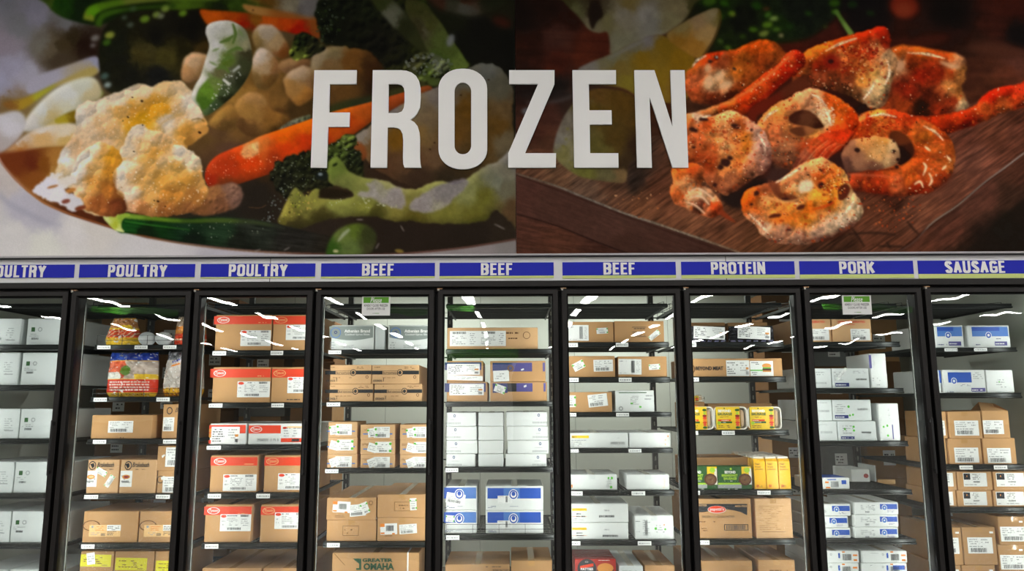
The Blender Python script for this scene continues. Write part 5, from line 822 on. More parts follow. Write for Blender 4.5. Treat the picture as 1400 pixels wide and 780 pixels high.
# ---------------------------------------------------------------- goods
rg = random.Random(11)
def micro(m, x0, x1, z0, z1, y, n, k='ink_light', fill=.75, r=rg, hk=.42):
    if x1-x0 < .004 or z1-z0 < .003: return
    for i in range(n):
        zz = z1-(i+.8)*(z1-z0)/n; x = x0; end = x1-(x1-x0)*r.random()*.35
        while x < end:
            w = r.uniform(.06, .22)*(x1-x0); w = min(w, end-x)
            if r.random() < fill and w > .002: m.rect(x, x+w, zz, zz+(z1-z0)/n*hk, y, k)
            x += w+(x1-x0)*.04
def barcode(m, x0, x1, z0, z1, y, k='ink', r=rg):
    x = x0; st = (x1-x0)/22
    while x < x1-st: w = st*r.choice((.4, .7, 1.1)); m.rect(x, x+w, z0, z1, y, k); x += w+st*.6
def sticker(parent, x0, x1, z0, z1, y, style, rot=0):
    """label glued on a carton front; local coordinates centred on itself"""
    c = ((x0+x1)/2, y, (z0+z1)/2); w, h = (x1-x0), (z1-z0); a, b, lo, hi = -w/2, w/2, -h/2, h/2; m = MB(); r = rg; e = -.0012; X = lambda t: a+w*t; Z = lambda t: lo+h*t
    base = {'yellow': 'yellow_green', 'peach': 'peach'}.get(style, 'paper'); m.box(a, b, -.0006, 0, lo, hi, base)
    if style == 'ship':
        micro(m, X(.06), X(.5), Z(.55), Z(.95), e, 3, 'ink_light'); micro(m, X(.55), X(.95), Z(.62), Z(.95), e, 2, 'ink_light'); barcode(m, X(.1), X(.78), Z(.08), Z(.34), e, 'ink'); micro(m, X(.06), X(.95), Z(.38), Z(.52), e, 1)
    elif style == 'red':
        m.disc(X(.11), Z(.88), w*.09, h*.09, e, 'red', 14); micro(m, X(.22), X(.6), Z(.86), Z(.98), e, 1, 'ink'); barcode(m, X(.66), X(.92), Z(.84), Z(.97), e); micro(m, X(.05), X(.16), Z(.3), Z(.72), e, 2)
        micro(m, X(.22), X(.62), Z(.32), Z(.82), e, 5); micro(m, X(.68), X(.95), Z(.3), Z(.78), e, 4); barcode(m, X(.24), X(.7), Z(.08), Z(.22), e)
    elif style == 'wide':
        for q in (0, .52): barcode(m, X(.05+q), X(.3+q), Z(.8), Z(.95), e); micro(m, X(.04+q), X(.3+q), Z(.1), Z(.72), e, 5); micro(m, X(.36+q), X(.46+q), Z(.1), Z(.9), e, 6)
    elif style == 'green':
        micro(m, X(.14), X(.86), Z(.3), Z(.85), e, 3, 'ink_light'); barcode(m, X(.25), X(.75), Z(.1), Z(.25), e)
        for (p, q) in ((.06, .82), (.94, .82), (.94, .18)): m.disc(X(p), Z(q), min(w, h)*.13, min(w, h)*.13, e-.0003, 'green', 10)
    elif style == 'side':
        micro(m, X(.05), X(.45), Z(.8), Z(.95), e, 1); barcode(m, X(.55), X(.72), Z(.12), Z(.9), e); micro(m, X(.78), X(.95), Z(.1), Z(.9), e, 8); micro(m, X(.05), X(.5), Z(.06), Z(.13), e, 1)
    elif style == 'yellow':
        micro(m, X(.1), X(.9), Z(.2), Z(.85), e, 4, 'seam', .6); barcode(m, X(.7), X(.9), Z(.08), Z(.18), e, 'seam')
    elif style == 'peach':
        m.disc(X(.1), Z(.84), w*.04, w*.04, e, 'ink_light', 12); micro(m, X(.2), X(.5), Z(.5), Z(.95), e, 3, 'orange'); micro(m, X(.06), X(.4), Z(.12), Z(.4), e, 2, 'ink_light')
        m.rect(X(.56), X(1), Z(.5), Z(1), e+.0003, 'paper'); micro(m, X(.58), X(.96), Z(.1), Z(.95), e, 6, 'ink'); m.rect(X(.78), X(.98), Z(.06), Z(.4), e-.0003, 'peach'); barcode(m, X(.38), X(.52), Z(.06), Z(.3), e)
    elif style == 'orange':
        m.rect(X(0), X(.26), Z(.7), Z(1), e, 'orange'); m.rect(X(.02), X(.25), Z(.06), Z(.2), e, 'orange'); m.rect(X(.7), X(.86), Z(.0), Z(.12), e, 'orange'); barcode(m, X(.34), X(.8), Z(.3), Z(.82), e, 'ink_black')
    elif style == 'brandblk':
        m.rect(X(.02), X(.30), Z(.5), Z(.96), e, 'ink_black'); m.disc(X(.16), Z(.76), w*.022, h*.07, e-.0003, 'bun', 8); micro(m, X(.4), X(.72), Z(.5), Z(.95), e, 4, 'ink'); barcode(m, X(.42), X(.7), Z(.28), Z(.4), e, 'ink_black'); micro(m, X(.05), X(.9), Z(.08), Z(.22), e, 1)
    elif style == 'meatlab':
        micro(m, X(.04), X(.52), Z(.12), Z(.92), e, 6, 'ink'); micro(m, X(.6), X(.95), Z(.3), Z(.92), e, 4, 'ink_light'); m.rect(X(.84), X(.96), Z(.42), Z(.56), e-.0003, 'bun'); barcode(m, X(.84), X(.96), Z(.1), Z(.3), e, 'ink_black')
    elif style == 'burgerlab':
        micro(m, X(.06), X(.4), Z(.74), Z(.95), e, 2, 'ink_black'); m.rect(X(0), X(.6), Z(.34), Z(.42), e, 'green'); micro(m, X(.06), X(.4), Z(.06), Z(.3), e, 2, 'ink')
        m.disc(X(.72), Z(.68), w*.2, h*.16, e-.0003, 'bun', 16); m.rect(X(.54), X(.9), Z(.5), Z(.58), e-.0005, 'green'); m.rect(X(.53), X(.91), Z(.36), Z(.5), e-.0006, 'patty'); m.rect(X(.54), X(.9), Z(.27), Z(.37), e-.0006, 'bun')
    elif style == 'blank': micro(m, X(.1), X(.9), Z(.2), Z(.8), e, 3)
    o = m.build('shipping_label', parent, c); o.rotation_euler[1] = -math.radians(rot)
    if style in ('yellow', 'peach'): o['label'] = {'yellow': 'yellow paper label', 'peach': 'orange and white paper label'}[style]
    return o
def prints_local(m, prints, xc, zb, um, vm, Y):
    fx = lambda u, v: at(u, v, Y)[0]-xc; fz = lambda u, v: at(u, v, Y)[2]-zb
    for p in prints:
        t = p[0]
        if t == 'r': _, u0, u1, v0, v1, k = p[:6]; m.rect(fx(u0, (v0+v1)/2), fx(u1, (v0+v1)/2), fz(um, v1), fz(um, v0), -.0006-.0003*(len(p) > 6), k)
        elif t == 't': _, s, u0, u1, v0, v1, k = p[:7]; m.text(s, fx(u0, (v0+v1)/2), fx(u1, (v0+v1)/2), fz(um, v1), fz(um, v0), -.0034, k, p[7] if len(p) > 7 else .02, p[8] if len(p) > 8 else 0)
        elif t == 'd': _, u, v, ru, rv, k = p[:6]; s_ = abs(fx(u+1, v)-fx(u, v)); m.disc(fx(u, v), fz(u, v), ru*s_, rv*s_, -.0010-(.0003*p[7] if len(p) > 7 else 0), k, 22, p[6] if len(p) > 6 else 0)
        elif t == 'm': _, u0, u1, v0, v1, n, k = p[:7]; micro(m, fx(u0, (v0+v1)/2), fx(u1, (v0+v1)/2), fz(um, v1), fz(um, v0), -.0010, n, k, p[7] if len(p) > 7 else .75)
        elif t == 'b': _, u0, u1, v0, v1, k = p[:6]; barcode(m, fx(u0, (v0+v1)/2), fx(u1, (v0+v1)/2), fz(um, v1), fz(um, v0), -.0010, k)
        elif t == 'p': m.add([(fx(u, v), -.0012, fz(u, v)) for u, v in p[2]][::-1], [tuple(range(len(p[2])))], p[1])
def item(o, desc, cat, group, x, z, z1):
    ITEMS.append(dict(o=o, d=desc, c=cat, g=group, b=BY.i, r=BY.row, x=x, z=z, z1=z1)); BY.top = z1; BY.topx = x
def box(u0, u1, v0, v1=None, k='tan', desc='brown carton', d=.42, lab=(), pr=(), rz=0, tape=None, y=0, name='carton', cat='carton', group=None, on=None, top=None, strap=None, tag_it=True, gapz=None):
    """carton whose front face spans picture columns u0..u1 and rows v0..v1 (v1 None = standing on the shelf, on='s' = on the previous one)"""
    gapz = gapz or (.0016 if (on and k.startswith('board')) else .0006)
    Y = YB+y; um = (u0+u1)/2; vm = (v0+(v1 or v0+30))/2
    zb = BY.z if (v1 is None and on is None) else (BY.top if on else at(um, v1, Y)[2]); zb += gapz; zt = at(um, v0, Y)[2]
    a, b = at(u0, vm, Y)[0]+.0008, at(u1, vm, Y)[0]-.0008; a = max(a, BY.x0+.004); b = min(b, BY.x1-.004); xc = (a+b)/2; w = (b-a)/2; h = zt-zb
    m = MB(); m.box(-w, w, 0, d, 0, h, k, .004 if k.startswith('board') else .003)
    sk = 'seam' if k.startswith('tan') else 'seam_grey'
    m.rect(-w+.004, w-.004, 0, 0, 0, sk); m.v[-4:] = [(-w+.006, d/2-.001, h+.0004), (w-.006, d/2-.001, h+.0004), (w-.006, d/2+.001, h+.0004), (-w+.006, d/2+.001, h+.0004)]
    m.add([(-.02, -.0002, h-.03), (.02, -.0002, h-.03), (.02, -.0002, h-.002), (-.02, -.0002, h-.002)], [(0, 1, 2, 3)], 'tape' if k.startswith('tan') else 'board_grey') if tape == 1 else None
    if d > .3 and tape is not None: m.add([(-.02, .003, h+.0006), (.02, .003, h+.0006), (.02, d-.003, h+.0006), (-.02, d-.003, h+.0006)], [(0, 1, 2, 3)], 'tape' if k.startswith('tan') else 'tape_clear')
    if y: yy = y
    prints_local(m, pr, xc, zb, um, vm, Y)
    o = m.build(name, None, (xc, Y, zb))
    n = len(lab)
    for q, L in enumerate(lab):
        l0, l1, m0, m1, st = L[:5]; rot = L[5] if len(L) > 5 else 0
        la, lb_ = at(l0, (m0+m1)/2, Y)[0]-xc, at(l1, (m0+m1)/2, Y)[0]-xc; la = max(la, -w+.001); lb_ = min(lb_, w-.001)
        if lb_-la < .006: continue
        z_0, z_1 = at(um, m1, Y)[2]-zb, at(um, m0, Y)[2]-zb
        sticker(o, la, lb_, max(z_0, .001) if not rot else z_0, min(z_1, h-.001) if not rot else z_1, -.0007-.0009*q, st, rot)
    if strap: t = MB(); s0 = at(strap[0], vm, Y)[0]-xc; s1 = at(strap[1], vm, Y)[0]-xc; t.box(s0, s1, -.002, 0, .003, h, 'paper'); t.box(s0, s1, -.002, d, h, h+.0015, 'paper'); q = t.build('packing_strap', o)
    if top == 'open':
        t = MB(); t.add([(-w, .003, h), (w, .003, h), (w*.9, .12, h+.045), (-w*.3, .12, h+.055)], [(0, 1, 2, 3)], k); t.add([(w, .12, h), (w, .003, h), (w*.3, .06, h+.05)], [(0, 1, 2)], k); t.add([(-w, .12, h), (w, .12, h), (w*.9, .12, h+.045), (-w*.3, .12, h+.055)], [(0, 1, 2, 3)], 'tan3'); t.build('open_flap', o)
    if rz:
        # turn about the base centre, keeping the front in place
        o.rotation_euler[2] = math.radians(rz); o.location.y += abs(math.sin(math.radians(rz)))*w
    if tag_it: item(o, desc, cat, group or desc+'s', xc, zb, zt)
    BY.top = zt; return o
def col(u0, u1, vs, **kw):        # a stack: vs = rows of the tops from the bottom one up
    kw.setdefault('tape', 0)
    r = []
    for n, v in enumerate(vs):
        k2 = dict(kw)
        for key in ('lab', 'pr'):
            if key in k2: k2[key] = k2[key][n] if n < len(k2[key]) else ()
        r.append(box(u0, u1, v, None, on=('s' if n else None), **k2))
    return r
def pillow(u0, u1, v0, colour, desc, bulge=.1, name='poultry_bag', cat='bag', group='bags of frozen poultry', wr=.012, seed=1, topc=.8, kmat='bag_print', d=None):
    """plump printed bag standing on the shelf; colour(s, t) -> sRGB image, s across, t down"""
    um = (u0+u1)/2; zb = BY.z+.0006; zt = at(um, v0, YB)[2]; a, b = at(u0, v0+20, YB)[0], at(u1, v0+20, YB)[0]; a = max(a, BY.x0+.005); b = min(b, BY.x1-.005); w = (b-a)/2; h = zt-zb; n = 70
    s, t = np.meshgrid(np.linspace(-1, 1, n), np.linspace(0, 1, n)); rs = _rng(seed)
    wid = 1-(1-topc)*(np.clip(1-t*1.2, 0, 1))**1.2-.10*np.clip((t-.86)/.14, 0, 1)**2
    edge = np.clip(1-s*s, 0, 1)**.5*np.clip(1-(2*t-1)**6, 0, 1)**.5
    N = _fbm(n, n, 12, seed, 3)+.7*_fbm(n, n, 5, seed+1, 2)
    C = nlin(np.clip(colour(s, t, rs), 0, 255)); P = np.stack([s*w*wid, -bulge*edge*(.75+.5*N)-N*wr*edge+bulge*1.25, (1-t)*h+0*s], -1)
    P2 = P[:, ::-1].copy(); P2[..., 1] = bulge*1.25+bulge*edge[:, ::-1]*.9
    e = empty(name, ((a+b)/2, YB-.01, zb)); grid_obj('bag_front', P, C, kmat, e); grid_obj('bag_rear', P2, C[:, ::-1], kmat, e)
    item(e, desc, cat, group, (a+b)/2, zb, zt); return e
# ---- bay 1: plain white cartons
bay(0); top_shelf(415, 421)
for (va, sh0, sh1, xs) in ((435, 471, 479, (-34, 28.5, 37, 96)), (481.5, 526, 534, (-34, 25.5, 30, 96)), (558.5, 599.5, 607, (-36, 26, 27.5, 96)), (631, 674, 682, (-36, 18.5, 20, 96)), (698.5, 742, 750, (-40, 14, 15.5, 96)), (778, 812, 820, (-40, 10, 12, 90))):
    shelf(sh0, sh1)
    for q in (0, 2):
        a, b = xs[q], xs[q+1]; f = 34 if q == 0 else 6; y = va+12
        box(a, b, va, k='board_grey', desc='plain white carton with small green mark', name='white_carton', d=.5, pr=[
            ('r', a+f, a+f+5, y, y+6, 'green_dark'), ('m', a+f-3, a+f+14, y+8, y+13, 2, 'ink_light'), ('b', a+f, a+f+10, y+14, y+17, 'ink'), ('d', a+f+12, y+3, 3, 3, 'ink_light', .6)] if q else
            [('m', b-20, b-8, y, y+18, 6, 'ink_light'), ('r', b-20, b-8, y+17, y+18.5, 'ink_light'), ('r', b-38, b-33, y+2, y+8, 'green_dark'), ('b', b-38, b-26, y+14, y+17, 'ink')])
# ---- bay 2
def nugget(s, t, rs):
    img = np.zeros(s.shape+(3,)); n = _fbm(70, 70, 9, 3, 3)[..., None]; img[:] = (176, 120, 70); img += n*120
    img[t > .42] = (214, 74, 36); st = ((s*3+t*7) % 1 > .8) & (t > .42) & (t < .72); img[st] = (236, 214, 170)
    img[(t > .72)] = (236, 192, 50); img[(t > .38) & (t < .44)] = (236, 200, 60); img[(t < .08)] = (200, 150, 60)
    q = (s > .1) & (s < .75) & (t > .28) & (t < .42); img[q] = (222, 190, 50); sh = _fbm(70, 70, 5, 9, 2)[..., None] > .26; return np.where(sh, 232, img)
def nugget2(s, t, rs):
    img = np.zeros(s.shape+(3,)); n = _fbm(70, 70, 9, 5, 3)[..., None]; img[:] = (206, 130, 50); img += n*130; img[t > .62] = (226, 72, 36); img[(t > .78) & (t < .84)] = (240, 190, 160)
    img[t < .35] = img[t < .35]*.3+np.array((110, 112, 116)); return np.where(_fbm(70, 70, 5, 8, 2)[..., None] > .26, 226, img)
def wings(s, t, rs):
    n = _fbm(70, 70, 9, 4, 3)[..., None]; img = np.zeros(s.shape+(3,)); img[:] = (30, 62, 160); img += n*90; img = np.where((_fbm(70, 70, 3, 2, 2)[..., None] > .2) & (t[..., None] < .2), 160, img)
    mid = (t > .2) & (t < .6); food = np.where((s > -.1)[..., None], np.array((196, 178, 166.))+n*110, np.array((206, 86, 50.))+n*160); img[mid] = food[mid]
    img[mid & ((s+.1)**2+((t-.42)*1.6)**2 < .03)] = (90, 130, 40); img[(s < -.3) & (t > .45) & (t < .6)] = (222, 220, 214); img[(s > .3) & (t > .5) & (t < .6)] = (232, 190, 50)
    img[(t > .19) & (t < .215)] = (232, 190, 60); img[(t >= .6) & (t < .9)] = (220, 58, 34); img[(t > .595) & (t < .615)] = (240, 210, 120); img[t >= .9] = (238, 196, 50)
    tx = (t > .64) & (t < .86) & ((t*18) % 1 < .45) & (np.abs(s) < .78) & ((s*9+np.floor(t*18)*1.7) % 1 < .78); img[tx] = (240, 222, 210); t2 = (t > .93) & (t < .96) & (np.abs(s) < .8) & ((s*14) % 1 < .6); img[t2] = (110, 80, 30)
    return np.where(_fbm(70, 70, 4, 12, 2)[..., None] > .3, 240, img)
def breast(s, t, rs):
    n = _fbm(70, 70, 10, 14, 3)[..., None]; img = np.zeros(s.shape+(3,)); img[:] = (206, 196, 188); img += n*50; top = t < .2; img[top] = (np.array((130, 132, 138.))+_fbm(70, 70, 4, 15, 2)[..., None]*160)[top]
    b = np.abs(t-.2-(.08-.1*s)) < .02; img[b & (s > -.5)] = (236, 140, 40); img[(np.abs(t-.12-(.08-.1*s)) < .02) & (s > -.5) & ((s*9) % 1 < .6)] = (40, 60, 170); img[t > .8] = (236, 180, 40); img[(t > .8) & (_fbm(70, 70, 4, 16, 2) > .1)] = (180, 110, 30)
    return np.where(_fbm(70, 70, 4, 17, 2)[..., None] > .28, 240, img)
bay(1); top_shelf(416, 421)
shelf(471, 478, [(133, 151), (184, 201.5), (223, 241)], guard=(458, 465))
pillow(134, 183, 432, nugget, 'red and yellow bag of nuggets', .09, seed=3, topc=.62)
for (a, b) in ((183.5, 206), (206.5, 229)):
    z = BY.z+.0006; x0, x1 = at(a, 462, YB)[0], at(b, 462, YB)[0]; r = (x1-x0)/2; m = MB()
    m.lathe([(r*math.sin(w)*(1 if abs(w-1.57) < 1.2 else .93), r*.84*(1-math.cos(w))) for w in np.linspace(.02, 3.12, 14)], 'foam', 24, c=(0, r*.2, 0)); o = m.build('frozen_poultry', None, ((x0+x1)/2, YB+r, z), True)
    item(o, 'round white wrapped frozen bird', 'frozen poultry', 'round white wrapped birds', (x0+x1)/2, z, z+1.68*r)
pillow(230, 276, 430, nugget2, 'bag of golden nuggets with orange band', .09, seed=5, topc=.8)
shelf(542, 549.5, [(128, 146), (214, 232)], guard=(531, 537.5))
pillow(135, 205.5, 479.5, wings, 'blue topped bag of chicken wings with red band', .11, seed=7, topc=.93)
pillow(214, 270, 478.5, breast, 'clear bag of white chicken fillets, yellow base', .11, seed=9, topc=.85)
shelf(599.5, 607, [(127, 145), (223, 241)])
box(125, 208, 567, tape=0, k='tan2', desc='long brown carton with blue cornered label', lab=[(148, 182, 575, 591, 'ship')], pr=[('p', 'navy', [(171.5, 578), (181, 576), (181.3, 579), (172, 581.5)]), ('m', 164, 174, 596.5, 599, 1, 'ink_black')])
box(222.5, 272, 552, k='tan2', tape=0, desc='narrow brown carton with round hen mark', lab=[(223, 238, 570, 589, 'ship')], pr=[('d', 232, 561, 4, 5, 'ink_black', .72), ('t', 'Bre', 240, 250, 557, 563, 'ink_black', .0, .3), ('m', 240, 262, 564, 566, 1, 'ink_black')])
shelf(674.5, 682, [(115, 134), (213, 232)])
for a, b, l in ((116.5, 163, 0), (164.5, 214, 1)):
    box(a, b, 628, k='tan', desc='brown carton with script lettering and plate picture' if l else 'brown carton with script lettering and crossed stickers', pr=[('d', a+10+l, 636, 5, 6, 'ink_black', .78), ('p', 'ink_black', [(a+7, 634), (a+12, 632.5), (a+13, 637), (a+10, 640)]), ('t', 'Brakebush', a+17, a+40, 631.5, 638, 'ink_black', .015, .3), ('m', a+21, a+40, 640, 642, 1, 'ink_black')],
        lab=[(a, a+16, 643, 665, 'blank')]+([] if l else [(a+14, a+30, 640.5, 648.5, 'green', -28), (a+25, a+42, 653.5, 661, 'green', 58)]))
    o = ITEMS[-1]['o']; t = MB(); t.disc(0, .003, .026, .014, -.0022, 'bun', 14); t.disc(.002, .003, .017, .008, -.0026, 'peach' if not l else 'maroon', 12); barcode(t, -.028, .02, -.03, -.02, -.0022, 'ink'); q = t.build('food_picture', o, ((at(a+8, 652, YB)[0]-o.location.x), 0, at(a+8, 652, YB)[2]-o.location.z)); 
col(215, 272, (643, 609), k='tan2', desc='brown carton with tall white label', lab=[[(222.5, 262, 651, 673, 'ship')], [(226.5, 262, 611, 637.5, 'ship')]], pr=[[('d', 219.5, 655, 4.5, 5, 'ink_black', .8), ('p', 'paper', [(220, 652), (225, 650), (226, 653), (221, 656)])], [('p', 'paper', [(221, 622.5), (225, 620.5), (226, 622), (222, 626)])]])
shelf(742, 750, [(111, 129)])
for a, b, l0, l1 in ((113, 188.5, 122, 165), (190.5, 262, 197, 243)): box(a, b, 698.5, k='tan2', desc='brown carton with orange and white nutrition label', pr=[('d', a+12, 718, 12, 7, 'ink_brown', .86)], lab=[(l0, l1, 717, 733, 'peach')])
shelf(796, 804)
for a, b, l0, l1, v0, v1 in ((104.5, 155.5, 107, 152, 757.5, 774), (156.5, 210, 158, 201, 762, 779), (211.5, 262, 213, 250, 766, 783)): box(a, b, 753, k='tan3', desc='brown carton with yellow paper label', lab=[(l0, l1, v0, v1, 'yellow', -1)]+([(119, 130, 755, 771, 'blank', 8)] if a < 110 else []))
# ---- bay 3: red banded cartons
def tys(a, b, v0, bv0, bv1, L, small=None, d=.5, cut=False, k='tan2', desc='brown carton with red band and oval mark', **kw):
    mid = (bv0+bv1)/2; hh = (bv1-bv0)/2
    pr = [('r', a, b, bv0, bv1, 'red')]+([('d', a+13, mid, 8.5, hh*.78, 'paper', .86), ('t', 'Tyson', a+7, a+19, mid-2.6, mid+2.6, 'paper', .02, .2)] if not cut else [('d', a+11, mid, 8.5, hh*.78, 'peach', .88), ('t', 'Tyson', a+5, a+17, mid-2.6, mid+2.6, 'peach', .01, .2)])
    pr += [('m', b-18, b-5, bv1-3.5, bv1-1, 1, 'peach')] if not cut else []
    box(a, b, v0, k=k, d=d, desc=desc, pr=pr+(small or []), lab=[L+('red',)], **kw)
bay(2); top_shelf(415, 421)
shelf(478.5, 486.5, [(290.5, 309), (370, 387)])
tys(292.5, 371.5, 430, 431.8, 442.8, (329, 371, 451.2, 472.7)); tys(373.5, 440, 430, 431.8, 442.8, (391, 432, 443.8, 464.4), cut=True)
shelf(550, 557.5, [(285.5, 304), (371, 388)])
tys(287.5, 370, 501.5, 504, 515.7, (324.5, 369, 521, 542.7)); tys(371.5, 436, 501.5, 504, 515.7, (393, 430, 515, 537), cut=True, small=[('m', 392, 418, 544, 547, 1, 'ink_black')])
shelf(607.5, 615, [(282.5, 302)])
box(284.8, 336.6, 578.5, k='board_white', name='white_carton', tape=0, desc='low white carton with red corner band', d=.6, pr=[('r', 286, 336, 580.5, 592, 'red'), ('r', 285, 292, 601, 606, 'red'), ('d', 288, 588, 2, 3, 'bun'), ('d', 287.5, 595, 2, 3, 'bun')], lab=[(289, 327.5, 583, 606.5, 'meatlab')])
box(339.5, 428, 578.5, k='board_white', name='white_carton', tape=0, desc='low white carton with red band and oval mark', d=.6, pr=[('r', 340, 384, 581, 592, 'red'), ('d', 350.5, 586.5, 8, 4.2, 'paper', .86), ('t', 'Tyson', 345, 356, 584.2, 588.8, 'paper', .02, .2), ('t', '29560501 11 F1 0', 351.5, 381, 599, 602.5, 'ink_black', .0), ('m', 388, 415, 583, 597, 4, 'ink_light'), ('r', 392, 425, 582.5, 584.5, 'peach'), ('d', 389.5, 584.5, 3, 1.6, 'red'), ('r', 384, 428, 598.5, 604, 'red'), ('r', 399, 409, 599.5, 603, 'paper'), ('b', 400, 408, 600, 602.6, 'ink')])
shelf(673, 681.5, [(284, 302), (350.5, 369)])
tys(288, 352, 622, 624.5, 636, (305, 350.5, 648, 670.5)); tys(361.5, 430, 622, 624.5, 636, (380, 425, 646.5, 669), cut=True)
shelf(741.5, 750, [(280, 298.5)])
tys(279, 344, 689, 692, 703.5, (301, 343.5, 702.5, 725.5), tape=0); tys(356.5, 424, 689, 692, 703.5, (375.5, 420, 700, 722.5), cut=True, tape=0)
shelf(826, 834)
box(272, 357, 776, k='tan3', desc='wide brown carton with taped lid', d=.72, tape=1); box(359, 424, 776, k='tan3', desc='wide brown carton with taped lid', d=.72, tape=1)
# ---- bay 4
bay(3); top_shelf(415, 421)
shelf(477.5, 484.5, [(449, 466.5)])
for a, b in ((448.5, 511.5), (530.5, 602)):
    p = [(a+2, 445.5), (b-1.5 if a < 500 else a+61, 445.5), (b-1.5 if a < 500 else a+61, 461)]+[(a+2+59*(1-q), 461+4*math.sin(math.pi*q)) for q in (.2, .4, .6, .8)]+[(a+2, 461)]
    box(a, b, 444, k='board_white', name='white_carton', desc='white carton with grey curved panel and round seal', d=.45, pr=[('p', 'print_grey', p), ('d', a+10.5, 454.5, 7.4, 7.4, 'paper'), ('d', a+10.5, 454.5, 7.2, 7.2, 'blue_lite', .86, 1), ('d', a+10.5, 454, 2.2, 2.2, 'navy', 0.5, 2), ('t', 'Athenian Brand', a+22.5, a+57.5, 450, 454.4, 'letter_white', .03), ('t', 'Cooked Gyros Slices', a+23.5, a+57, 455.6, 459, 'letter_white', .01), ('m', a+21, a+46, 470.5, 475, 3, 'ink_light'), ('m', a+3, a+12, 466, 476, 3, 'ink_light'), ('m', a+51, a+60, 475, 476.5, 1, 'navy')])
box(512.8, 526, 444, k='board_grey', name='white_carton', desc='narrow blank white carton standing on end', d=.45)
shelf(548.5, 556, [(446.5, 465)])
def kro(a, b, v0, y1, t0, **kw):
    h = y1-v0; s = v0+h*.31; return dict(k='tan', desc='brown carton with black stripe and star seal', d=.5, pr=[('r', a, b, s, s+h*.2, 'ink_black'), ('r', t0, t0+25, s+.4, s+h*.2-.4, 'tan', 1), ('t', 'kronos', t0+1, t0+22, s+.8, s+h*.2-.6, 'ink_black', .0), ('d', t0+24, s+h*.1, 4.2, 4.6, 'tan', 0, 1), ('d', t0+24, s+h*.1, 4.2, 4.6, 'ink_black', .8, 2), ('d', t0+24, s+h*.1, 2, 2.4, 'ink_black', 0, 3), ('t', 'KRONOS', a+2, a+14, y1-5.5, y1-2.5, 'ink_black', .02), ('r', a+15.5, a+16.2, y1-8, y1-3, 'ink_black'), ('m', t0-4, t0+28, s+h*.34, s+h*.4, 1, 'ink_brown'), ('m', b-20, b-4, v0+2, v0+5.5, 2, 'ink_brown'), ('m', a+2, a+14, v0+2, v0+4, 1, 'ink_brown'), ('d', b-6, y1-9, 2, 2.2, 'ink_brown', .6)], **kw)
for (a, b, t0) in ((444.5, 510, 462), (511.5, 577, 529)): box(a, b, 524.6, **kro(a, b, 524.6, 548.5, t0))
zz = BY.top+.0015
for (a, b, t0) in ((444.5, 507.8, 459), (508.5, 573, 523)): BY.top = zz; box(a, b, 498.5, on='s', **kro(a, b, 498.5, 524, t0))
shelf(639.5, 646.8, [(444.5, 462.5)])
def small(a, b, vs, lx):
    pr = [[('r', a+4, b-3, y0+12, y0+13.6, 'blue_lite'), ('m', a+3, a+18, y0+5, y0+8, 2, 'ink_brown')] for y0 in vs]
    lab = [[(lx+(q % 2)*2, lx+22+(q % 2)*2, y0+3, y0+18, ('ship', 'green', 'ship')[q]), (lx-8, lx+4, y0+5, y0+17, ('blank', 'blank', 'green')[q], (20, -15, 8)[q])] for q, y0 in enumerate(vs)]
    col(a, b, vs, k='tan', desc='small brown carton with white stickers', lab=lab, pr=pr, group='small brown cartons stacked three high', d=.3)
small(443, 488.5, (620.3, 597.4, 576.3), 459); small(492.5, 539.5, (621, 600.6, 580), 511); small(546.5, 600, (621, 600.8, 580), 564)
shelf(740, 748, [(447, 464.5)])
col(446.5, 514.3, (710.5, 680), k='tan2', desc='wide brown carton', d=.7, tape=1, lab=[[], [(455, 479, 685, 700, 'orange', -3), (478, 500, 689, 705, 'ship', 5), (494, 504, 686, 702, 'green', 22)]], pr=[[('r', 468.5, 490.5, 718, 718.7, 'seam'), ('r', 468.5, 490.5, 731, 731.7, 'seam'), ('r', 468.5, 469.2, 718, 731.7, 'seam'), ('r', 489.8, 490.5, 718, 731.7, 'seam'), ('m', 471, 488, 721, 730, 2, 'seam', .4)], [('m', 458, 476, 703, 707, 2, 'ink_brown'), ('d', 507, 687, 3, 3, 'seam', .7)]])
col(515.8, 584, (707, 675.5), k='tan2', desc='wide brown carton', d=.7, tape=1, lab=[[(520, 543, 715, 730, 'orange', 2), (546, 570, 716, 729, 'ship', 4)], [(560.5, 569.5, 680.5, 697, 'green', 3)]], pr=[[('m', 522, 538, 730.5, 733, 1, 'ink_brown')], [('r', 539, 561, 685.5, 686.2, 'seam'), ('r', 539, 561, 697.5, 698.2, 'seam'), ('r', 539, 539.7, 685.5, 698.2, 'seam'), ('m', 541, 559, 688, 696, 2, 'seam', .4)]])
shelf(822, 830)
box(454, 573, 755, k='tan2', desc='large strapped brown carton with green lettering', d=.6, tape=0, strap=(556.5, 558.5), pr=[('t', 'GREATER', 495.5, 537, 762.5, 767.5, 'green_ink', .045), ('t', 'OMAHA', 497, 539, 769, 778.5, 'green_ink', .045), ('p', 'green_ink', [(482.5, 762.8), (494, 762.8), (494, 778.5), (487, 778.5), (487, 776), (491, 776), (491, 770), (487, 767)]), ('p', 'seam', [(456, 755.5), (457, 755.5), (472, 772), (471, 772)])])
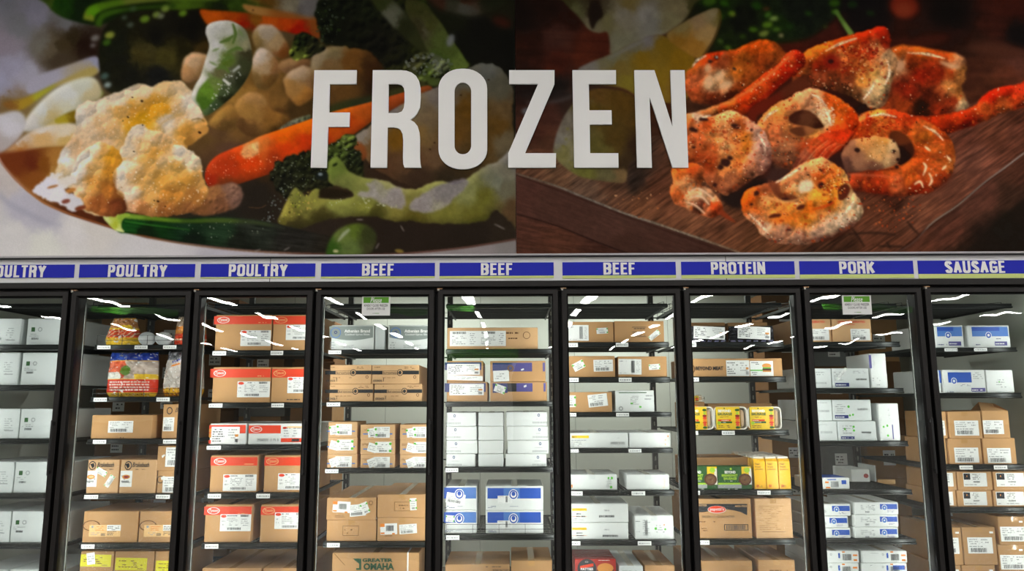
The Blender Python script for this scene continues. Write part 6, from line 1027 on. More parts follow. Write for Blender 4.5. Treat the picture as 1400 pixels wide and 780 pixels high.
# ---- bay 5
bay(4); top_shelf(415, 421)
shelf(476.8, 484)
box(608, 735.5, 447.5, k='tan', desc='very long brown carton with a wide double label', tape=0, pr=[('m', 692, 712, 452, 457, 1, 'ink_brown'), ('d', 720, 458, 5, 5, 'ink_brown', .85), ('m', 695, 716, 460, 464, 1, 'ink_brown')], lab=[(615, 691.5, 452, 472.7, 'wide')])
shelf(548.5, 555.5)
box(606, 666.5, 521.6, k='tan2', desc='brown carton with dark blue panel', pr=[('r', 608, 664, 523.5, 535.5, 'navy')], lab=[(614.5, 661.5, 524.5, 540, 'meatlab')]); z2 = BY.top+.0015
BY.top = z2; box(606, 660.5, 493, on='s', k='tan2', desc='brown carton with dark blue panel', pr=[('r', 608, 658, 495, 505.5, 'navy')], lab=[(608.5, 656, 497, 512, 'meatlab'), (608, 660, 513, 519.5, 'blank', -2)])
box(670, 748, 521.6, k='tan2', desc='brown carton with blue and purple panels', pr=[('r', 673.5, 694, 523.5, 536.5, 'navy'), ('r', 694, 706, 523.5, 535, 'ink_black'), ('r', 706, 728, 523.5, 535, 'purple'), ('r', 743, 746, 523.5, 535, 'purple'), ('p', 'paper', [(716, 527), (719.5, 525.5), (720, 528), (716.5, 529.5)])], lab=[(676, 691, 526, 536.5, 'green', -20)]); z2 = BY.top+.0015
BY.top = z2; box(670, 746, 493, on='s', k='tan2', desc='brown carton with blue and purple panels', pr=[('r', 673.5, 727.5, 495.5, 507.5, 'purple'), ('r', 673.5, 700, 495.5, 507.5, 'navy', 1), ('r', 742, 745, 495.5, 507.5, 'purple'), ('d', 698, 503, 4.5, 4.5, 'ink_brown', .5, 3), ('p', 'paper', [(712, 504.5), (716, 503), (716.5, 505), (713, 506.5)])], lab=[(674.5, 696, 506, 521, 'blank', 3)])
shelf(638, 645.5, [(609, 626.5)])
def whi(a, b, vs, mk, blank=False):
    for q, v in enumerate(vs):
        dx = ((q*7) % 4)-1.5 if not blank else 0
        box(a+dx, b+dx, v, on=('s' if q else None), k='board_white', name='white_carton', tape=0, desc='flat white carton with tiny blue shield' if not blank else 'flat blank white carton', d=.5, pr=[] if blank else [('d', mk+dx, v+4.6, 1.7, 2, 'navy', .5), ('b', mk-(13 if mk < 680 else 9), mk+(9 if mk < 680 else 12), v+13.5, v+16, 'ink_light'), ('m', mk-6, mk+6, v+9, v+10.5, 1, 'ink_light')] )
whi(606, 651.5, (620, 601.6, 582.4, 563.4), 622); whi(654, 688.5, (620, 601.6, 582.4, 563.4), 640, True); whi(692.5, 749, (620, 601.5, 582.2, 562.5), 737)
shelf(729.5, 738, [(610, 628)], guard=(716.2, 723))
def blu(a, b, sh, bl, br, vs, bu, lb, **kw):
    zb0 = None
    for q, (v, b0, b1) in enumerate(vs): box(a, b, v, on=('s' if q else None), k='board_white', name='white_carton', tape=0, desc='white carton with bright blue panel', d=.42, pr=[('r', bl, br, b0, b1, 'blue'), ('r', bl+22, bl+44, b0, b1, 'blue_lite', 1), ('d', bu, b0+9, 6.5, 7, 'letter_white', 0, 4), ('d', bu, b0+9, 5.6, 6, 'blue', .72, 5), ('d', bu, b0+8, 2.6, 3, 'blue', 0, 5), ('m', bl+1, bl+16, v+26.5, v+30, 2, 'navy'), ('m', bu-5, bu+7, v+27, v+28.2, 1, 'navy')], lab=[lb[q]], **kw)
blu(606, 652, 0, 607, 648.5, [(697.3, 699.5, 714), (664, 666, 681)], 628, [(607, 621, 704, 713, 'green', -4), (610, 636, 674, 688, 'ship', -9)])
blu(664, 743, 0, 666.5, 739.5, [(697.3, 699.5, 714), (664, 666.5, 681)], 702, [(680, 700, 711, 721.5, 'side', 0), (680.5, 700, 677, 687.5, 'side', 1)])
shelf(812, 820)
box(604, 697, 771, k='tan3', desc='wide brown carton with dark print on its edge', d=.42, tape=0, pr=[('m', 664, 692, 773, 775, 1, 'ink_black'), ('t', 'BONE FACTORY', 674, 696, 777.5, 780, 'ink_black', .01)]); box(698.5, 755, 766, k='tan3', desc='brown carton with folded lid flaps', d=.45, tape=1)
# ---- bay 6
bay(5); top_shelf(415, 420)
shelf(467.5, 475, [(772, 790), (842, 859)])
box(762, 838.8, 439.5, k='tan2', desc='brown carton with green cornered sticker', lab=[(777, 804.7, 444, 465.4, 'side'), (815.5, 831, 448, 456, 'green', 3)], d=.5)
box(840, 908, 438.5, k='tan2', desc='brown carton with black box mark and tilted sticker', lab=[(886, 903, 454.5, 461.5, 'green', 38)], pr=[('m', 864.5, 882, 447.5, 450, 1, 'ink_black'), ('m', 864.5, 883, 452, 459, 3, 'ink_black', .85), ('r', 864, 883.5, 446.6, 447.3, 'ink_black'), ('r', 864, 883.5, 459.5, 460.2, 'ink_black')], d=.5)
shelf(515, 522.8, [(772, 791), (846, 863.5)])
box(762, 841, 486.3, k='tan2', desc='brown carton with barcode label and tilted sticker', lab=[(811.5, 838, 491.5, 507.5, 'ship', 1), (783, 799, 494, 505, 'green', 27)], d=.5)
box(845, 912, 486.8, k='tan2', desc='brown carton with striped label and small sticker', lab=[(845.5, 877, 490.5, 511.5, 'side', -1), (887, 902.5, 497.5, 505, 'green', 4)], d=.5)
shelf(563, 569.8, [(772, 787.8), (842.5, 860)])
box(762, 837, 535.5, k='tan2', desc='brown carton with tilted barcode label', lab=[(804, 830.5, 538.5, 555.5, 'ship', 6), (774, 787, 540, 556, 'green', 0)], d=.45)
box(841.5, 894.5, 533.3, k='board_white', name='white_carton', desc='white carton with thin green line', pr=[('r', 846, 884, 536, 537, 'green_dark'), ('m', 862, 874, 540, 553, 6, 'ink_light'), ('r', 862, 865.5, 550, 552.5, 'green'), ('r', 874, 877, 554.5, 557, 'green'), ('d', 849, 558, 3, 3, 'ink_light', .5), ('m', 880, 892, 538, 547, 2, 'ink_light')], d=.4)
shelf(612.3, 619, [(772, 791), (859.5, 877)])
box(762, 859, 591.3, k='board_white', name='white_carton', desc='long low white carton with yellow label', tape=0, pr=[('r', 781.5, 805, 595, 598.5, 'yellow'), ('t', '3017', 782, 788, 595.6, 598, 'ink_black', .02), ('m', 781, 803, 600, 610, 4, 'ink_light'), ('b', 835, 855, 603.5, 607, 'ink_light'), ('m', 842, 848, 597.5, 599, 1, 'ink_light')], d=.5)
box(860.5, 917.5, 591, k='board_white', name='white_carton', desc='low blank white carton', tape=0, pr=[('r', 912.5, 914, 595, 597, 'orange'), ('r', 909, 910.5, 600, 602, 'peach'), ('r', 909, 910.5, 606, 608, 'peach')], d=.5)
shelf(669.7, 677.5, [(775, 796.5), (863.5, 882)])
box(764, 844, 648.2, k='board_white', name='white_carton', desc='low white carton with green stickers', tape=1, d=.36, pr=[('m', 829, 838, 654, 666, 5, 'ink_light'), ('d', 832, 653, 1.4, 1.4, 'green'), ('d', 836.5, 653, 1.6, 1.8, 'green'), ('d', 835.5, 665.5, 1.8, 1.8, 'green'), ('r', 781, 783, 662, 666, 'orange')])
box(857, 915.5, 648.2, k='board_white', name='white_carton', desc='low white carton with taped lid', tape=1, d=.36, pr=[('m', 906, 910, 651, 667, 6, 'peach')])
shelf(737.7, 745.5, [(775, 793.5), (872, 890.5)])
for q, v in enumerate((714, 687.8)): box(766, 859.3, v, on=('s' if q else None), k='board_white', name='white_carton', tape=0, d=.5, desc='white carton with yellow strip and barcode', pr=[('r', 782, 802, v+6.5, v+10, 'yellow'), ('m', 788, 801, v+12, v+19, 2, 'ink'), ('r', 782, 802, v+17.5, v+18, 'orange'), ('m', 782, 801, v+19.5, v+23, 2, 'ink_light'), ('b', 819+5*(1-q), 840+5*(1-q), v+16.5-q*.5, v+19.5-q*.5, 'ink_black'), ('t', '78015', 826, 833, v+8.5, v+10.5, 'ink', .0)])
box(868, 921.5, 704.3, k='board_white', name='white_carton', tape=1, d=.44, desc='deep white carton with taped lid and green sticker', pr=[('b', 881.5, 885.5, 711, 730, 'ink'), ('m', 879, 890, 709, 732, 8, 'ink_light'), ('m', 869, 877, 711, 713, 1, 'ink'), ('m', 869, 876, 725, 727, 1, 'ink'), ('m', 897, 909, 716, 728, 4, 'ink_light'), ('d', 896.5, 722, 1.8, 1.8, 'green'), ('d', 909.5, 723, 1.4, 1.4, 'green'), ('d', 908, 717, 1, 1, 'orange')])
shelf(822, 830)
bp_ = [('d', 802.5, 777, 13, 13, 'ink_black'), ('p', 'red', [(793, 773), (811, 769.5), (811.5, 773.5), (793, 777)]), ('m', 797, 808, 771, 775, 2, 'paper'), ('t', 'PATTIES', 794, 811, 775.5, 779, 'paper', .04), ('d', 802, 767.5, 2.4, 1, 'ink_light', .5, 1), ('d', 827.5, 776, 11, 6.5, 'bun', 0, 2), ('r', 815.5, 839.5, 778.5, 780, 'patty', 1), ('m', 818, 838, 764.5, 766, 1, 'paper')]
for q in range(6):
    if q < 2: bx = box(786, 842.5, 763.5, k='red_box', name='burger_box', cat='box', tape=None, d=.058, y=.066*q, desc='red box of burger patties', group='red burger boxes standing one behind another', pr=[] if q else bp_); bz = bx.location.z
    else:
        o = bx.copy(); SC.collection.objects.link(o); o.location.y += .066*(q-1); item(o, 'red box of burger patties', 'box', 'red burger boxes standing one behind another', o.location.x, bz, bz+.2)
    if q == 1: bx.location.x -= .004
box(846.5, 879.5, 773, k='board_grey', name='white_carton', tape=0, d=.5, desc='deep plain white carton beside the burger boxes', pr=[('m', 851, 872, 779, 781, 1, 'ink')]); box(881.5, 923, 772.5, k='tan3', d=.5, tape=0, desc='deep plain brown carton in the right corner')
# ---- bay 7
bay(6); top_shelf(414, 419.5)
shelf(467, 474.8, [(936, 952)])
def film(s, t, rs):
    n = _fbm(70, 70, 8, 31, 3); img = np.zeros(s.shape+(3,)); img[:] = (30, 30, 36); img[n > .13] = (74, 74, 84); img[(t > .88) & (np.abs(((s*3) % 1)-.5) < .3)] = (140, 140, 176); img[(t < .1) & (s > -.6) & (s < .4)] = (120, 120, 140)
    return img
for (a, b, l0, l1) in ((938, 996, 947.5, 990), (998, 1062, 1007.5, 1052)):
    e = pillow(a, b, 444.5, film, 'black film pack with silver edge and white label', .045, name='film_pack', cat='pack', group='black film packs', seed=int(a), topc=.96, wr=.008)
    x0, x1 = at(l0, 455, YB)[0]-e.location.x, at(l1, 455, YB)[0]-e.location.x; z0, z1 = at(l0, 463.5, YB)[2]-e.location.z, at(l0, 446.5, YB)[2]-e.location.z
    sticker(e, x0, x1, z0, z1, -.006, 'meatlab', -3)
for a, b in ((944, 992), (996, 1050)): box(a, b, 440.5, y=.24, k='tan3', d=.4, desc='brown carton behind the black film packs')
shelf(514.5, 522.3, [(936, 955.5)])
box(936, 1070, 489.7, k='tan2', tape=0, d=.42, desc='long brown carton with bold lettering and burger label', pr=[('t', 'BEYOND MEAT', 951, 988.5, 500.3, 505.7, 'ink_black', .03), ('d', 945.5, 504, 5, 6, 'ink_brown', .7)], lab=[(993, 1024.5, 492.3, 513.8, 'meatlab'), (1025.5, 1057, 493.3, 513.8, 'burgerlab')])
shelf(587.4, 595, [(941, 954.5), (987, 1004.5)])
def tray(u0, u1, v0, desc, y=0, zb=None):
    um = (u0+u1)/2; zb = (BY.z if zb is None else zb)+.0006; zt = at(um, v0, YB+y)[2]; a, b = at(u0, v0+15, YB+y)[0], at(u1, v0+15, YB+y)[0]; w = b-a; h = zt-zb; e = empty('sausage_pack', (a, YB+y+.05, zb))
    def rrect(x0, x1, z0, z1, r, n=6): return [(cx+r*math.cos(t), cz+r*math.sin(t)) for cx, cz, t0 in ((x1-r, z0+r, -90), (x1-r, z1-r, 0), (x0+r, z1-r, 90), (x0+r, z0+r, 180)) for t in [math.radians(t0+90*k/n) for k in range(n+1)]]
    m = MB(); A = rrect(0, w, 0, h, .028); B_ = rrect(.007, w-.007, .007, h-.007, .024); C_ = rrect(.011, w-.011, .011, h-.011, .022); D_ = rrect(.02, w-.02, .02, h-.02, .018); n = len(A)
    vs = [(x, -.012, z) for x, z in A]+[(x, -.012, z) for x, z in B_]+[(x, .02, z) for x, z in C_]+[(x, .03, z) for x, z in D_]+[(x, -.008, z) for x, z in A]
    f = [(i, (i+1) % n, n+(i+1) % n, n+i) for i in range(n)]+[(n+i, n+(i+1) % n, 2*n+(i+1) % n, 2*n+i) for i in range(n)]+[(2*n+i, 2*n+(i+1) % n, 3*n+(i+1) % n, 3*n+i) for i in range(n)]+[tuple(range(3*n, 4*n))]+[(i, 4*n+i, 4*n+(i+1) % n, (i+1) % n) for i in range(n)]
    m.add(vs, f, 'tray_white'); m.build('tray', e)
    for q, x in enumerate((w*.70, w*.83)):
        s = MB(); r = w*.075; s.lathe([(r*.02, .02), (r*.6, .022), (r*.92, .03), (r, .042), (r, h*.5), (r, h-.045), (r*.9, h-.032), (r*.5, h-.024), (r*.02, h-.022)], 'sausage', 14, c=(0, 0, 0)); s.build('sausage', e, (x, .002, 0), True)
    s = MB(); sw = w*.56; s.box(.012 if 1 else 0, .012+sw, -.016, -.0125, .002, h-.002, 'yellow', .0008); s.box(.010, .014+sw, -.014, .02, -.0003, .0015, 'yellow'); q = -.0165; X = lambda t: .012+sw*t; Z = lambda t: .002+(h-.004)*t
    s.text('BEYOND', X(.12), X(.8), Z(.76), Z(.88), q, 'paper', .05); s.text('SAUSAGE', X(.08), X(.86), Z(.62), Z(.74), q, 'green_ink', .04); s.rect(X(.1), X(.78), Z(.36), Z(.44), q, 'red'); s.rect(X(.16), X(.84), Z(.27), Z(.35), q, 'green_dark'); micro(s, X(.2), X(.7), Z(.29), Z(.34), q-.0004, 1, 'paper'); micro(s, X(.14), X(.7), Z(.37), Z(.43), q-.0004, 1, 'paper')
    s.disc(X(.14), Z(.28), sw*.1, h*.08, q-.0004, 'lime', 12); micro(s, X(.1), X(.8), Z(.06), Z(.2), q, 2, 'seam', .6); micro(s, X(.2), X(.7), Z(.5), Z(.58), q, 2, 'ink_brown', .5); s.disc(X(.45), Z(.93), .004, .005, q, 'green_dark', 8)
    s.build('printed_sleeve', e)
    s = MB(); x1 = .012+sw; s.box(x1, x1+w*.15, -.016, -.0125, .002, h-.002, 'yellow'); 
    for (t, k, r_) in ((.86, 'green_dark', 1), (.72, 'lime', .6), (.6, 'maroon', 1), (.5, 'red', 1), (.4, 'orange', .9), (.3, 'red', 1), (.2, 'red_lite', .8), (.08, 'green_dark', 1)): s.disc(x1+w*.075, Z(t), w*.07*r_, h*.055, -.0165-.0002*t, k, 12)
    s.build('food_picture', e); item(e, desc, 'sausage pack', 'yellow sausage packs', (a+b)/2, zb, zt); return e
tray(936, 978, 555.5, 'yellow and white sausage tray pack'); tray(978.5, 1024.5, 555.5, 'yellow and white sausage tray pack'); tray(1025, 1071.5, 555.5, 'yellow and white sausage tray pack')
box(968, 1056, 551, y=.2, k='tan3', d=.3, desc='brown carton behind the sausage packs')
box(936, 964, 549, y=.12, k='tan3', d=.3, desc='brown carton with orange food picture', pr=[('d', 949, 556, 6, 3, 'orange')], tag_it=True); tray(928, 966, 540.5, 'upper sausage tray pack, mostly hidden', y=.12, zb=BY.top+.002)
shelf(669, 676.5, [(940, 957), (1035.5, 1053.5)])
for a, b in ((936, 980.8), (981.6, 1028)):
    o = box(a, b, 637, k='green_dark', name='breakfast_sausage_box', cat='box', tape=None, d=.1, desc='dark green box of breakfast sausage patties', group='green boxes of breakfast patties', pr=[('r', b-14, b-.5, 637.5, 661, 'yellow'), ('d', b-7, 642, 4, 3.6, 'lime', 0, 3), ('r', b-4, b-.5, 640, 662, 'tray_white', 1), ('d', b-9.5, 655, 8.8, 8, 'patty', 0, 4), ('d', b-9.5, 655, 6.5, 5.8, 'ink_brown', .3, 5), ('d', b-11, 653, 2, 1.8, 'seam', 0, 6), ('d', b-7, 657, 1.6, 1.4, 'seam', 0, 6),
        ('t', 'BEYOND', b-37.5, b-22.5, 643, 646.8, 'paper', .05), ('t', 'BREAKFAST', b-41.5, b-19.5, 647.6, 651.2, 'lime', .05), ('t', 'SAUSAGE', b-39, b-21, 651.8, 655.4, 'lime', .05), ('m', b-38, b-20, 656.3, 657.6, 1, 'paper'), ('r', a, b-14, 659.5, 662, 'lime'), ('r', a, b-14, 662, 667, 'ink_light'), ('m', a+6, b-16, 667, 669, 1, 'paper'), ('d', b-29, 640.5, 1.5, 1.6, 'lime')])
box(938, 1024, 625, y=.13, k='tan3', d=.34, desc='brown carton behind the green patty boxes')
def eggc(a, b, q, row):
    y = .012+.074*row; um = (a+b)/2; x0, x1 = at(a, 650, YB)[0], at(b, 650, YB)[0]; w = (x1-x0)/2-.001; h = at(um, 624, YB)[2]-BY.z; e = empty('drink_carton', ((x0+x1)/2, YB+y, BY.z+.0006)); m = MB(); hb_ = h*.86
    m.box(-w, w, 0, .068, 0, hb_, 'carton_yellow', .002); m.add([(-w, 0, hb_), (w, 0, hb_), (w, .068, hb_), (-w, .068, hb_), (-w*.96, .018, h*.93), (w*.96, .018, h*.93), (w*.96, .05, h*.93), (-w*.96, .05, h*.93)], [(0, 1, 5, 4), (1, 2, 6, 5), (2, 3, 7, 6), (3, 0, 4, 7)], 'carton_yellow')
    if row == 0:
        for k_, s_ in enumerate(('Eggs', 'from', 'plants')): m.text(s_, -w*.75, w*(.1, .2, .6)[k_], hb_*(.86-.1*k_), hb_*(.94-.1*k_), -.0005, 'ink_brown', .01)
        m.rect(-w*.7, -w*.2, hb_*.06, hb_*.16, -.0005, 'orange'); micro(m, -w*.6, w*.4, hb_*.06, hb_*.14, -.0008, 2, 'seam')
    m.build('body', e); t = MB(); t.box(-w*.9, w*.9, .016, .052, h*.93, h, 'tray_white', .003); t.build('white_cap', e)
    item(e, 'yellow egg substitute carton with white cap', 'drink carton', 'yellow egg substitute cartons', (x0+x1)/2, BY.z, BY.z+h)
for r_ in range(7):
    for q, (a, b) in enumerate(((1031.5, 1048), (1048.5, 1065), (1065.5, 1082))): eggc(a, b, q, r_)
shelf(736.5, 744.5, [(945, 970)])
A0, A1 = 940, 1027
box(A0, A1, 681.3, k='tan2', tape=0, d=.5, desc='brown carton with black arch and red oval mark', pr=[('p', 'ink_black', [(A0+1, 688.3), (1021.5, 688.3), (1021.5, 704)]+[(1021.5-(69)*t, 704-8.5*math.sin(math.pi*(.06+.9*t))) for t in (.12, .25, .4, .55, .7, .85)]+[(A0+1, 700)]), ('d', 980, 696, 12.6, 5, 'paper', 0, 2), ('d', 980, 695.8, 12, 4.6, 'red', 0, 4), ('t', "papetti's", 970.5, 989.5, 693, 698.6, 'paper', .01), ('t', '46025-79325', 1004.5, 1021, 690, 692.6, 'tan', .02), ('t', 'EGG PATTIES', 948, 966, 689, 691.5, 'tan', .02), ('t', 'FROZEN 1.5 OZ EGG PATTIES', 960, 1004, 704.3, 707.2, 'ink_black', .01), ('m', 952, 978, 711, 714, 1, 'ink_brown'), ('m', 952, 972, 720, 726, 2, 'ink_brown'), ('r', 990, 1023, 716.2, 717, 'ink_black'), ('r', 990, 1023, 723.8, 724.6, 'ink_black'), ('r', 990, 990.9, 716.2, 724.6, 'ink_black'), ('r', 1022.1, 1023, 716.2, 724.6, 'ink_black'), ('b', 993, 1021, 717.4, 723.4, 'ink')])
box(1032.5, 1087, 681, k='tan', d=.5, tape=1, desc='pale brown carton with faint square stamp', pr=[('m', 1038, 1072, 690, 724, 14, 'tan3', .8), ('r', 1042, 1074, 726, 726.7, 'seam')])
shelf(822, 830)
box(942, 1029, 766, k='tan3', d=.52, tape=0, desc='wide plain brown carton with bare lid'); box(1037, 1090, 765, k='tan3', d=.52, tape=1, desc='plain brown carton with taped lid', pr=[('m', 1052, 1080, 777, 781, 1, 'ink_brown')])
# ---- bay 8
bay(7); top_shelf(415, 420.5)
shelf(467, 474.3)
for a, b, l0, l1, t in ((1084, 1136.3, 1107, 1133.5, 1), (1138, 1191.5, 1163, 1189.5, 0)): box(a, b, 435.8, k='tan', d=.45, desc='pale brown carton with red capitals', pr=[('t', 'KEEP REFRIGERATED', b-46, b-9, 438.3, 441.3, 'red_lite', .03), ('m', b-36, b-20, 442.3, 444.3, 1, 'red_lite')], lab=[(l0, l1, 449.3, 465, 'ship')])
shelf(530.3, 537.5)
def wlab(a, b, v): return [('m', a+3, a+14, v+3, v+6, 1, 'ink_light'), ('b', b-18, b-2, v+15, v+18, 'ink_light')]
box(1092, 1137, 503.2, k='board_grey', name='white_carton', tape=0, desc='pale carton with small barcode', pr=[('b', 1115, 1131, 522, 524.5, 'ink_light'), ('m', 1112, 1130, 507, 513, 2, 'ink_light')])
box(1138, 1188.5, 503, k='board_grey', name='white_carton', tape=0, desc='pale carton with blue boxed lettering', pr=[('r', 1142, 1161, 523, 528, 'navy'), ('m', 1143, 1160, 524, 527, 1, 'paper'), ('m', 1140, 1158, 507, 520, 5, 'ink_light'), ('b', 1170, 1186, 517, 519.5, 'ink'), ('m', 1166, 1186, 506, 510, 2, 'ink_light')], lab=[(1141, 1161, 508.5, 512.5, 'green', 50)])
box(1189.3, 1211.8, 482.8, k='board_white', name='white_carton', tape=0, d=.35, desc='tall white carton standing on end', pr=[('r', 1188, 1191.5, 485, 503, 'purple'), ('m', 1193, 1196, 486, 505, 9, 'ink_light'), ('m', 1193, 1208, 515, 527, 4, 'ink_light', .3)])
shelf(602.5, 610)
box(1094, 1145, 575.4, k='board_grey', name='white_carton', tape=0, desc='pale carton with small barcode', pr=[('b', 1122, 1138, 589, 592, 'ink_light'), ('m', 1118, 1136, 579, 582, 2, 'ink_light')]); z1 = BY.top+.0015
box(1145.8, 1198.5, 575.2, k='board_grey', name='white_carton', tape=0, desc='pale carton with blue boxed lettering', pr=[('r', 1150, 1168.5, 596, 599.8, 'navy'), ('m', 1151, 1167.5, 596.8, 599, 1, 'paper'), ('m', 1152, 1168, 580, 593, 4, 'ink_light'), ('b', 1178, 1192, 589.5, 592, 'ink'), ('d', 1155, 586, 1.6, 1.6, 'green'), ('d', 1167, 583, 1.6, 1.6, 'green'), ('d', 1167.5, 588, 1.6, 1.6, 'green')])
BY.top = z1; box(1092, 1137.8, 546, on='s', k='board_grey', name='white_carton', tape=0, desc='pale carton with small barcode', pr=[('b', 1119, 1134, 560, 563, 'ink_light'), ('m', 1113, 1134, 549, 551, 1, 'ink_light')])
BY.top = z1; box(1138.4, 1191.4, 546, on='s', k='board_grey', name='white_carton', tape=0, desc='pale carton with blue boxed lettering', pr=[('r', 1141.5, 1160, 567, 571.5, 'navy'), ('m', 1142.5, 1159, 568, 570.8, 1, 'paper'), ('m', 1142, 1156, 551, 565, 5, 'ink_light'), ('b', 1172, 1187, 557.5, 560.5, 'ink_light'), ('d', 1160, 555.5, 1.6, 1.8, 'green'), ('d', 1166, 566.5, 1.4, 1.4, 'green'), ('d', 1162, 567.5, 1.4, 1.4, 'green')])
box(1200.8, 1229, 551, k='board_white', name='white_carton', tape=0, d=.35, desc='tall white carton standing on end with side print', pr=[('m', 1214, 1217, 557, 575, 8, 'ink_light'), ('m', 1203, 1206, 570, 592, 9, 'ink_light'), ('r', 1220, 1221.5, 580, 600, 'purple'), ('d', 1208, 583, 1.4, 1.6, 'green'), ('d', 1213, 581.5, 1.4, 1.6, 'green'), ('d', 1214, 595, 1.6, 1.6, 'green')])
shelf(668.7, 675.8)
box(1104, 1162.3, 652.7, k='board_white', name='white_carton', tape=0, d=.22, desc='low white carton with blue lid', pr=[('r', 1150.5, 1157, 656, 661.5, 'blue'), ('b', 1136, 1147, 657.5, 665.5, 'ink'), ('r', 1128, 1133, 657.5, 660, 'orange'), ('r', 1129, 1135, 665, 667, 'orange'), ('r', 1131, 1143, 654.5, 655.7, 'blue')])
o = ITEMS[-1]['o']; t = MB(); w_ = o.dimensions.x/2-.01; t.box(-w_*.2, w_, .02, .2, 0, .0012, 'blue'); t.build('blue_lid', o, (0, 0, o.dimensions.z))
box(1164, 1190, 641, y=.42, k='board_white', name='white_carton', tape=0, d=.3, desc='white carton with red round mark at the rear', pr=[('d', 1184, 650, 3.4, 3, 'maroon')]); box(1197, 1220, 636, y=.44, k='board_grey', name='white_carton', tape=0, d=.25, desc='pale carton at the rear', pr=[('r', 1200, 1224, 655, 661, 'peach')])
shelf(736, 744)
def bl2(a, b, vs, x0, x1, rx, sh, big=False):
    for q, v in enumerate(vs):
        dx = sh[q]; h = 5.6; pr = [('r', x0+dx, x1+dx, v+2.5, v+2.5+h+1.5, 'blue'), ('d', x0+dx+6, v+7.5, 3.6, 4, 'paper', 0, 4), ('d', x0+dx+6, v+7.5, 3, 3.2, 'blue_lite', .3, 5), ('m', x0+10+dx, x1-2+dx, v+11, v+14, 2, 'purple')]
        if big: pr += [('m', a+8, a+30, v+3, v+10, 3, 'ink_light'), ('b', a+14, a+20, v+12, v+14.5, 'ink'), ('d', a+26, v+10, 1.5, 1.5, 'ink_light', .5)]
        else: pr += [('d', a+22, v+10, 1.5, 1.5, 'ink_light', .5)]
        box(a+dx, b+dx, v, on=('s' if q else None), k='board_white', name='white_carton', tape=0, d=.42, desc='low white carton with blue strip' if not big else 'wide low white carton with blue strip', pr=pr)
bl2(1106, 1163.8, (721.2, 705, 688.5), 1137.5, 1161.5, 0, (0, -3.5, 0)); bl2(1168.8, 1229, (720.2, 703.2, 686), 1203, 1226.5, 0, (0, 0, 0), True)
shelf(806, 814)
for (a, b, k2) in ((1108, 1175, 0), (1179, 1241, 1)):
    for q, v in enumerate((769.3, 752.4)):
        box(a, b, v, on=('s' if q else None), k='board_white', name='white_carton', tape=0, d=.45, desc='white carton with orange tabs and barcode', pr=[('b', b-23, b-11, v+4.5, v+13, 'ink_black'), ('r', b-9, b-3, v+5, v+7.3, 'orange'), ('r', b-24, b-20, v+.8, v+2.5, 'orange'), ('r', b-8, b-3, v+11.5, v+14, 'orange'), ('r', b-29, b-26.5, v+3, v+10, 'blue'), ('m', a+8, a+24, v+2, v+4, 1, 'ink_light'), ('d', a+28, v+5, 1.5, 1.5, 'ink_light', .5)]+([('r', b-20, b-4, v+3, v+9, 'blue', 1)] if (k2 and not q) else []))
# ---- bay 9
bay(8); top_shelf(415, 421)
shelf(474.8, 480.8, [(1291.5, 1309), (1332, 1349.5)])
box(1262, 1276.5, 444.5, k='board_white', name='white_carton', tape=0, desc='white carton cut off by the door frame'); 
for a, b, x0, x1 in ((1278, 1317.5, 1281, 1315), (1323.5, 1381, 1328.5, 1378)):
    box(a, b, 444.5, k='board_white', name='white_carton', tape=0, desc='white carton with blue speckled upper panel', pr=[('r', x0, x1, 446.5, 459.5, 'blue_lite'), ('r', x0, x1-12, 446.5, 452, 'blue', 1), ('d', (x0+x1)/2-2, 458, 4.2, 4.6, 'paper', 0, 4), ('d', (x0+x1)/2-2, 458, 3.4, 3.8, 'blue', .5, 5), ('r', x1-18, x1-1, 466.5, 472, 'purple'), ('m', x1-17, x1-2, 467.5, 471, 1, 'paper'), ('m', x0+1, x0+14, 469, 472, 1, 'navy'), ('m', (x0+x1)/2+6, x1-8, 461, 464, 1, 'navy')], d=.4)
shelf(536.8, 544.2)
box(1266, 1286.5, 505.5, k='board_white', name='white_carton', tape=0, desc='white carton with blue side edge', pr=[('r', 1284, 1286.4, 506, 523, 'blue')]); 
box(1289.5, 1347.5, 505.3, k='board_white', name='white_carton', tape=0, desc='white carton with blue speckled upper panel', pr=[('r', 1296, 1328, 508.5, 522.5, 'blue'), ('d', 1304, 520.5, 4, 4.6, 'paper', 0, 4), ('d', 1304, 520.5, 3.2, 3.8, 'blue', .5, 5), ('m', 1313, 1328, 524.5, 527.5, 2, 'navy'), ('r', 1328, 1347, 530, 535, 'purple'), ('m', 1329, 1346, 531, 534.2, 1, 'paper'), ('m', 1295, 1309, 534, 536, 1, 'navy'), ('m', 1330, 1346, 508, 518, 4, 'ink_light')], d=.4)
box(1348.6, 1386, 505.5, k='board_white', name='white_carton', tape=0, desc='plain white carton with faint sticker', pr=[('m', 1362, 1378, 517, 530, 4, 'ink_light'), ('d', 1366, 521.5, 1, 1, 'green')], d=.4)
shelf(634.5, 642, [(1312, 1330), (1359, 1377)])
def sau(a, b, vs, l0, l1, **kw): col(a, b, vs, k='tan2', desc='brown carton with white barcode label', d=.35, lab=[[(l0, l1, v+12.5, v+33, 'ship')] for v in vs], group='brown cartons with barcode labels', **kw)
sau(1276, 1294.5, (599, 562), 1279, 1292); sau(1297, 1342, (599, 562), 1305, 1338, tape=1)
box(1344, 1389, 598.5, k='tan2', desc='brown carton with white barcode label', d=.35, lab=[(1350, 1382, 612, 632.5, 'ship')], group='brown cartons with barcode labels'); box(1343, 1380, 561, on='s', k='tan2', desc='brown carton with one flap standing open', d=.35, top='open', lab=[(1341.5, 1372, 574, 593, 'ship')], group='brown cartons with barcode labels')
shelf(693, 701)
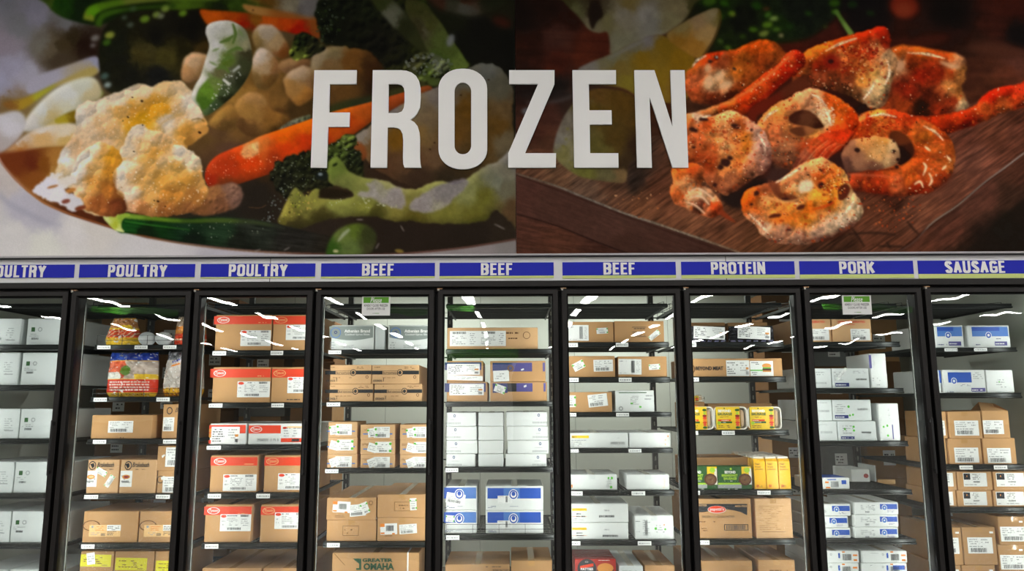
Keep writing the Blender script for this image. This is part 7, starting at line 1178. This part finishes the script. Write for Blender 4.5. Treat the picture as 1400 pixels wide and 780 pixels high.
def brd(a, b, vs, l0, l1): col(a, b, vs, k='tan2', desc='low brown carton with black badge label', d=.4, lab=[[(l0, l1, v+2, v+20.5, 'brandblk')] for v in vs], group='low brown cartons with black badges')
brd(1284, 1308, (669.8, 644), 1286, 1303); brd(1309.5, 1357, (669.8, 644), 1317, 1349); brd(1358.5, 1408, (669.8, 644), 1362, 1400)
shelf(824, 832)
for (a, b, vs, l0, l1) in ((1286, 1315, (772, 720.5), 1290, 1311), (1316.5, 1361.5, (772, 720), 1323, 1357)): col(a, b, vs, k='tan3', desc='tall brown carton with white barcode label', d=.5, tape=1, group='tall brown cartons on the lowest shelf', lab=[[(l0, l1, v+14, v+36, 'ship')] for v in vs], pr=[[('r', b-9, b-4, v+6, v+8.5, 'paper')] for v in vs])
col(1365, 1412, (744, 705.5), k='tan3', desc='tall brown carton with white barcode label', d=.5, tape=1, group='tall brown cartons on the lowest shelf', lab=[[(1368, 1408, v+14, v+34, 'ship')] for v in (744, 705.5)], pr=[[('r', 1393, 1398, v+6, v+8.5, 'paper')] for v in (744, 705.5)])

# ---- stored cartons standing on the freezer floor behind the shelves
rb = random.Random(4)
for (xa, xb, n) in ((GX[0]+.05, GX[2]+.1, 4), (GX[2]+.14, GX[3]-.25, 1), (GX[7]+.3, GX[9]-.05, 3)):
    w = (xb-xa)/n
    for q in range(n):
        z = 0.0; k = 0
        while z < 2.15:
            h = rb.uniform(.22, .36); ww = w*rb.uniform(.86, .97); m = MB(); kk = rb.choice(('tan_dim', 'tan_dim', 'tan3', 'grey_dim') if q % 2 else ('tan_dim', 'tan_dim', 'tan3'))
            m.box(-ww/2, ww/2, 0, .45, 0, h, kk, .003); m.rect(-.04, .06, h*.3, h*.65, -.0006, 'paper'); micro(m, -.03, .05, h*.34, h*.6, -.0012, 3, 'ink')
            o = m.build('stored_carton', None, (xa+w*(q+.5)+rb.uniform(-.01, .01), 1.62+rb.uniform(0, .04), z)); z += h+.0006; k += 1
            uu = project(np.array([o.location.x, 1.6, 1.2]))[0]; dn = min(8, max(0, sum(1 for g_ in GAPS[1:] if g_ < uu))); cen = (GAPS[dn]+GAPS[dn+1])/2
            tag(o, 'stored carton, %s rear stack, %s from floor, seen through %s' % ('left' if uu < cen else 'right', ['first', 'second', 'third', 'fourth', 'fifth', 'sixth', 'seventh', 'eighth', 'ninth', 'tenth'][k-1], DN[dn]), 'carton', 'stored cartons behind the shelves')

# ---------------------------------------------------------------- descriptions: place within row, row, door
def words(n, i):
    return {1: ['alone'], 2: ['left', 'right'], 3: ['left', 'middle', 'right'], 4: ['leftmost', 'second from left', 'third from left', 'rightmost']}.get(n, ['leftmost']+['%s from left' % w for w in ('second', 'third', 'fourth', 'fifth')][:n-2]+['rightmost'])[i]
from collections import defaultdict
G = defaultdict(list)
for it in ITEMS: G[(it['b'], it['r'], it['d'])].append(it)
DS = ['leftmost poultry door', 'middle poultry door', 'right poultry door', 'left beef door', 'middle beef door', 'right beef door', 'protein door', 'pork door', 'sausage door']
def rn(b, r):
    last = max(q['r'] for q in ITEMS if q['b'] == b)
    return 'bottom row' if r == last else ['top row', 'second row', 'third row', 'fourth row', 'fifth row', 'sixth row'][r]
for e, b_, r_ in SHELVES:
    if r_ >= 0: e['label'] = 'black wire shelf under the %s of goods, %s' % (rn(b_, r_), DN[b_])
for (b, r, d), L in G.items():
    xs = []
    for it in sorted(L, key=lambda q: q['x']):
        if not xs or it['x']-xs[-1][-1]['x'] > .06: xs.append([it])
        else: xs[-1].append(it)
    for i, c in enumerate(xs):
        ys = sorted({round(q['o'].location.y, 2) for q in c})
        for it in c:
            col_ = [q for q in c if round(q['o'].location.y, 2) == round(it['o'].location.y, 2)]; lv = sorted(col_, key=lambda q: q['z']).index(it)
            p = []
            if len(xs) > 1: p.append(words(len(xs), i))
            if len(col_) > 1: p.append({2: ['lower', 'upper'], 3: ['lowest', 'middle level', 'topmost'], 4: ['lowest', 'third down', 'second down', 'topmost']}[len(col_)][lv])
            if len(ys) > 1: k = ys.index(round(it['o'].location.y, 2)); p.append('frontmost' if k == 0 else ['second', 'third', 'fourth', 'fifth', 'sixth', 'seventh'][k-1]+' deep')
            it['lab'] = ', '.join([d]+([' '.join(p)] if p else [])+['%s, %s' % (rn(b, r), DS[b])])
for it in ITEMS: tag(it['o'], it['lab'], it['c'], '%s, %s' % (it['g'], DS[it['b']]) if it['g'] else None)

# ---------------------------------------------------------------- the store behind the viewer: ceiling strips, hanging boards
m = MB(); m.box(-.10, .10, -1.1, 1.1, -.02, .0, 'strip'); m.box(-.13, .13, -1.12, 1.12, 0, .05, 'header_white'); sm = m.build('ceiling_strip_light'); SM = sm.data; bpy.data.objects.remove(sm)
for r_, kx in enumerate((-5.3, -4.05, -2.9, -1.77, -.42, .78, 1.9, 3.12, 4.4, 5.7)):
    for q in range(10):
        o = bpy.data.objects.new('ceiling_strip_light', SM); SC.collection.objects.link(o); o.location = (kx*3.5, -3.0-q*4.6, 4.98)
        tag(o, 'long white ceiling strip light behind the viewer, seen mirrored in the doors', 'ceiling light', 'ceiling strip lights of the store')
def board(name, x0, x1, y, z0, z1, k, lab, th=.06):
    m = MB(); m.box(x0, x1, -th/2, th/2, 0, z1-z0, k, .01)
    o = m.build(name, None, (0, y, z0)); tag(o, lab, 'board'); return o
board('hanging_board', -15, -12, -22, 4.62, 4.86, 'leaf_sign', 'green hanging board mirrored in the poultry door'); board('hanging_board', -5.2, -1.4, -22, 4.6, 4.84, 'leaf_sign', 'green hanging board mirrored in the left beef door'); board('hanging_board', 11.2, 14.4, -22, 4.62, 4.86, 'leaf_sign', 'green hanging board mirrored in the pork door')
m = MB(); m.box(-2.7, .1, -.5, .5, 0, 2.9, 'header_white'); m.box(-2.75, .15, -.52, .52, 2.9, 3.5, 'leaf_sign'); m.box(-2.6, 0, -.3, -.28, 0, .1, 'header_white'); o = m.build('display_stand', None, (0, -24, 0)); tag(o, 'white display stand with a green header, mirrored in the middle beef door', 'display stand')
# unseen lamps added on the freezer ceiling to brighten the rear wall
for x in (-.8, 1.0):
    ld = bpy.data.lights.new('cooler_fill_lamp', 'AREA'); ld.shape = 'RECTANGLE'; ld.size = 1.2; ld.size_y = .12; ld.energy = COOLER_W; ld.color = (.98, 1, .95)
    lo = bpy.data.objects.new('cooler_fill_lamp', ld); SC.collection.objects.link(lo); lo.location = (x, 1.85, CZ-.05)
    m = MB(); m.box(-.62, .62, -.07, .07, 0, .035, 'header_white', .006); o = m.build('cooler_fill_housing', None, (x, 1.85, CZ-.036)); tag(o, 'added unseen batten lamp on the freezer ceiling, brightening the rear wall', 'ceiling light', 'added freezer fill lamps')
